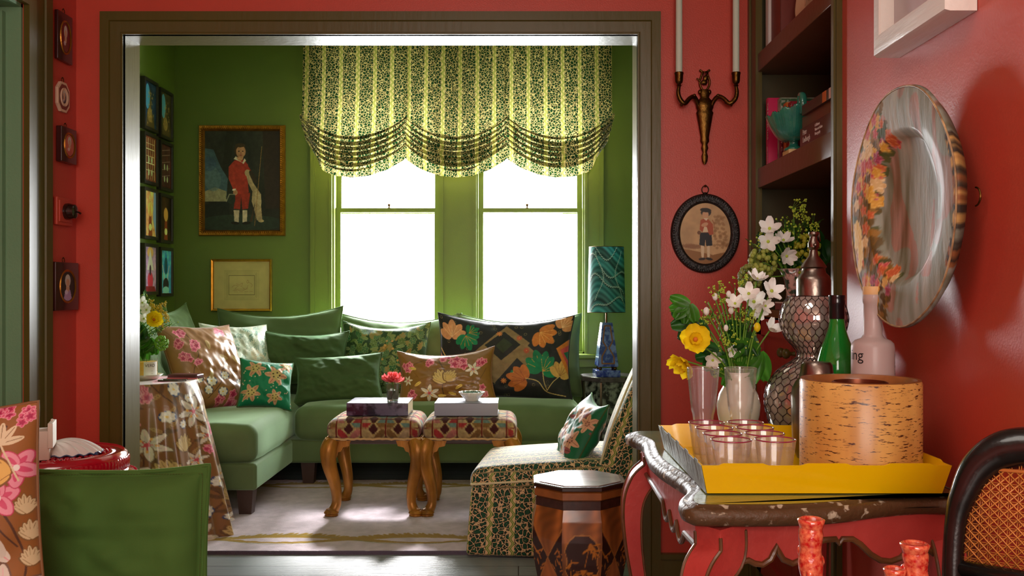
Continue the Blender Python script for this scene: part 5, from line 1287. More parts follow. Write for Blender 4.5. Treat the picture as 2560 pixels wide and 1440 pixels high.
# ------------------------------------------------------------------ flowers
def stemline(b,p0,p1,r=.0018,bend=.03,seed=0):
    R=random.Random(seed); p0=Vector(p0); p1=Vector(p1); m=(p0+p1)/2+Vector((R.uniform(-1,1)*bend,R.uniform(-1,1)*bend*.5,-abs(bend)*.1)); m.x=(p0.x*.7+p1.x*.3); 
    b.tube(bez([p0,m,p1],6),r,seg=6); return b
def bloom(kind,head,foot,label,scale=1,face=None,group=None,name=None,cat='flower',seed=0,mats=None):
    R=random.Random(seed); head=Vector(head); foot=Vector(foot)
    nm={'white':'white_flower','yellow':'yellow_flower','umbel':'seed_umbel','snow':'viburnum_bloom','leaf':'leaf_sprig','bud':'flower_bud','fine':'filler_sprig'}[kind]
    o=E(nm,label,cat,foot,0,group); h=head-foot
    if face is None: face=Vector((R.uniform(-.5,.5),-1,R.uniform(-.1,.7)))
    face=Vector(face).normalized(); z=face; x=z.orthogonal().normalized(); y=z.cross(x); Mx=basis(h,x,y,z)
    st=MB(); stemline(st,(0,0,0),h-face*.004,.0016*min(1.3,scale+.2),.02,seed); st.build('stem',M_stem,o,smooth=180)
    if kind=='white':
        b=MB(); n=R.choice((5,6))
        for k in range(n): petal_sheet(b,Mx@RZ(2*PI*k/n+R.uniform(-.15,.15))@RY(-R.uniform(.15,.55)),.030*scale,.020*scale,.25,.12,6,seed=k+seed)
        b.build('petals',M_petw,o,smooth=180); MB().ball(h+face*.003,.004*scale,10,7).build('flower_center',M_yg,o,smooth=180)
    elif kind=='yellow':
        b=MB()
        for k in range(6): petal_sheet(b,Mx@RZ(2*PI*k/6+R.uniform(-.12,.12))@RY(-R.uniform(.15,.4)),.034*scale,.036*scale,.22,.18,8,seed=k+seed)
        for k in range(5): petal_sheet(b,Mx@RZ(2*PI*k/5+.4)@RY(-.75),.022*scale,.024*scale,.22,.15,7,seed=k)
        b.build('petals',M_pety,o,smooth=180); MB().ball(h+face*.006*scale,.005*scale,12,8).build('flower_center',M_oran,o,smooth=180)
    elif kind=='umbel':
        b=MB(); s2_=MB()
        for k in range(16):
            a=R.random()*6.28; d=R.uniform(.3,1)*.024*scale; p=Mx@Vector((d*math.cos(a),d*math.sin(a),.014*scale*R.uniform(.4,1))); s2_.tube([h-face*.012,p],.0006,seg=4)
            for q in range(5): b.ball(p+Vector((R.uniform(-1,1),R.uniform(-1,1),R.uniform(-1,1)))*.0035*scale,.0019*scale,6,4)
        b.build('florets',mats or M_yg,o,smooth=180); s2_.build('rays',M_stem,o)
    elif kind=='snow':
        b=MB()
        for k in range(90):
            u=R.uniform(-1,1); a=R.random()*6.28; w=math.sqrt(1-u*u); p=h+Vector((w*math.cos(a),w*math.sin(a),u*1.15))*.024*scale
            b.ball(p,(.0055*scale,)*3,6,5)
        b.build('florets',mats or M_yg,o,smooth=180)
    elif kind=='leaf':
        b=MB()
        for k in range(5): petal_sheet(b,Mx@RZ((k-2)*.55+PI/2*0)@RY(R.uniform(-.2,.2)),.055*scale,.034*scale,.1,.25,8,seed=k+seed)
        b.build('leaf',mats or M_leafg,o,smooth=180)
    elif kind=='bud':
        MB().ball(h,(.007*scale,.007*scale,.010*scale),12,8).build('bud',mats or M_petw,o,smooth=180)
    elif kind=='fine':
        b=MB(); s2_=MB()
        for k in range(16):
            t=R.uniform(.35,1); base=h*t; p=base+Vector((R.uniform(-1,1),R.uniform(-1,1),R.uniform(0,1)))*.024*scale; s2_.tube([base-Vector((0,0,.01)),p],.0007,seg=4)
            b.ball(p,.0024*scale,6,4)
            if k%2: petal_sheet(s2_,basis(base,Vector((R.uniform(-1,1),R.uniform(-.4,.4),.5)).normalized(),Vector((0,1,0)),Vector((1,0,0))),.026*scale,.005*scale,.1,.1,4)
        b.build('florets',mats or M_yg,o,smooth=180); s2_.build('twigs',M_leafg,o,smooth=180)
    return o
gA='flowers in the cream vase'
def A_(kind,px,py,dd,lab,**k):
    h=P(px,py,sd5+dd); foot=VASE+Vector((max(-.022,min(.022,(h.x-VASE.x)*.2)),max(-.02,min(.02,dd*.3)),-.02)); return bloom(kind,h,foot,lab,group=gA,seed=int(px+py),**k)
A_('yellow',1738,850,-.07,'open yellow poppy-like bloom with orange eye, the higher of two in the cream vase',scale=1.25,face=(-.1,-1,.25))
A_('yellow',1712,905,-.04,'lower yellow bloom seen from behind, hanging left of the cream vase',scale=1.3,face=(-.6,-.35,-.6))
A_('bud',1893,818,-.03,'round yellow bud right of centre in the cream vase',scale=1.3,mats=M_pety)
for px,py,fc,sc,lab in((1892,700,(.1,-.5,1),1.05,'topmost white bloom in the cream vase'),(1928,728,(.3,-1,.4),1.15,'white starry bloom at the upper right of the cream vase'),(1872,735,(-.3,-1,.5),1.05,'white bloom left of the starry one in the cream vase'),(1884,755,(.0,-1,.3),1.2,'large white bloom in the middle right of the cream vase'),(1893,775,(.2,-1,-.3),1.0,'drooping white bloom below the large white one'),(1926,825,(.5,-.6,.7),1.1,'white bloom on a long bent stem at the right of the cream vase'),(1838,760,(-.4,-1,.8),.9,'white half-open bloom in the upper middle of the cream vase'),(1782,900,(-.2,-1,-.2),.9,'white bloom low on the left beside the yellow one'),(1912,765,(.6,-1,.2),.8,'small white bloom right of the drooping white one'),(1832,880,(0,-1,.2),.7,'small cream bloom low in the middle of the cream vase')):
    A_('white',px,py,random.Random(px).uniform(-.05,.02),lab,scale=sc,face=fc)
for px,py,sc,lab in((1788,742,1.0,'pale green-white bud at the top left of the cream vase'),(1766,778,1.1,'white bud left of the filler sprigs'),(1822,735,.9,'small pale bud near the top of the cream vase'),(1828,776,1.0,'pale bud in the middle of the cream vase'),(1815,820,.9,'slim white bud in the lower middle of the bouquet')):
    A_('bud',px,py,-.03,lab,scale=sc)
for k,(px,py) in enumerate(((1795,728),(1770,755),(1810,745),(1840,720),(1855,700),(1850,775),(1865,790),(1845,800),(1760,800),(1800,790),(1820,850),(1875,775),(1790,925),(1880,850),(1835,925))):
    A_('fine' if k%2 else 'umbel',px,py,.01*((k%5)-2),'fine yellow-green sprig in the cream vase, among the white blooms',scale=1.05)
for px,py,fc,sc,lab,m_ in((1725,760,(-.4,-1,.3),1.0,'bright green toothed leaf at the top left of the cream vase',M_leafg),(1745,800,(-.3,-1,.2),1.3,'broad green leaf above the yellow blooms',M_leafd),(1900,880,(.2,-1,-.1),1.5,'large green leaf on the right of the bouquet',M_leafg),(1800,880,(0,-1,.1),1.2,'dark leaf in the lower middle of the bouquet',M_leafd),(1850,920,(.0,-1,.3),1.2,'green leaf just over the rim of the cream vase',M_leafg),(1870,830,(.2,-1,.2),1.2,'dark leaf behind the yellow bud',M_leafd)):
    A_('leaf',px,py,.0,lab,scale=sc,face=fc,mats=m_)

# ------------------------------------------------------------------ foreground right: dining table edge, coral candlesticks, cane chair
o=E('dining_table','table just below the frame that carries the red coral candlesticks','table',(.5,1.05,0)); MB().rbox(-.75,.38,-.5,.36,.655,.685,r=.008).build('tabletop',M_darkwood,o); 
[MB().box(x,x+.06,y,y+.06,0,.657).build('leg',M_darkwood,o,smooth=0) for x in(-.7,.27) for y in(-.44,.24)]
M_coral=mat('coral_red_glaze',rgb(196,28,26),rough=.08,coat=1,col2=rgb(238,130,90),var=.70,vscale=150,bump=.25,bscale=90)
def coral(name,label,px,py,d,trunks,rs):
    s=2400/d; x=(px-VX)/s; top=EYE-(py-728)/s; z0=.685; H=top-z0
    o=E(name,label,'candlestick',(x,d,z0))
    b=MB()
    for pts,r0,r1 in trunks:
        pp=bez([Vector((a,c_,zz*H)) for a,c_,zz in pts],8); n=len(pp); rad=[(r0+(r1-r0)*k/(n-1))*(1+.07*math.sin(k*1.3)) for k in range(n)]
        b.tube(pp,rad,seg=20,cap=True)
    for k in range(10):
        a=k*2.4; zz=H*(.1+.075*k); b.ball((rs*.85*math.cos(a),rs*.85*math.sin(a),zz),(rs*.32,rs*.32,rs*.5),12,8)
    b.build('branch',M_coral,o,smooth=180)
    b=MB()
    for pts,r0,r1 in trunks:
        e=pts[-1]; b.lathe([(r1*.85,-.016),(r1*1.12,-.004),(r1*1.2,.001),(r1*.95,.003),(r1*.8,-.002),(r1*.75,-.014),(0,-.014)],seg=28,cen=(e[0],e[1],e[2]*H),cap=False)
    b.build('socket',M_coral,o,smooth=180)
    b=MB(); b.lathe([(rs*2.2,0),(rs*2.1,.006),(rs*1.2,.014)],seg=28); b.build('foot',M_coral,o,smooth=180)
coral('coral_candlestick','taller glossy red coral-shaped candlestick before the console front',2030,1301,1.24,[([(0,0,0),(.004,0,.35),(-.002,0,.7),(-.001,0,1)],.016,.0145)],.016)
coral('coral_candlestick','shorter twin-branched red coral candlestick near the cane chair',2287,1362,1.24,[([(0,0,0),(.0,0,.35),(.002,0,.7),(.0,0,1)],.015,.0155),([(0,0,.05),(-.02,0,.3),(-.026,.0,.62),(-.026,0,.78)],.010,.012)],.015)
def cane_chair():
    d=1.50; s=2400/d
    # plane of the back: right side comes nearer
    org=P(2400,1400,1.53)
    o=E('cane_back_chair','black lacquered chair with woven cane back at the bottom right corner','chair',(org.x,org.y,0)); inv=TR(-org.x,-org.y,0)
    ux=Vector((.80,-.60,0)).normalized(); uz=Vector((.10,.12,1)).normalized(); n=ux.cross(uz).normalized()
    base=org
    Mx=inv@basis(base,ux,uz,n)
    W=.40; H=.175; CH=.148
    # cane panel
    b=MB(); cw_=.0017
    def inside(x,y): return 0<=x<=W and 0<=y<=.16-.0*x+.02
    st=.0135; nx=int(W/st); ny=int(CH/st)
    def strip(p,q,w,z,rnd=True):
        b.tube([Mx@Vector((p[0],p[1],z)),Mx@Vector(((p[0]+q[0])/2,(p[1]+q[1])/2,z)),Mx@Vector((q[0],q[1],z))],w*.9,seg=4,flat=.5)
    X0=lambda y: .014+.012*math.sin(y/.17*2.2)+.05*(y/.17)**1.3
    for i in range(nx):
        for e in(-.0016,.0016): 
            x=i*st+e+.014
            strip((x+.0,0),(x+.0,.172),.0010,0)
    for j in range(ny):
        for e in(-.0016,.0016):
            y=j*st+e+.004; strip((0.0,y),(W,y),.0010,.0012)
    for k in range(-ny,nx+1):
        a=k*st+.014+st/2
        x0_,y0_=a,0.; x1_,y1_=a+CH,CH
        if x0_<0: y0_=-x0_; x0_=0
        if x1_>W: y1_-=x1_-W; x1_=W
        if y1_>y0_: strip((x0_,y0_),(x1_,y1_),.0014,.0026)
        a2=k*st+.014+CH+st/2; x0_,y0_=a2,0.; x1_,y1_=a2-CH,CH
        if x0_>W: y0_=x0_-W; x0_=W
        if x1_<0: y1_+=x1_; x1_=0
        if y1_>y0_: strip((x0_,y0_),(x1_,y1_),.0014,.0036)
    b.build('cane_panel',mat('cane',rgb(206,130,60),rough=.4,coat=.2,var=.2,vscale=40),o,smooth=180)
    # frame: side stile sweeping into a rolled top rail
    side=bez([Mx@Vector(p) for p in((-.004,-.10,0),(-.010,-.02,0),(-.008,.06,.0),(.002,.105,0),(.022,.150,-.006),(.060,.180,-.012),(.12,.188,-.014),(.25,.180,-.014),(.42,.166,-.014))],8)
    b=MB(); b.tube(side,ramp([.015,.016,.017,.021,.027,.032,.033,.032,.030],len(side)),seg=16,flat=1.0); b.build('back_frame',M_black,o,smooth=180)
    b=MB(); b.tube([Mx@Vector(p) for p in((-.006,-.012,0),(.2,-.016,0),(.42,-.018,0))],.013,seg=14); b.build('lower_rail',M_black,o,smooth=180)
    b=MB(); b.tube([Mx@Vector(p) for p in((.0,.0,.004),(.004,.08,.004),(.010,.12,.004),(.022,.148,.004),(.2,.150,.004),(.4,.148,.004))],.003,seg=8); b.build('cane_edging',mat('cane_binding',rgb(190,112,50),rough=.45),o,smooth=180)
    lp=Mx@Vector((0,-.10,0)); b=MB(); b.tube([lp,Vector((lp.x,lp.y,.45)),Vector((lp.x+.01,lp.y+.02,0))],[.013,.016,.012],seg=12); b.build('leg',M_black,o,smooth=180)
    rp=Mx@Vector((.42,-.10,0)); b=MB(); b.tube([Mx@Vector((.42,.166,-.01)),rp,Vector((rp.x,rp.y,.45)),Vector((rp.x,rp.y,0))],[.015,.013,.016,.012],seg=12); b.build('leg',M_black,o,smooth=180)
    b=MB(); q=inv@(base+ux*.21-n*0+Vector((.12,-.20,0))*0); 
    V=[inv@(base+ux*a+n*c_) for a,c_ in((0,0),(.42,0),(.42,.36),(0,.36))]; b.prism([(v.x,v.y) for v in V],.40,.45); b.build('seat',M_black,o,smooth=0)
cane_chair()
# ------------------------------------------------------------------ pictures in the garden room
def rect(W,H): return lambda i:[(-W/2+i,-H/2+i),(W/2-i,-H/2+i),(W/2-i,H/2-i),(-W/2+i,H/2-i)]
def oval(W,H,n=72): return lambda i:[((W/2-i)*math.cos(2*PI*k/n),(H/2-i)*math.sin(2*PI*k/n)) for k in range(n)]
FB=lambda p:basis(p,(1,0,0),(0,0,1),(0,-1,0))      # on a wall facing the camera
LB=lambda p:basis(p,(0,1,0),(0,0,1),(1,0,0))       # on a left-hand wall
RB_=lambda p:basis(p,(0,-1,0),(0,0,1),(-1,0,0))    # on a right-hand wall
def framed(name,label,cat,W,H,Mx,prof,mf,cv,inset,pz,n=100,mp=None,oval_=False,ovpic=None,group=None,glass=False):
    o=E(name,label,cat,(0,0,0),0,group); o.matrix_local=Mx
    b=MB(); b.ring((oval if oval_ else rect)(W,H),prof); 
    bk=(oval if oval_ else rect)(W,H)(.002); b.add([(x,y,.0005) for x,y in bk],[tuple(range(len(bk)))[::-1]])
    b.build('frame',mf,o,smooth=180 if oval_ else 25)
    b=MB(); picture(b,W-2*inset,H-2*inset,cv,n=n,z=pz,oval=oval_ if ovpic is None else False); b.build('picture',mp or M_canvas,o,smooth=180)
    return o
# boy in red with a spaniel: a plain portrait of its own
W_,H_=.60,.77; c=Cv(.52,.69,380,(44,44,38)); R=random.Random(9)
c.a*=(.75+.35*np.clip(c.Y/.69,0,1))[...,None]; c.noise(.25,7,(1,.4))
c.poly([(0,.20),(.15,.22),(.16,.36),(.11,.44),(.06,.56),(0,.57)],(70,96,104)); c.poly([(0,.2),(.15,.2),(.15,.27),(.07,.30),(0,.27)],(150,146,112)); c.ell(.05,.36,.06,.09,.2,(96,124,124),.6); c.ell(.03,.46,.05,.05,0,(60,84,110),.5)
c.poly([(0,.18),(.10,.19),(.17,.20),(.17,0),(0,0)],(32,36,34)); c.poly([(.15,.69),(.21,.69),(.17,.40),(.12,.42)],(36,36,28)); c.poly([(.40,.69),(.52,.69),(.52,.15),(.42,.15)],(50,36,32)); c.ell(.25,.05,.30,.06,0,(44,58,48),.8)
SKc=(190,138,100)
c.poly([(.205,.055),(.235,.055),(.24,.14),(.20,.14)],(196,180,150)); c.poly([(.262,.055),(.292,.055),(.295,.14),(.262,.14)],(196,180,150)); c.ell(.21,.05,.028,.010,-.1,(30,24,20)); c.ell(.288,.05,.030,.010,.1,(30,24,20))
c.poly([(.20,.15),(.245,.145),(.255,.26),(.215,.27)],(150,44,32)); c.poly([(.26,.145),(.30,.15),(.315,.26),(.25,.27)],(160,48,34))
c.poly([(.165,.44),(.205,.485),(.27,.49),(.30,.455),(.295,.36),(.305,.265),(.25,.252),(.20,.262),(.205,.37)],(168,52,38)); c.poly([(.165,.44),(.20,.46),(.205,.38),(.225,.29),(.20,.275),(.165,.36)],(176,58,42)); c.poly([(.285,.47),(.33,.40),(.31,.385),(.28,.42)],(160,50,36))
c.ell(.212,.262,.016,.018,0,SKc); c.poly([(.19,.285),(.215,.29),(.217,.278),(.192,.273)],(220,206,180))
c.poly([(.20,.495),(.215,.515),(.235,.49),(.26,.47),(.275,.50),(.285,.485),(.268,.46),(.25,.475)],(218,204,176)); c.ell(.245,.505,.022,.022,0,SKc)
c.ell(.245,.555,.040,.050,0,(66,46,30)); c.ell(.25,.545,.033,.042,0,SKc); c.ell(.236,.549,.006,.0035,0,(40,28,22)); c.ell(.263,.549,.006,.0035,0,(40,28,22)); c.ell(.25,.535,.004,.010,0,(170,110,80)); c.ell(.25,.521,.010,.003,0,(160,70,56)); c.ell(.245,.59,.034,.014,0,(70,50,32))
c.poly([(.285,.39),(.31,.40),(.335,.33),(.39,.25),(.39,.17),(.40,.06),(.36,.07),(.34,.15),(.325,.20),(.33,.27),(.30,.33)],(172,150,112)); c.ell(.30,.395,.022,.028,.5,(180,156,116)); c.ell(.335,.37,.016,.05,.5,(54,40,30)); c.poly([(.35,.20),(.31,.06),(.33,.06)],(70,52,38)); c.ell(.39,.065,.02,.010,0,(190,166,120)); c.ell(.37,.22,.02,.05,.3,(196,176,136),.6)
c.line([(.395,.58),(.345,.03)],.004,(150,112,60)); c.ell(.18,.22,.03,.04,.4,(44,52,44)); c.line([(.15,.20),(.17,.25),(.21,.25)],.006,(140,140,116)); c.noise(.10,30)
o=framed('portrait_painting','gilt-framed painting of a boy in red with a dog, far green wall','painting',W_,H_,FB((wx(607),DW-.001,wz(452))),((0,0),(0,.022),(.006,.034),(.020,.030),(.030,.036),(.036,.022),(.040,.014),(.040,.008)),M_gilt,c,.039,.012,n=300)
b=MB(); n1=38; 
for sgn in(-1,1):
    for k in range(n1): b.ball((-W_/2+.03+(W_-.06)*k/(n1-1),sgn*(H_/2-.020),.033),(.0038,.011,.006),8,6)
    for k in range(48): b.ball((sgn*(W_/2-.020),-H_/2+.03+(H_-.06)*k/47,.033),(.011,.0038,.006),8,6)
b.build('gadrooned_border',M_gilt,o,smooth=180)
# drawing with gilt frame
c=Cv(.40,.34,300,(190,176,110)); c.noise(.04,5)
for k,i in enumerate((.075,.082,.092,.100)): 
    q=[(i,i*.86),(.40-i,i*.86),(.40-i,.34-i*.86),(i,.34-i*.86),(i,i*.86)]; c.line(q,.0014,(130,124,70),.7)
c.line([(.108,.10),(.292,.10),(.292,.24),(.108,.24),(.108,.10)],.002,(70,60,30))
BR_=(140,92,60)
def sk(pts,w=.0016,a=.8): vine_pts=vine(c,pts,w,BR_)
sk([(.135,.13),(.17,.135),(.20,.13),(.235,.145),(.245,.17)]); sk([(.15,.14),(.175,.165),(.20,.16),(.22,.14)]); sk([(.16,.18),(.185,.175),(.205,.185),(.20,.165)]); sk([(.13,.155),(.15,.17),(.17,.165)]); sk([(.235,.19),(.24,.205),(.25,.2),(.245,.185),(.235,.19)]); sk([(.25,.19),(.27,.18),(.275,.165),(.265,.155)]); sk([(.14,.12),(.28,.125)],.001)
for k in range(16): c.line([(.15+k*.006,.135),(.158+k*.006,.15)],.001,BR_,.5)
framed('framed_drawing','small gilt-framed drawing of a reclining figure below the boy portrait','picture',(681-530)/358.2,(778-648)/358.2,FB((wx(605.5),DW-.001,wz(713))),((0,0),(0,.026),(.004,.030),(.014,.026),(.018,.012)),mat('bright_gilt',rgb(206,150,50),rough=.3,metal=.85,var=.2,vscale=20),c,.017,.010,n=220)
# eight small framed photographs on the left green wall
def arch_pic(k):
    c=Cv(.15,.25,110,[(30,50,74),(56,52,34),(96,50,36),(60,30,28),(196,140,90),(50,34,20),(150,120,160),(70,140,180)][k]); R=random.Random(k+50); c.noise(.2,4)
    if k in(0,1):
        c.poly([(.02,.0),(.13,0),(.12,.06),(.09,.10),(.085,.20),(.07,.22),(.06,.14),(.03,.07)],(74,62,36)); c.ell(.04,.17,.03,.07,0,(70,140,180),.8); c.ell(.07,.07,.03,.04,0,(120,100,60))
        for q in range(30): c.ell(R.uniform(.04,.12),R.uniform(.02,.2),.004,.006,0,(160,130,70),.7)
    elif k in(2,3):
        for q in range(5): c.line([(.02+q*.027,.01),(.02+q*.027,.24)],.004,(206,180,120) if k==2 else (90,70,60))
        for y in(.06,.10,.14,.18,.21): c.line([(.02,y),(.13,y+(.02 if k==3 else 0))],.004,(220,196,140) if k==2 else (120,100,90))
        for y in(.05,.12): [c.ell(x,y,.010,.018,0,(140,150,120)) for x in(.055,.095)]
    elif k in(4,5):
        c.poly([(.05,.0),(.06,.13),(.075,.20),(.09,.13),(.10,0)],(116,56,30)); c.ell(.075,.15,.03,.04,0,(230,170,90),.7); c.ell(.075,.05,.02,.02,0,(240,200,120)); c.poly([(.11,.10),(.15,.0),(.15,.25),(.12,.25)],(110,130,170) if k==4 else (30,24,18))
    elif k==6:
        c.ell(.075,.22,.04,.03,0,(180,140,90)); c.poly([(.03,.12),(.075,.24),(.12,.12)],(196,170,206)); c.ell(.075,.06,.035,.05,0,(190,50,80)); c.ell(.075,.12,.012,.03,0,(60,40,60)); c.poly([(0,0),(.15,0),(.13,.03),(.02,.03)],(110,30,40))
    else:
        c.poly([(.02,.12),(.075,.25),(.13,.12)],(40,120,170)); c.line([(.04,.0),(.05,.10),(.03,.16)],.010,(220,210,180)); c.line([(.11,.0),(.10,.10),(.12,.16)],.010,(220,210,180)); c.ell(.075,.05,.04,.04,0,(40,40,44)); c.ell(.075,.02,.045,.02,0,(120,180,220)); c.ell(.075,.16,.02,.05,0,(30,70,90))
    c.a=np.clip(c.a*1.45,0,1)
    return c
M_fr2=mat('black_frame',rgb(44,40,34),rough=.35)
words=('near column top, blue tower, left green wall','far column top, gold ornament on blue, left green wall','near column second from top, gilded facade','far column second from top, dark hall with stairs','near column third from top, orange vault','far column third from top, dark with golden glow','near column lowest, lilac ceiling and pink rug','far column lowest, blue vault over an arch')
for r_ in range(4):
    zc=(1.16-(262-728)/388,1.16-(397-728)/388,1.16-(534-728)/388,1.16-(673-728)/388)[r_]
    for c_ in range(2):
        yc=(6.205,6.48)[c_]; k=r_*2+c_; hh=.33
        framed('framed_photograph','black-framed photograph, '+words[k],'picture',.235,hh,LB((GL+.001,yc,zc-c_*.012)),((0,0),(0,.030),(.020,.030),(.022,.022)),M_fr2,arch_pic(k),.021,.020,n=90,group='black-framed photographs on the left green wall')

# ------------------------------------------------------------------ small things on the left red wall
def dl(px): return 2400/((VX-px)/1.709)
def lw(x0,x1,y0,y1):
    d0,d1=dl(x0),dl(x1); dm=(d0+d1)/2; s=2400/dm; return (XL,dm,EYE-((y0+y1)/2-728)/s),abs(d1-d0),(y1-y0)/s
M_rosew=mat('dark_rosewood',rgb(58,22,18),rough=.3,coat=.3,var=.15,vscale=20)
def mini(skin=(206,160,130),dress=(180,150,190),bg=(40,44,40),hair=(200,190,180)):
    c=Cv(.08,.10,110,bg); c.poly([(.015,0),(.065,0),(.055,.035),(.045,.045),(.035,.045),(.025,.035)],dress); c.ell(.04,.045,.010,.014,0,skin); c.ell(.04,.070,.016,.022,0,hair); c.ell(.04,.063,.010,.013,0,skin); c.ell(.032,.03,.010,.008,0,(225,215,225),.7); return c
def wallmini(name,label,box,dep,kind,cv):
    p,w,h=lw(*box); p=Vector(p)+Vector((.001,0,0)); o=E(name,label,'miniature',(0,0,0)); o.matrix_local=LB(p); ow,oh=w*.62,h*.62
    M=M_rosew if kind!='ivory' else mat('ivory_frame',rgb(222,190,160),rough=.4)
    b=MB()
    if kind=='ivory':
        k=.28; pts=[(-w/2,-h/2+k*w),(-w/2+k*w,-h/2),(w/2-k*w,-h/2),(w/2,-h/2+k*w),(w/2,h/2-k*w),(w/2-k*w,h/2),(-w/2+k*w,h/2),(-w/2,h/2-k*w)]; b.prism(pts,0,dep*.7); b.build('frame',M,o,smooth=0)
        q=MB(); q.prism([(x*.84,y*.84) for x,y in pts],dep*.7,dep*.73); q.build('frame_panel',mat('tortoiseshell',rgb(120,52,40),rough=.3),o,smooth=0); dd=dep*.73
        q=MB(); q.ring(oval(ow,oh),((0,dd),(0,dd+.004),(.010,dd+.002),(.010,dd))); q.build('inner_ring',M,o,smooth=60)
    else:
        b.rbox(-w/2,w/2,-h/2,h/2,0,dep,r=.003,n=2); b.build('frame',M,o); dd=dep
        q=MB(); q.ring(oval(ow+.014,oh+.016),((0,dd),(.002,dd+.004),(.005,dd+.002),(.008,dd+.001))); q.build('inner_ring',M_gilt,o,smooth=60)
    b=MB(); picture(b,ow-.004,oh-.004,cv,n=70,z=dd+.0008,oval=True); b.build('portrait',M_canvas,o,smooth=180)
    if kind!='plain': pass
    b=MB(); b.tube([(.009*math.cos(a),h/2+.008+.009*math.sin(a),.006) for a in np.linspace(0,2*PI,20)],.0014,seg=6,cap=False).ball((0,h/2+.017,.006),.003,8,6); b.build('hanging_ring',M_brass,o,smooth=180)
wallmini('miniature_portrait','dark red-brown framed oval miniature, topmost on the narrow left red wall',(135,172,34,155),.014,'rect',mini(dress=(120,60,50),bg=(120,40,40)))
wallmini('miniature_portrait','pale ivory-edged octagonal miniature, second from the top on the narrow left red wall',(137,166,206,280),.016,'ivory',mini(dress=(60,50,60),bg=(110,90,90)))
wallmini('miniature_portrait','near-black square-framed small miniature above the round light switch',(139,177,320,408),.022,'rect',mini(dress=(190,90,80),bg=(200,110,90)))
wallmini('miniature_portrait','dark framed oval miniature of a lady in lilac below the round light switch',(124,182,656,776),.022,'rect',mini())
p,w,h=lw(133,172,494,564)
o=E('light_switch','dark brown round dolly switch on a red-painted block, narrow left red wall','light switch',(0,0,0)); o.matrix_local=LB(Vector(p)+Vector((.001,0,0)))
b=MB(); b.rbox(-w/2,w/2,-h/2,h/2,0,.014,r=.004,n=3).rbox(-w/2+.012,w/2-.012,-h/2+.012,h/2-.012,.013,.018,r=.002,n=2); b.build('pattress',M_red,o)
b=MB(); b.lathe([(.030,.018),(.031,.030),(.029,.036),(.026,.052),(.018,.056),(0,.057)],seg=40,cap=False,mod=lambda r,z,t:r*(1+.02*np.cos(t*20)*(z<.05))); b.build('dome',mat('brown_bakelite',rgb(42,22,16),rough=.15,coat=.6),o)
b=MB(); b.tube([(0,0,.055),(0,-.003,.066),(0,-.008,.072)],[.003,.003,.0045]); b.build('toggle',mat('dark_knob',rgb(34,20,16),rough=.2),o)

# ------------------------------------------------------------------ sconce, candles and oval picture on the front red wall
s0=647.
def fx(px): return (px-VX)/s0
def fz(py): return EYE-(py-728)/s0
sx=fx(1760)
o=E('wall_sconce','aged brass twin-arm wall sconce with lyre top, between the opening and the bookcase','sconce',(sx,D0,fz(300)))
z=lambda py: fz(py)-fz(300); X=lambda px:(px-1760)/s0
b=MB(); b.lathe([(.004,z(412)),(.009,z(404)),(.011,z(392)),(.007,z(382)),(.012,z(372)),(.009,z(362)),(.015,z(355)),(.014,z(345)),(.027,z(290)),(.029,z(284)),(.024,z(278)),(.029,z(272)),(.030,z(262)),(.022,z(252)),(.014,z(246)),(.018,z(236)),(.012,z(226))],seg=48,sx=1.15,sy=.6,cen=(0,-.016,0),mod=lambda r,zz,t:r*(1+.07*np.cos(t*14)*((zz<z(290))&(zz>z(345))))); b.build('backplate',M_brass,o,smooth=60)
b=MB()
for sg in(-1,1): b.tube(bez([(sg*.004,-.014,z(230)),(sg*.016,-.014,z(218)),(sg*.019,-.014,z(205)),(sg*.013,-.014,z(192)),(sg*.010,-.014,z(182)),(sg*.020,-.014,z(177))],5),.0042,seg=8)
for x_ in(-.004,.002,.007): b.tube([(x_,-.013,z(215)),(x_,-.013,z(182))],.0011,seg=6)
b.ball((-.002,-.018,z(208)),(.013,.006,.010),14,8).ball((.003,-.02,z(198)),(.010,.005,.013),12,8,M=RY(.6)); b.tube([(.012,-.018,z(184)),(-.012,-.02,z(212)),(-.027,-.018,z(200)),(-.032,-.018,z(199))],.003,seg=8); b.tube([(-.009,-.016,z(182)),(.011,-.016,z(182))],.003,seg=8)
for sg in(-1,1): b.ball((sg*.018,-.015,z(232)),(.008,.006,.010),10,7)
b.build('lyre_trophy',M_brass,o,smooth=180)
for sg,ax in((-1,1691),(1,1831)):
    a=X(ax); q=MB()
    q.tube(bez([(sg*.020,-.014,z(290)),(sg*.028,-.022,z(262)),(sg*.045,-.036,z(247)),(sg*.064,-.05,z(252)),(sg*.085,-.06,z(266)),(a-sg*.004,-.062,z(256)),(a+sg*.003,-.062,z(240)),(a,-.062,z(224))],7),ramp([.005,.008,.009,.008,.009,.009,.008,.006],50),seg=10)
    for (px_,pz) in((.045,z(244)),(.075,z(262)),(.095,z(268))): q.ball((sg*px_,-.045,pz),(.006,.005,.006),8,6)
    q.build('arm',M_brass,o,smooth=180)
    q=MB(); q.lathe([(.004,z(226)),(.010,z(223)),(.006,z(219)),(.012,z(216)),(.014,z(212)),(.0155,z(196)),(.0172,z(193)),(.0165,z(190)),(.013,z(192)),(0,z(196))],seg=28,cen=(a,-.062,0),cap=False,mod=lambda r,zz,t:r*(1+.03*np.cos(t*12))); q.build('candle_cup',M_brass,o,smooth=60)
    cn=MB().lathe([(0,0),(.0128,0),(.0122,.36),(.010,.372),(0,.374)],seg=24).build('taper_candle',mat('pale_green_wax',rgb(206,216,196),rough=.45,spec=.4),None,smooth=60,loc=(sx+a,D0-.062,fz(195)))
    setp(cn,('left' if sg<0 else 'right')+' one of two tall pale green taper candles standing in the brass wall sconce','candle',group='tapers in the brass sconce'); 
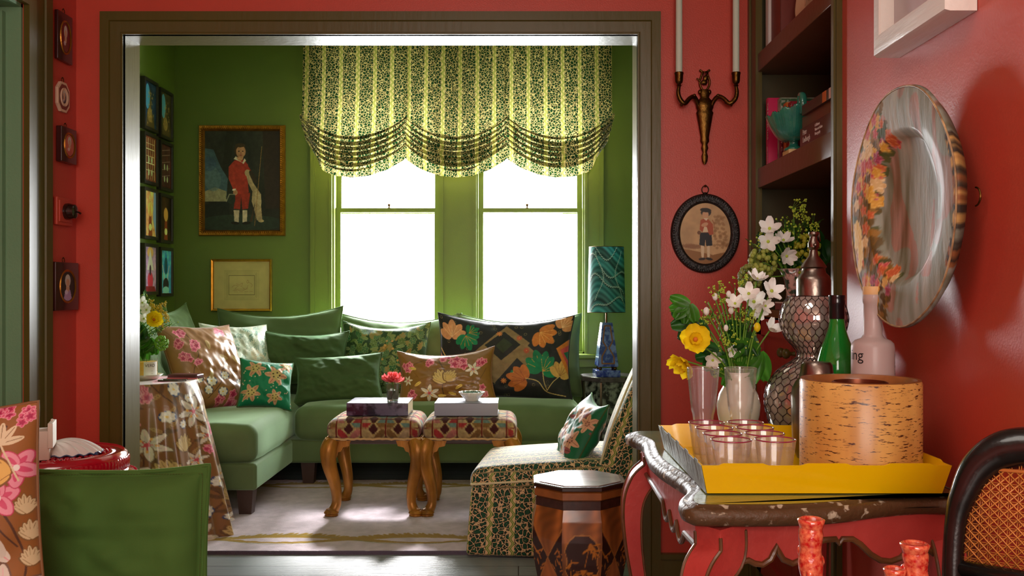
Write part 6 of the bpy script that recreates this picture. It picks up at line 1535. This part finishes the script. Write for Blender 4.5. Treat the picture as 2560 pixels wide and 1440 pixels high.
# oval picture
W_,H_=172/s0,198/s0; c=Cv(.20,.23,230,(196,160,112)); c.noise(.07,5)
c.poly([(0,.0),(.20,0),(.20,.05),(.13,.035),(.06,.05),(0,.06)],(150,104,56)); [c.ell(.03+.02*k,.07-.003*k,.03,.006,.1,(140,96,60),.7) for k in range(3)]
for k in range(60): c.ell(R.uniform(.135,.19),R.uniform(.06,.18),.006,.005,0,(150,110,66),.55)
c.poly([(.085,.022),(.095,.022),(.096,.07),(.083,.07)],(224,200,160)); c.poly([(.108,.022),(.118,.022),(.118,.07),(.107,.07)],(224,200,160)); c.ell(.088,.020,.014,.005,.1,(50,34,26)); c.ell(.116,.020,.014,.005,-.2,(50,34,26))
c.poly([(.080,.118),(.124,.118),(.128,.070),(.104,.068),(.101,.095),(.098,.068),(.077,.072)],(34,32,34)); c.poly([(.082,.165),(.098,.172),(.112,.168),(.130,.150),(.132,.112),(.118,.108),(.112,.118),(.09,.120),(.078,.13)],(176,88,54)); c.poly([(.09,.12),(.112,.12),(.106,.14),(.096,.14)],(226,206,166)); c.ell(.098,.148,.014,.007,.3,(210,160,120)); c.poly([(.092,.172),(.104,.162),(.112,.172)],(230,214,180))
c.ell(.103,.194,.020,.016,0,(48,40,32)); c.ell(.101,.186,.012,.014,0,(212,164,122)); c.ell(.102,.202,.022,.008,-.1,(44,38,30)); c.line([(.128,.165),(.135,.15),(.134,.135)],.003,(160,100,60)); c.ell(.076,.118,.007,.007,0,(120,80,50))
M_carv=mat('carved_black_wood',rgb(34,28,26),rough=.4,bump=.5,bscale=90)
o=framed('oval_picture','black oval-framed picture of a boy in black breeches, below the brass sconce','picture',W_,H_,FB((fx(1762),D0-.001,fz(584))),((0,0),(0,.012),(.004,.018),(.010,.021),(.018,.016),(.024,.020),(.030,.018),(.036,.010)),M_carv,c,.034,.008,n=170,oval_=True)
b=MB(); n=90
for k in range(n): a=2*PI*k/n; b.ball(((W_/2-.010)*math.cos(a),(H_/2-.010)*math.sin(a),.019),(.004,.003,.004),6,5,M=RZ(a))
b.build('beading',M_carv,o,smooth=180)
b=MB(); zr=H_/2; b.tube([(.013*math.cos(a),zr+.016+.015*math.sin(a),.008) for a in np.linspace(0,2*PI,28)],.0018,seg=8,cap=False).ball((0,zr+.001,.009),(.010,.005,.005),10,6); b.build('hanging_ring',mat('dark_ring',rgb(40,30,22),rough=.4,metal=.6),o,smooth=180)
MB().ball((0,zr+.030,.011),(.005,.005,.005),10,8).build('nail_head',M_brass,o,smooth=180)

# ------------------------------------------------------------------ bookcase in the right wall
BX=XR; BD=.30; Y0,Y1=BY0,D0
def dr(px): return 2400/((px-VX)/.903)
def rz(px,py): return EYE-(py-728)*.903/(px-VX)
zs1=rz(1910,465); zs1t=rz(1910,415); zs2=rz(1910,168); zs2t=rz(1910,122); zb=1.095
o=E('built_in_bookcase','olive-painted open bookcase built into the right wall, with a red panelled cupboard below','bookcase',(BX,(Y0+Y1)/2,0)); inv=TR(-BX,-(Y0+Y1)/2,0)
b=MB(); b.box(BX+BD,BX+BD+.02,Y0,Y1,0,RC,M=inv).box(BX+.01,BX+BD,Y1-.055,Y1-.0,0,RC,M=inv).box(BX+.01,BX+BD,Y0+.0,Y0+.03,0,RC,M=inv); b.build('carcass',mat('dark_olive_carcass',rgb(66,58,22),rough=.5),o,smooth=0)
b=MB(); b.box(BX-.012,BX+.012,Y1-.105,Y1-.002,0,RC,M=inv).box(BX-.018,BX-.012,Y1-.03,Y1-.002,0,RC,M=inv).box(BX-.016,BX+.012,Y0-.004,Y0+.045,0,RC,M=inv).box(BX-.022,BX-.016,Y0+.005,Y0+.018,0,RC,M=inv); b.build('face_frame',M_olive,o,smooth=0)
M_shelf=mat('brown_shelf_paint',rgb(104,60,34),rough=.35,bump=.1,bscale=40)
for za,zt_ in((zs1,zs1t),(zs2,zs2t)): MB().rbox(BX-.004,BX+BD,Y0+.03,Y1-.055,za,zt_,r=.003,n=2,M=inv).build('shelf',M_shelf,o)
MB().rbox(BX-.006,BX+BD,Y0+.03,Y1-.055,zb-.03,zb,r=.004,n=2,M=inv).build('cupboard_top',M_olive,o)
M_cupb=paint('cupboard_red_paint',(150,50,38),rough=.35)
for k,(ya,yb_) in enumerate(((Y0+.047,3.14),(3.145,Y1-.106))):
    b=MB(); fw=.06; xa,xb=BX-.008,BX+.012
    b.box(xa,xb,ya,yb_,.12,.12+fw,M=inv).box(xa,xb,ya,yb_,zb-.035-fw,zb-.035,M=inv).box(xa,xb,ya,ya+fw,.12,zb-.035,M=inv).box(xa,xb,yb_-fw,yb_,.12,zb-.035,M=inv).box(xa+.012,xb,ya+fw,yb_-fw,.12+fw,zb-.035-fw,M=inv)
    d_=b.build('cupboard_door',M_cupb,o,smooth=0)
    ky=(yb_-.03) if k==0 else (ya+.03); kz=rz(1950,875)
    b=MB(); b.lathe([(.008,0),(.006,.008),(.006,.014),(.014,.020),(.017,.028),(.014,.036),(.006,.040),(0,.040)],seg=28,cap=False,M=inv@TR(xa,ky,kz)@RY(-PI/2)); b.build('knob',M_olive,d_,smooth=180)
MB().box(BX-.0,BX+.01,Y0+.04,Y1-.1,0,.12,M=inv).build('plinth',M_olive,o,smooth=0)
def Bk(name,label,x0,x1,y0,y1,z0,z1,m,cat='book',pages=True,group=None,top=False):
    o=E(name,label,cat,((x0+x1)/2,(y0+y1)/2,z0),0,group); iv=TR(-(x0+x1)/2,-(y0+y1)/2,-z0)
    if not top: # standing, spine facing the room
        MB().rbox(x0,x1,y0,y0+.002,z0,z1,r=.0008,n=1,M=iv).rbox(x0,x1,y1-.002,y1,z0,z1,r=.0008,n=1,M=iv).rbox(x0,x0+.003,y0,y1,z0,z1,r=.001,n=2,M=iv).build('cover',m,o)
        MB().box(x0+.003,x1-.004,y0+.002,y1-.002,z0+.003,z1-.003,M=iv).build('pages',M_cream,o,smooth=0)
    else:
        MB().rbox(x0,x1,y0,y1,z0,z0+.002,r=.0008,n=1,M=iv).rbox(x0,x1,y0,y1,z1-.002,z1,r=.0008,n=1,M=iv).rbox(x0,x0+.003,y0,y1,z0,z1,r=.001,n=2,M=iv).build('cover',m,o)
        MB().box(x0+.003,x1-.004,y0+.003,y1-.003,z0+.002,z1-.002,M=iv).build('pages',M_cream,o,smooth=0)
    return o,iv
def dY(px,xx): return 2400*xx/(px-VX)
ps=mat('white_print',rgb(226,206,196),rough=.6)
def spine(o,iv,s,size,x,y,z,vert=False,m=None,sx=1,name='lettering'):
    Mx=iv@(basis((x-.0006,y,z),(0,0,-1),(0,-1,0),(-1,0,0)) if vert else basis((x-.0006,y,z),(0,-1,0),(0,0,1),(-1,0,0)))
    if vert: Mx=iv@basis((x-.0006,y,z),(0,0,-1),(0,-1,0),(-1,0,0)); 
    lettering(s,size,m or ps,o,Mx,name,depth=.0002,sx=sx)
g2='books on the lower shelf of the bookcase'
z0=zs1t+.001; xx=BX+.02
o1,iv=Bk('book','tall bright pink book at the far end of the lower shelf',xx,xx+.2,3.555,3.58,z0,z0+.255,mat('magenta_cover',rgb(204,22,84),rough=.35),group=g2); spine(o1,iv,'THE FLOWER YARD',.019,xx,3.560,z0+.235,True,sx=.8)
spine(o1,iv,'ARTHUR PARKINSON',.010,xx,3.563,z0+.075,True,sx=.8)
c=Cv(.2,.25,120,(60,96,60)); 
for k in range(160): c.petal(R.uniform(0,.2),R.uniform(0,.25),.03,.01,R.uniform(0,6.3),R.choice(((90,140,80),(40,80,50),(150,160,140),(200,190,180),(150,60,70))))
o1,iv=Bk('book','book with a leafy green photograph cover beside the tall bright pink one',xx+.035,xx+.2,3.515,3.55,z0,z0+.248,mat('leafy_cover',rgb(70,110,70),rough=.4,col2=rgb(190,190,170),var=.6,vscale=40),group=g2)
b=MB(); picture(b,.15,.24,c,n=90,M=iv@basis((xx+.115,3.5145,z0+.124),(1,0,0),(0,0,1),(0,-1,0))); b.build('cover_picture',M_canvas,o1,smooth=180)
o1,iv=Bk('book','dark plum book with white letters on its spine on the lower shelf',xx+.03,xx+.18,3.475,3.508,z0,z0+.185,mat('plum_cover',rgb(110,24,44),rough=.4),group=g2); spine(o1,iv,'A L T C',.026,xx+.03,3.482,z0+.13,True)
o1,iv=Bk('book','orange book with a grey rounded top on the lower shelf',xx+.035,xx+.18,3.435,3.470,z0,z0+.215,mat('orange_cover',rgb(206,110,24),rough=.4),group=g2)
o1,iv=Bk('book','crimson book right of the orange one on the lower shelf',xx+.04,xx+.19,3.39,3.43,z0,z0+.210,mat('crimson_cover',rgb(150,10,36),rough=.4),group=g2); spine(o1,iv,'Thom',.020,xx+.04,3.395,z0+.20,True)
ya,yb_=dY(2088,BX+.01),dY(2004,BX+.01)
M_bm=mat('maroon_cover',rgb(88,30,30),rough=.35); M_bb=mat('brown_cover',rgb(112,56,42),rough=.35); M_bk=mat('striped_brown_cover',rgb(70,42,36),rough=.35)
h3=.060
o1,iv=Bk('book','thick maroon photography book at the bottom of the flat stack on the lower shelf',BX+.005,BX+.25,ya+.005,yb_+.0,z0,z0+h3,M_bm,group=g2,top=True)
spine(o1,iv,'Peter\nLindbergh',.024,BX+.005,yb_-.03,z0+.036,sx=.8); spine(o1,iv,'A Different\nVision on Fashion\nPhotography',.013,BX+.005,yb_-.155,z0+.042,sx=.8)
o1,iv=Bk('book','reddish brown paper-spined book in the middle of the flat stack on the lower shelf',BX+.015,BX+.24,ya+.015,yb_+.01,z0+h3,z0+h3+.040,M_bb,group=g2,top=True)
b=MB(); b.tube([iv@Vector((BX+.0145,ya+.045+.006*math.cos(a),z0+h3+.021+.011*math.sin(a))) for a in np.linspace(0,2*PI,20)],.0008,seg=5,cap=False).ball(iv@Vector((BX+.0146,ya+.045,z0+h3+.021)),(.0006,.003,.006),8,6); b.build('oval_emblem',ps,o1,smooth=180)
spine(o1,iv,'THE BOOK OF GARDENS',.011,BX+.015,yb_-.07,z0+h3+.014,m=mat('dim_print',rgb(150,90,76),rough=.6)) if False else None
o1,iv=Bk('book','dark brown book with an orange band, topmost of the flat stack',BX+.005,BX+.22,ya+.02,yb_-.02,z0+h3+.040,z0+h3+.072,M_bk,group=g2,top=True)
MB().box(BX+.0042,BX+.006,ya+.065,ya+.10,z0+h3+.0405,z0+h3+.0715,M=iv).build('orange_band',mat('orange_band',rgb(206,104,50),rough=.5),o1,smooth=0)
MB().box(BX+.0042,BX+.006,ya+.022,ya+.040,z0+h3+.0405,z0+h3+.0715,M=iv).build('pale_band',mat('pink_band',rgb(220,170,150),rough=.5),o1,smooth=0)
# teal compote on a cream wooden block
fy,fxx=3.27,BX+.035
k=MB(); k.rbox(-.028,.028,-.04,.04,0,.018,r=.003,n=2); k=k.build('wooden_block',mat('cream_block',rgb(226,190,130),rough=.5),loc=(fxx,fy,z0),smooth=40); setp(k,'small cream wooden block under the foot of the teal leaf compote','block')
o=E('compote','teal leaf-moulded ceramic compote tilting on its foot, lower shelf of the bookcase','bowl',(fxx,fy,z0+.018),0)
M_teal=mat('teal_glaze',rgb(20,104,96),rough=.08,coat=1,col2=rgb(60,140,110),var=.3,vscale=20,bump=.3,bscale=60)
MB().lathe([(0,0),(.034,0),(.033,.006),(.018,.014),(.014,.024),(.017,.030)],seg=36,cap=False).build('foot',M_teal,o,smooth=180)
b=MB(); th=np.linspace(0,2*PI,160,endpoint=False); A=[]
for t in np.linspace(0,1,26):
    r=.014+.075*t**.62; A.append(np.stack([r*np.cos(th)*(1+.03*np.cos(th*14)*t),r*1.20*np.sin(th)*(1+.03*np.cos(th*14)*t),.030+.085*t**1.5+.004*np.cos(th*14)*t**3+.022*np.abs(np.sin(th))**2*t**2+.0025*np.cos(th*60)*t],-1))
b.grid(np.array(A),closeu=True); b.build('leaf_bowl',M_teal,o,smooth=180,solid=.004)
b=MB(); b.tube(bez([(0,-.095,.11),(0,-.110,.135),(0,-.105,.165),(0,-.085,.172),(0,-.078,.15),(0,-.085,.12)],6),.009,seg=12,flat=1.3); b.build('handle',M_teal,o,smooth=180)
# top shelf: books and a flowered plate
g3='books on the top shelf of the bookcase'; z0=zs2t+.001
o1,iv=Bk('book','white-spined book with a picture cover, far end of the top shelf',xx,xx+.2,3.55,3.585,z0,z0+.30,mat('white_cover',rgb(216,208,200),rough=.4,var=.1),group=g3)
o1,iv=Bk('book','russet brown book beside the white-spined one on the top shelf',xx+.01,xx+.2,3.42,3.54,z0,z0+.29,mat('russet_cover',rgb(120,44,28),rough=.5),group=g3)
c=Cv(.3,.3,220,(214,190,150)); 
for x,y in((.12,.12),(.18,.20),(.10,.22),(.20,.10)):
    vine(c,[(x-.04,y-.05),(x,y),(x+.03,y+.05)],.002,(90,90,50)); 
    for q in range(7): c.leaf(x+R.uniform(-.04,.04),y+R.uniform(-.05,.05),.022,.009,R.uniform(0,6),(104,110,60),(60,70,40))
    for q in range(4): c.flower(x+R.uniform(-.02,.02),y+R.uniform(-.02,.02),.014,5,(150,66,90),(190,120,130))
o=E('plate','cream plate painted with plum flowers propped on the top shelf','plate',(BX+.085,3.18,z0+.002)); Mx=TR(0,0,.145)@basis((0,0,0),(0,-1,0),(.22,0,.975),(-.975,0,.22)); 
b=MB(); rr=np.linspace(.001,1,50); T,Rr=np.meshgrid(np.linspace(0,2*PI,120,endpoint=False),rr); Xp=Rr*np.cos(T);Yp=Rr*np.sin(T); A=np.stack([Xp*.145,Yp*.145,np.where(Rr>.7,(Rr-.7)*.06,0)],-1); b.grid(xf(Mx,A.reshape(-1,3)).reshape(A.shape),c=c.at((Xp+1)/2,(Yp+1)/2),closeu=True); b.build('dish',mat('painted_plate',rough=.15,attr=1,coat=.6),o,smooth=180,solid=.005)
# upright pieces at the near end, second bay and under the lower shelf
o1,iv=Bk('book','tall pale pink book against the near end of the bay below the top shelf',BX+.012,BX+.20,Y0+.048,Y0+.066,z0-.30-.0,z0-.055,mat('pink_cover',rgb(214,140,140),rough=.5),group=None) if False else (None,None)
o=E('picture_board','tall pale grey-blue board standing on edge at the near end of the cupboard top','board',(BX+.1,Y0+.058,zb)); MB().box(-.098,.08,-.006,.006,0,zs1-zb-.004).build('board',mat('pale_board',rgb(176,188,196),rough=.5),o,smooth=0); MB().box(-.0995,-.098,-.0065,.0065,0,zs1-zb-.004).build('edge_strip',mat('pale_edge',rgb(206,214,220),rough=.4),o,smooth=0)
# vase of flowers on the cupboard top
M_spk=mat('speckled_glass',rgb(206,160,150),rough=.15,coat=.6,col2=rgb(50,70,56),var=.85,vscale=60)
vy_=2.98; s=2400/vy_; vxx=(1972-VX)/s
k=E('lacquer_box','flat black box with a thin white line along its edge, under the speckled vase','box',(BX+.05,3.10,zb)); MB().rbox(-.055,.14,-.24,.26,0,.03,r=.002,n=2).build('body',M_black,k); MB().box(-.0562,-.054,-.235,.255,.024,.028).build('white_line',mat('white_line',rgb(226,220,214),rough=.4),k,smooth=0)
f=lambda py: EYE-(py-728)/s-(zb+.03)
o=E('speckled_vase','flared speckled pink and green glass vase of flowers, on the cupboard top of the bookcase','vase',(vxx+.015,vy_,zb+.03))
H_=f(672); MB().lathe([(0,0),(.020,0),(.024,.006),(.022,H_*.3),(.030,H_*.7),(.044,H_),(.041,H_),(.028,H_*.7),(.018,.01)],seg=48,cap=False,mod=lambda r,z,t:r*(1+.06*np.cos(t*8)*(z>H_*.8))).build('body',M_spk,o,smooth=180)
V2=Vector((vxx+.015,vy_,zb+.03+H_)); gB='flowers in the speckled vase'
def B_(kind,px,py,dd,lab,**k):
    h=P(px,py,vy_+dd); foot=V2+Vector((max(-.028,min(.028,(h.x-V2.x)*.25)),max(-.02,min(.02,dd*.3)),-.02)); return bloom(kind,h,foot,lab,group=gB,seed=int(px*3+py),**k)
for px,py,fc,sc,lab in((1924,572,(-.3,-1,.4),1.3,'white bloom at the upper left of the speckled vase'),(1920,604,(-.1,-1,0),1.3,'white bloom below the upper left one in the speckled vase'),(1958,602,(.1,-.7,.9),1.1,'white bloom seen edge-on in the middle of the speckled vase'),(1966,640,(.2,-1,-.2),1.1,'white bloom low over the rim of the speckled vase')): B_('white',px,py,-.04,lab,scale=sc,face=fc)
for px,py,sc,lab,m_ in((1907,655,1.6,'green viburnum ball hanging left of the speckled vase',mat('pale_green_floret',rgb(150,160,70),rough=.6)),(1876,692,1.35,'lowest green viburnum ball, far left of the speckled vase',mat('dusty_green_floret',rgb(126,134,64),rough=.6)),(2018,622,1.5,'yellow-green viburnum ball right of the speckled vase',mat('lime_floret',rgb(150,150,36),rough=.6)),(2004,690,1.0,'yellow-green viburnum ball beside the pewter head',mat('lime_floret_low',rgb(140,150,30),rough=.6))): B_('snow',px,py,-.02,lab,scale=sc,mats=m_)
for k,(px,py) in enumerate(((1986,520),(1982,548),(1962,560),(1935,585),(1975,580),(2000,560),(2020,565),(2035,550),(1990,600),(1945,630),(1902,612),(1885,610))):
    B_('fine' if k%3 else 'umbel',px,py,.012*((k%5)-2),'dull yellow-green sprig in the speckled vase',scale=1.5)
for px,py,fc,sc,m_ ,lab in((1985,610,(0,-1,.2),1.5,M_leafd,'broad dark leaf in the middle of the speckled vase'),(2060,600,(.2,-1,.1),1.5,M_leafd,'dark leaf at the far right of the speckled vase'),(2000,650,(.1,-1,-.1),1.3,M_leafg,'mid green leaf just above the speckled vase'),(1945,600,(-.2,-1,.2),1.2,M_leafd,'dark leaf behind the white blooms of the speckled vase')): B_('leaf',px,py,.01,lab,scale=sc,face=fc,mats=m_)

# ------------------------------------------------------------------ white frame and oval dish on the right wall
z0=EYE+(728-145)/1056
o=E('framed_print','chunky white wooden picture frame high on the right red wall','picture',(XR,2.08,z0)); 
M_wf=mat('brushed_white_wood',rgb(228,218,208),rough=.32,bump=.15,bscale=60,bstretch=(1,.15,1))
Wd=2.272-1.887; Hh=.60; dp=.066
Mx=basis((0,0,Hh/2),(0,-1,0),(0,0,1),(-1,0,0))
b=MB(); b.ring(rect(Wd,Hh),((0,.001),(0,dp-.012),(.004,dp-.003),(.012,dp),(.042,dp),(.046,dp-.004),(.046,dp-.035)),M=Mx); b.build('frame',M_wf,o,smooth=30)
b=MB(); c=Cv(.3,.5,60,(190,176,176)); c.noise(.05,3); picture(b,Wd-.09,Hh-.09,c,n=40,z=dp-.034,M=Mx); b.build('picture',mat('pale_print',rough=.25,attr=1,coat=.3),o)
def dish():
    d=2.06; s=2400/d; zc=EYE-(515-728)/s; 
    o=E('papier_mache_dish','large oval decoupage dish with pearly streaked well and flowered rim, on the right red wall','dish',(XR,d,zc))
    Mx=basis((0,0,0),(0,-1,0),(0,0,1),(-1,0,0)); Wd,Hh=.432,.512
    c=Cv(1,1,460,(96,84,50)); R=random.Random(12)
    X,Y=c.X-.5,c.Y-.5; rr=np.hypot(X,Y)*2
    # streaked pearly ground
    n1=vnoise(c.X*26,c.Y*5,3)*.5+vnoise(c.X*60,c.Y*9,4)*.3+vnoise(c.X*8,c.Y*3,5)*.4
    pal=np.array([[92,84,58],[120,118,96],[150,150,136],[168,162,146],[190,178,166]])/255.
    t=np.clip(n1-.1,0,.999)*4; i=t.astype(int); fr=(t-i)[...,None]; c.a=pal[i]*(1-fr)+pal[np.minimum(i+1,4)]*fr
    pk=vnoise(c.X*12+5,c.Y*8,6)[...,None]; c.a=np.where(pk>.66,c.a*np.array([1.12,.86,.84]),c.a)
    # flowered left side of the rim and slope
    for k in range(260):
        a=R.uniform(PI*.62,PI*1.42); q=R.uniform(.30,.5); x,y=.5+q*math.cos(a),.5+q*math.sin(a)
        c.ell(x,y,R.uniform(.01,.03),R.uniform(.01,.03),0,R.choice(((120,84,30),(96,72,30),(70,76,36),(150,104,40),(84,60,34))),.85)
    for k in range(80):
        a=R.uniform(PI*.62,PI*1.42); q=R.uniform(.30,.48); x,y=.5+q*math.cos(a),.5+q*math.sin(a)
        c.flower(x,y,R.uniform(.018,.034),5,*R.choice((((186,70,70),(206,120,110)),((206,150,60),(226,180,90)),((214,176,120),(236,206,160)),((150,60,80),(190,100,120)),((190,90,50),(214,130,80)))),rot=R.random()*6)
    for k in range(14):
        a=R.uniform(PI*1.05,PI*1.15); x,y=.5+.43*math.cos(a)+R.uniform(-.02,.02),.5+.43*math.sin(a)+R.uniform(-.06,.06); c.flower(x,y,.026,5,(226,190,110),(236,206,140),rot=R.random()*6)
    for k in range(60):
        a=R.uniform(-.6,.5); q=.49; c.ell(.5+q*math.cos(a),.5+q*math.sin(a),.012,.02,0,R.choice(((206,160,90),(150,90,50),(60,50,40))),.9)
    nr,nt_=90,260; th=np.linspace(0,2*PI,nt_,endpoint=False); A=[];Cc=[]
    for k in range(nr):
        q=(k/(nr-1)); z=.018
        if q<.58: z=.012+.010*(q/.58)**4
        elif q<.68: z=.022+.024*math.sin((q-.58)/.10*PI/2)
        else: z=.046-.002*(q-.68)+.006*math.sin((q-.68)*7)
        ex=1+.012*np.sin(th*3+1)+.006*np.sin(th*7)
        x=q*ex*np.cos(th)*Wd/2; y=q*ex*np.sin(th)*Hh/2; zz=z+.004*np.sin(th*2+.5)*q**3
        A.append(np.stack([x,y,zz+.01],-1)); Cc.append(c.at(.5+.5*q*np.cos(th),.5+.5*q*np.sin(th)))
    last=A[-1].copy()
    A.append(last*np.array([1.01,1.01,1])-np.array([0,0,.010])); Cc.append(Cc[-1]*.8)
    back=last.copy(); back[:,0]*=.93; back[:,1]*=.93; back[:,2]=.030; A.append(back); Cc.append(Cc[-1]*.9)
    back=last.copy(); back[:,0]*=.55; back[:,1]*=.55; back[:,2]=.001; A.append(back); Cc.append(Cc[-1])
    A=np.array(A); b=MB(); b.grid(xf(Mx,A.reshape(-1,3)).reshape(A.shape),c=np.array(Cc),closeu=True)
    b.build('dish',mat('pearly_lacquer',rough=.6,attr=1,spec=.3,coat=.04,bump=.2,bscale=26,bstretch=(1,3,.8)),o,smooth=180)
    e=MB(); e.tube([Mx@Vector(p) for p in last[::4]]+[Mx@Vector(last[0])],.0022,seg=6,cap=False); e.build('chipped_edge',mat('chipped_gilt',rgb(206,170,120),rough=.5,col2=rgb(80,50,36),var=.5,vscale=40),o,smooth=180)
    h=MB(); h.tube([Mx@Vector((Wd/2*.90+.016*math.sin(a)+.01,.0+.018*math.cos(a),.014)) for a in np.linspace(0,PI,12)],.0018,seg=6); h.build('hanging_loop',M_brass,o)
    o.rotation_euler=(0,0,.12); o.location=(XR-.03,d,zc)
dish()

# ------------------------------------------------------------------ things on the round side table
tz=.737
M_jar=thinglass('jar_glass',(1,1,1),.03,1.5,.02)
cdx,cdy=(373-VX)/518,4.60
o=E('saucer_dish','shallow white dish under the scented candle on the draped round table','dish',(cdx-.01,cdy,tz)); MB().lathe([(0,0),(.055,0),(.062,.004),(.086,.026),(.083,.026),(.060,.007),(0,.006)],seg=48,cap=False).build('dish',M_white,o,smooth=180)
o=E('scented_candle','yellow candle in a clear glass with a white label, on the draped round table','candle',(cdx,cdy,tz+.007))
MB().lathe([(0,0),(.048,0),(.051,.004),(.051,.094),(.049,.094),(.049,.006),(0,.006)],seg=48,cap=False).build('glass',M_jar,o,smooth=50)
MB().lathe([(0,.0065),(.0485,.0065),(.0485,.080),(0,.078)],seg=40).build('wax',translu(mat('yellow_wax',rgb(250,214,110),rough=.4),.3),o,smooth=40)
MB().tube([(0,0,.078),(.001,0,.092)],.001).build('wick',M_black,o)
b=MB(); T=np.linspace(.12,1.45,30); A=np.array([[(.0516*math.sin(a),-.0516*math.cos(a),z_) for a in T] for z_ in(.012,.080)]); b.grid(A); b.build('paper_label',mat('white_label',rgb(240,236,230),rough=.5),o,smooth=180)
def ct(s_,size,th0,z_,nm): 
    V,F=text_mesh(s_,size,depth=0); th=th0+V[:,0]/.052; A=np.stack([.0522*np.sin(th),-.0522*np.cos(th),z_+V[:,1]],-1); bb=MB(); bb.add(A,F); bb.build(nm,M_ink,o,smooth=0)
ct('VERD',.020,.22,.056,'lettering'); ct('....',.012,.75,.036,'small_print'); ct('....',.012,.75,.024,'small_print')
k=E('notebook','dark plum leather case lying on the draped round table beside the candle','case',(-1.615,4.66,tz),-.1); MB().rbox(-.075,.075,-.04,.04,0,.022,r=.006,n=3).build('body',mat('plum_leather',rgb(84,34,46),rough=.3,coat=.3),k); MB().rbox(-.077,.077,-.042,-.036,.0,.006,r=.002,n=2).build('pink_edge',mat('pink_edge',rgb(220,110,120),rough=.4),k)
k=E('phone','thin dark phone lying at the right edge of the draped round table','phone',(-1.625,4.53,tz),.2); MB().rbox(-.07,.06,-.028,.028,0,.008,r=.004,n=3).build('body',mat('dark_glass',rgb(50,26,26),rough=.1,coat=.8),k)
# vase and bouquet
vx_,vy_=-1.875,4.66
o=E('glass_vase','clear glass vase of yellow and white flowers behind the candle, beside the opening','vase',(vx_,vy_,tz)); MB().lathe([(0,0),(.04,0),(.045,.01),(.040,.09),(.030,.14),(.034,.175),(.032,.175),(.028,.14),(.037,.09),(.041,.012),(0,.010)],seg=40,cap=False).build('glass',M_jar,o,smooth=60)
V3=Vector((vx_,vy_,tz+.17)); gC='flowers in the glass vase on the draped table'
def C_(kind,px,py,dd,lab,**k):
    h=P(px,py,vy_+dd); foot=V3+Vector((max(-.02,min(.02,(h.x-V3.x)*.2)),max(-.015,min(.015,dd*.3)),-.02)); return bloom(kind,h,foot,lab,group=gC,seed=int(px*7+py),**k)
C_('yellow',384,800,-.06,'open yellow bloom facing right beside the jamb',scale=1.3,face=(.6,-.9,.3))
for px,py,lab in((356,757,'topmost white bloom beside the jamb'),(366,775,'white bloom above the yellow one beside the jamb'),(360,797,'white bloom left of the yellow one beside the jamb')): C_('white',px,py,-.05,lab,scale=1.1,face=(.2,-1,.3))
M_must=mat('mustard_floret',rgb(190,160,20),rough=.6)
for k,(px,py) in enumerate(((386,775),(396,785),(378,770),(412,772),(400,795),(412,803))): C_('umbel',px,py,-.02,'mustard yellow umbel beside the jamb, over the draped table',scale=1.5,mats=M_must)
C_('snow',404,858,-.03,'round green viburnum ball low on the right of the glass vase',scale=1.2,mats=mat('green_floret',rgb(110,160,50),rough=.6))
for k,(px,py) in enumerate(((362,738),(372,745),(418,810),(430,808),(358,770))): C_('fine',px,py,0,'thin green sprig rising from the glass vase',scale=1.3)
for px,py,sc,m_,lab in((352,812,1.4,M_leafd,'dark leaf beside the jamb'),(375,845,1.4,M_leafg,'bright leaf low in the glass vase'),(358,870,1.3,M_leafg,'leaf hanging over the rim of the glass vase'),(385,860,1.0,M_leafg,'small leaf beside the green viburnum ball')): C_('leaf',px,py,-.02,lab,scale=sc,face=(.1,-1,.1),mats=m_)
WORLD_S=3.2; SUN_E=8; E_BACK=80; E_TOP=12; E_WIN=160; EXPO=.15
# ------------------------------------------------------------------ light, sky, camera
w=bpy.data.worlds.new('daylight'); SC.world=w; w.use_nodes=True; bg=w.node_tree.nodes['Background']; bg.inputs[0].default_value=(.93,.97,1,1); bg.inputs[1].default_value=WORLD_S
def area(name,loc,rot,sx,sy,e,col=(1,1,1)):
    l=bpy.data.lights.new(name,'AREA'); l.shape='RECTANGLE'; l.size=sx; l.size_y=sy; l.energy=e; l.color=col; o=bpy.data.objects.new(name,l); o.location=loc; o.rotation_euler=rot; COL.objects.link(o); return o
sun=bpy.data.lights.new('sun','SUN'); sun.energy=SUN_E; sun.angle=math.radians(5); sun.color=(1,.97,.96); so=bpy.data.objects.new('sun',sun); so.rotation_euler=(math.radians(-(90-38)),0,math.radians(4)); COL.objects.link(so)
# daylight of the window behind the camera, and an unseen overhead fill light for the red room
area('daylight_behind',(1.0*.2,RB+.08,1.75),(math.radians(90),0,0),1.8,1.5,E_BACK,(1,.93,.84))
area('overhead_fill_red_room',(-.3,1.0,RC-.05),(0,0,0),.9,.9,E_TOP,(1,.93,.84))
for W in(W1,W2): area('window_daylight',((W[0]+W[1])/2,DW+.30,(WZ0+1.98)/2),(math.radians(-90),0,0),W[1]-W[0],1.98-WZ0,E_WIN,(.96,.98,1))
cam=bpy.data.cameras.new('camera'); co=bpy.data.objects.new('camera',cam); COL.objects.link(co); SC.camera=co
cam.sensor_width=36; cam.lens=FPX/2560*36; co.location=(0,0,EYE); co.rotation_euler=(math.radians(90),0,0)
cam.shift_x=-(VX-1280)/2560; cam.shift_y=(VY-720)/2560; cam.clip_start=.02; cam.clip_end=200
SC.view_settings.view_transform='Standard'; SC.view_settings.look='None'; SC.view_settings.exposure=EXPO; SC.view_settings.gamma=1
SC.cycles.transparent_max_bounces=32
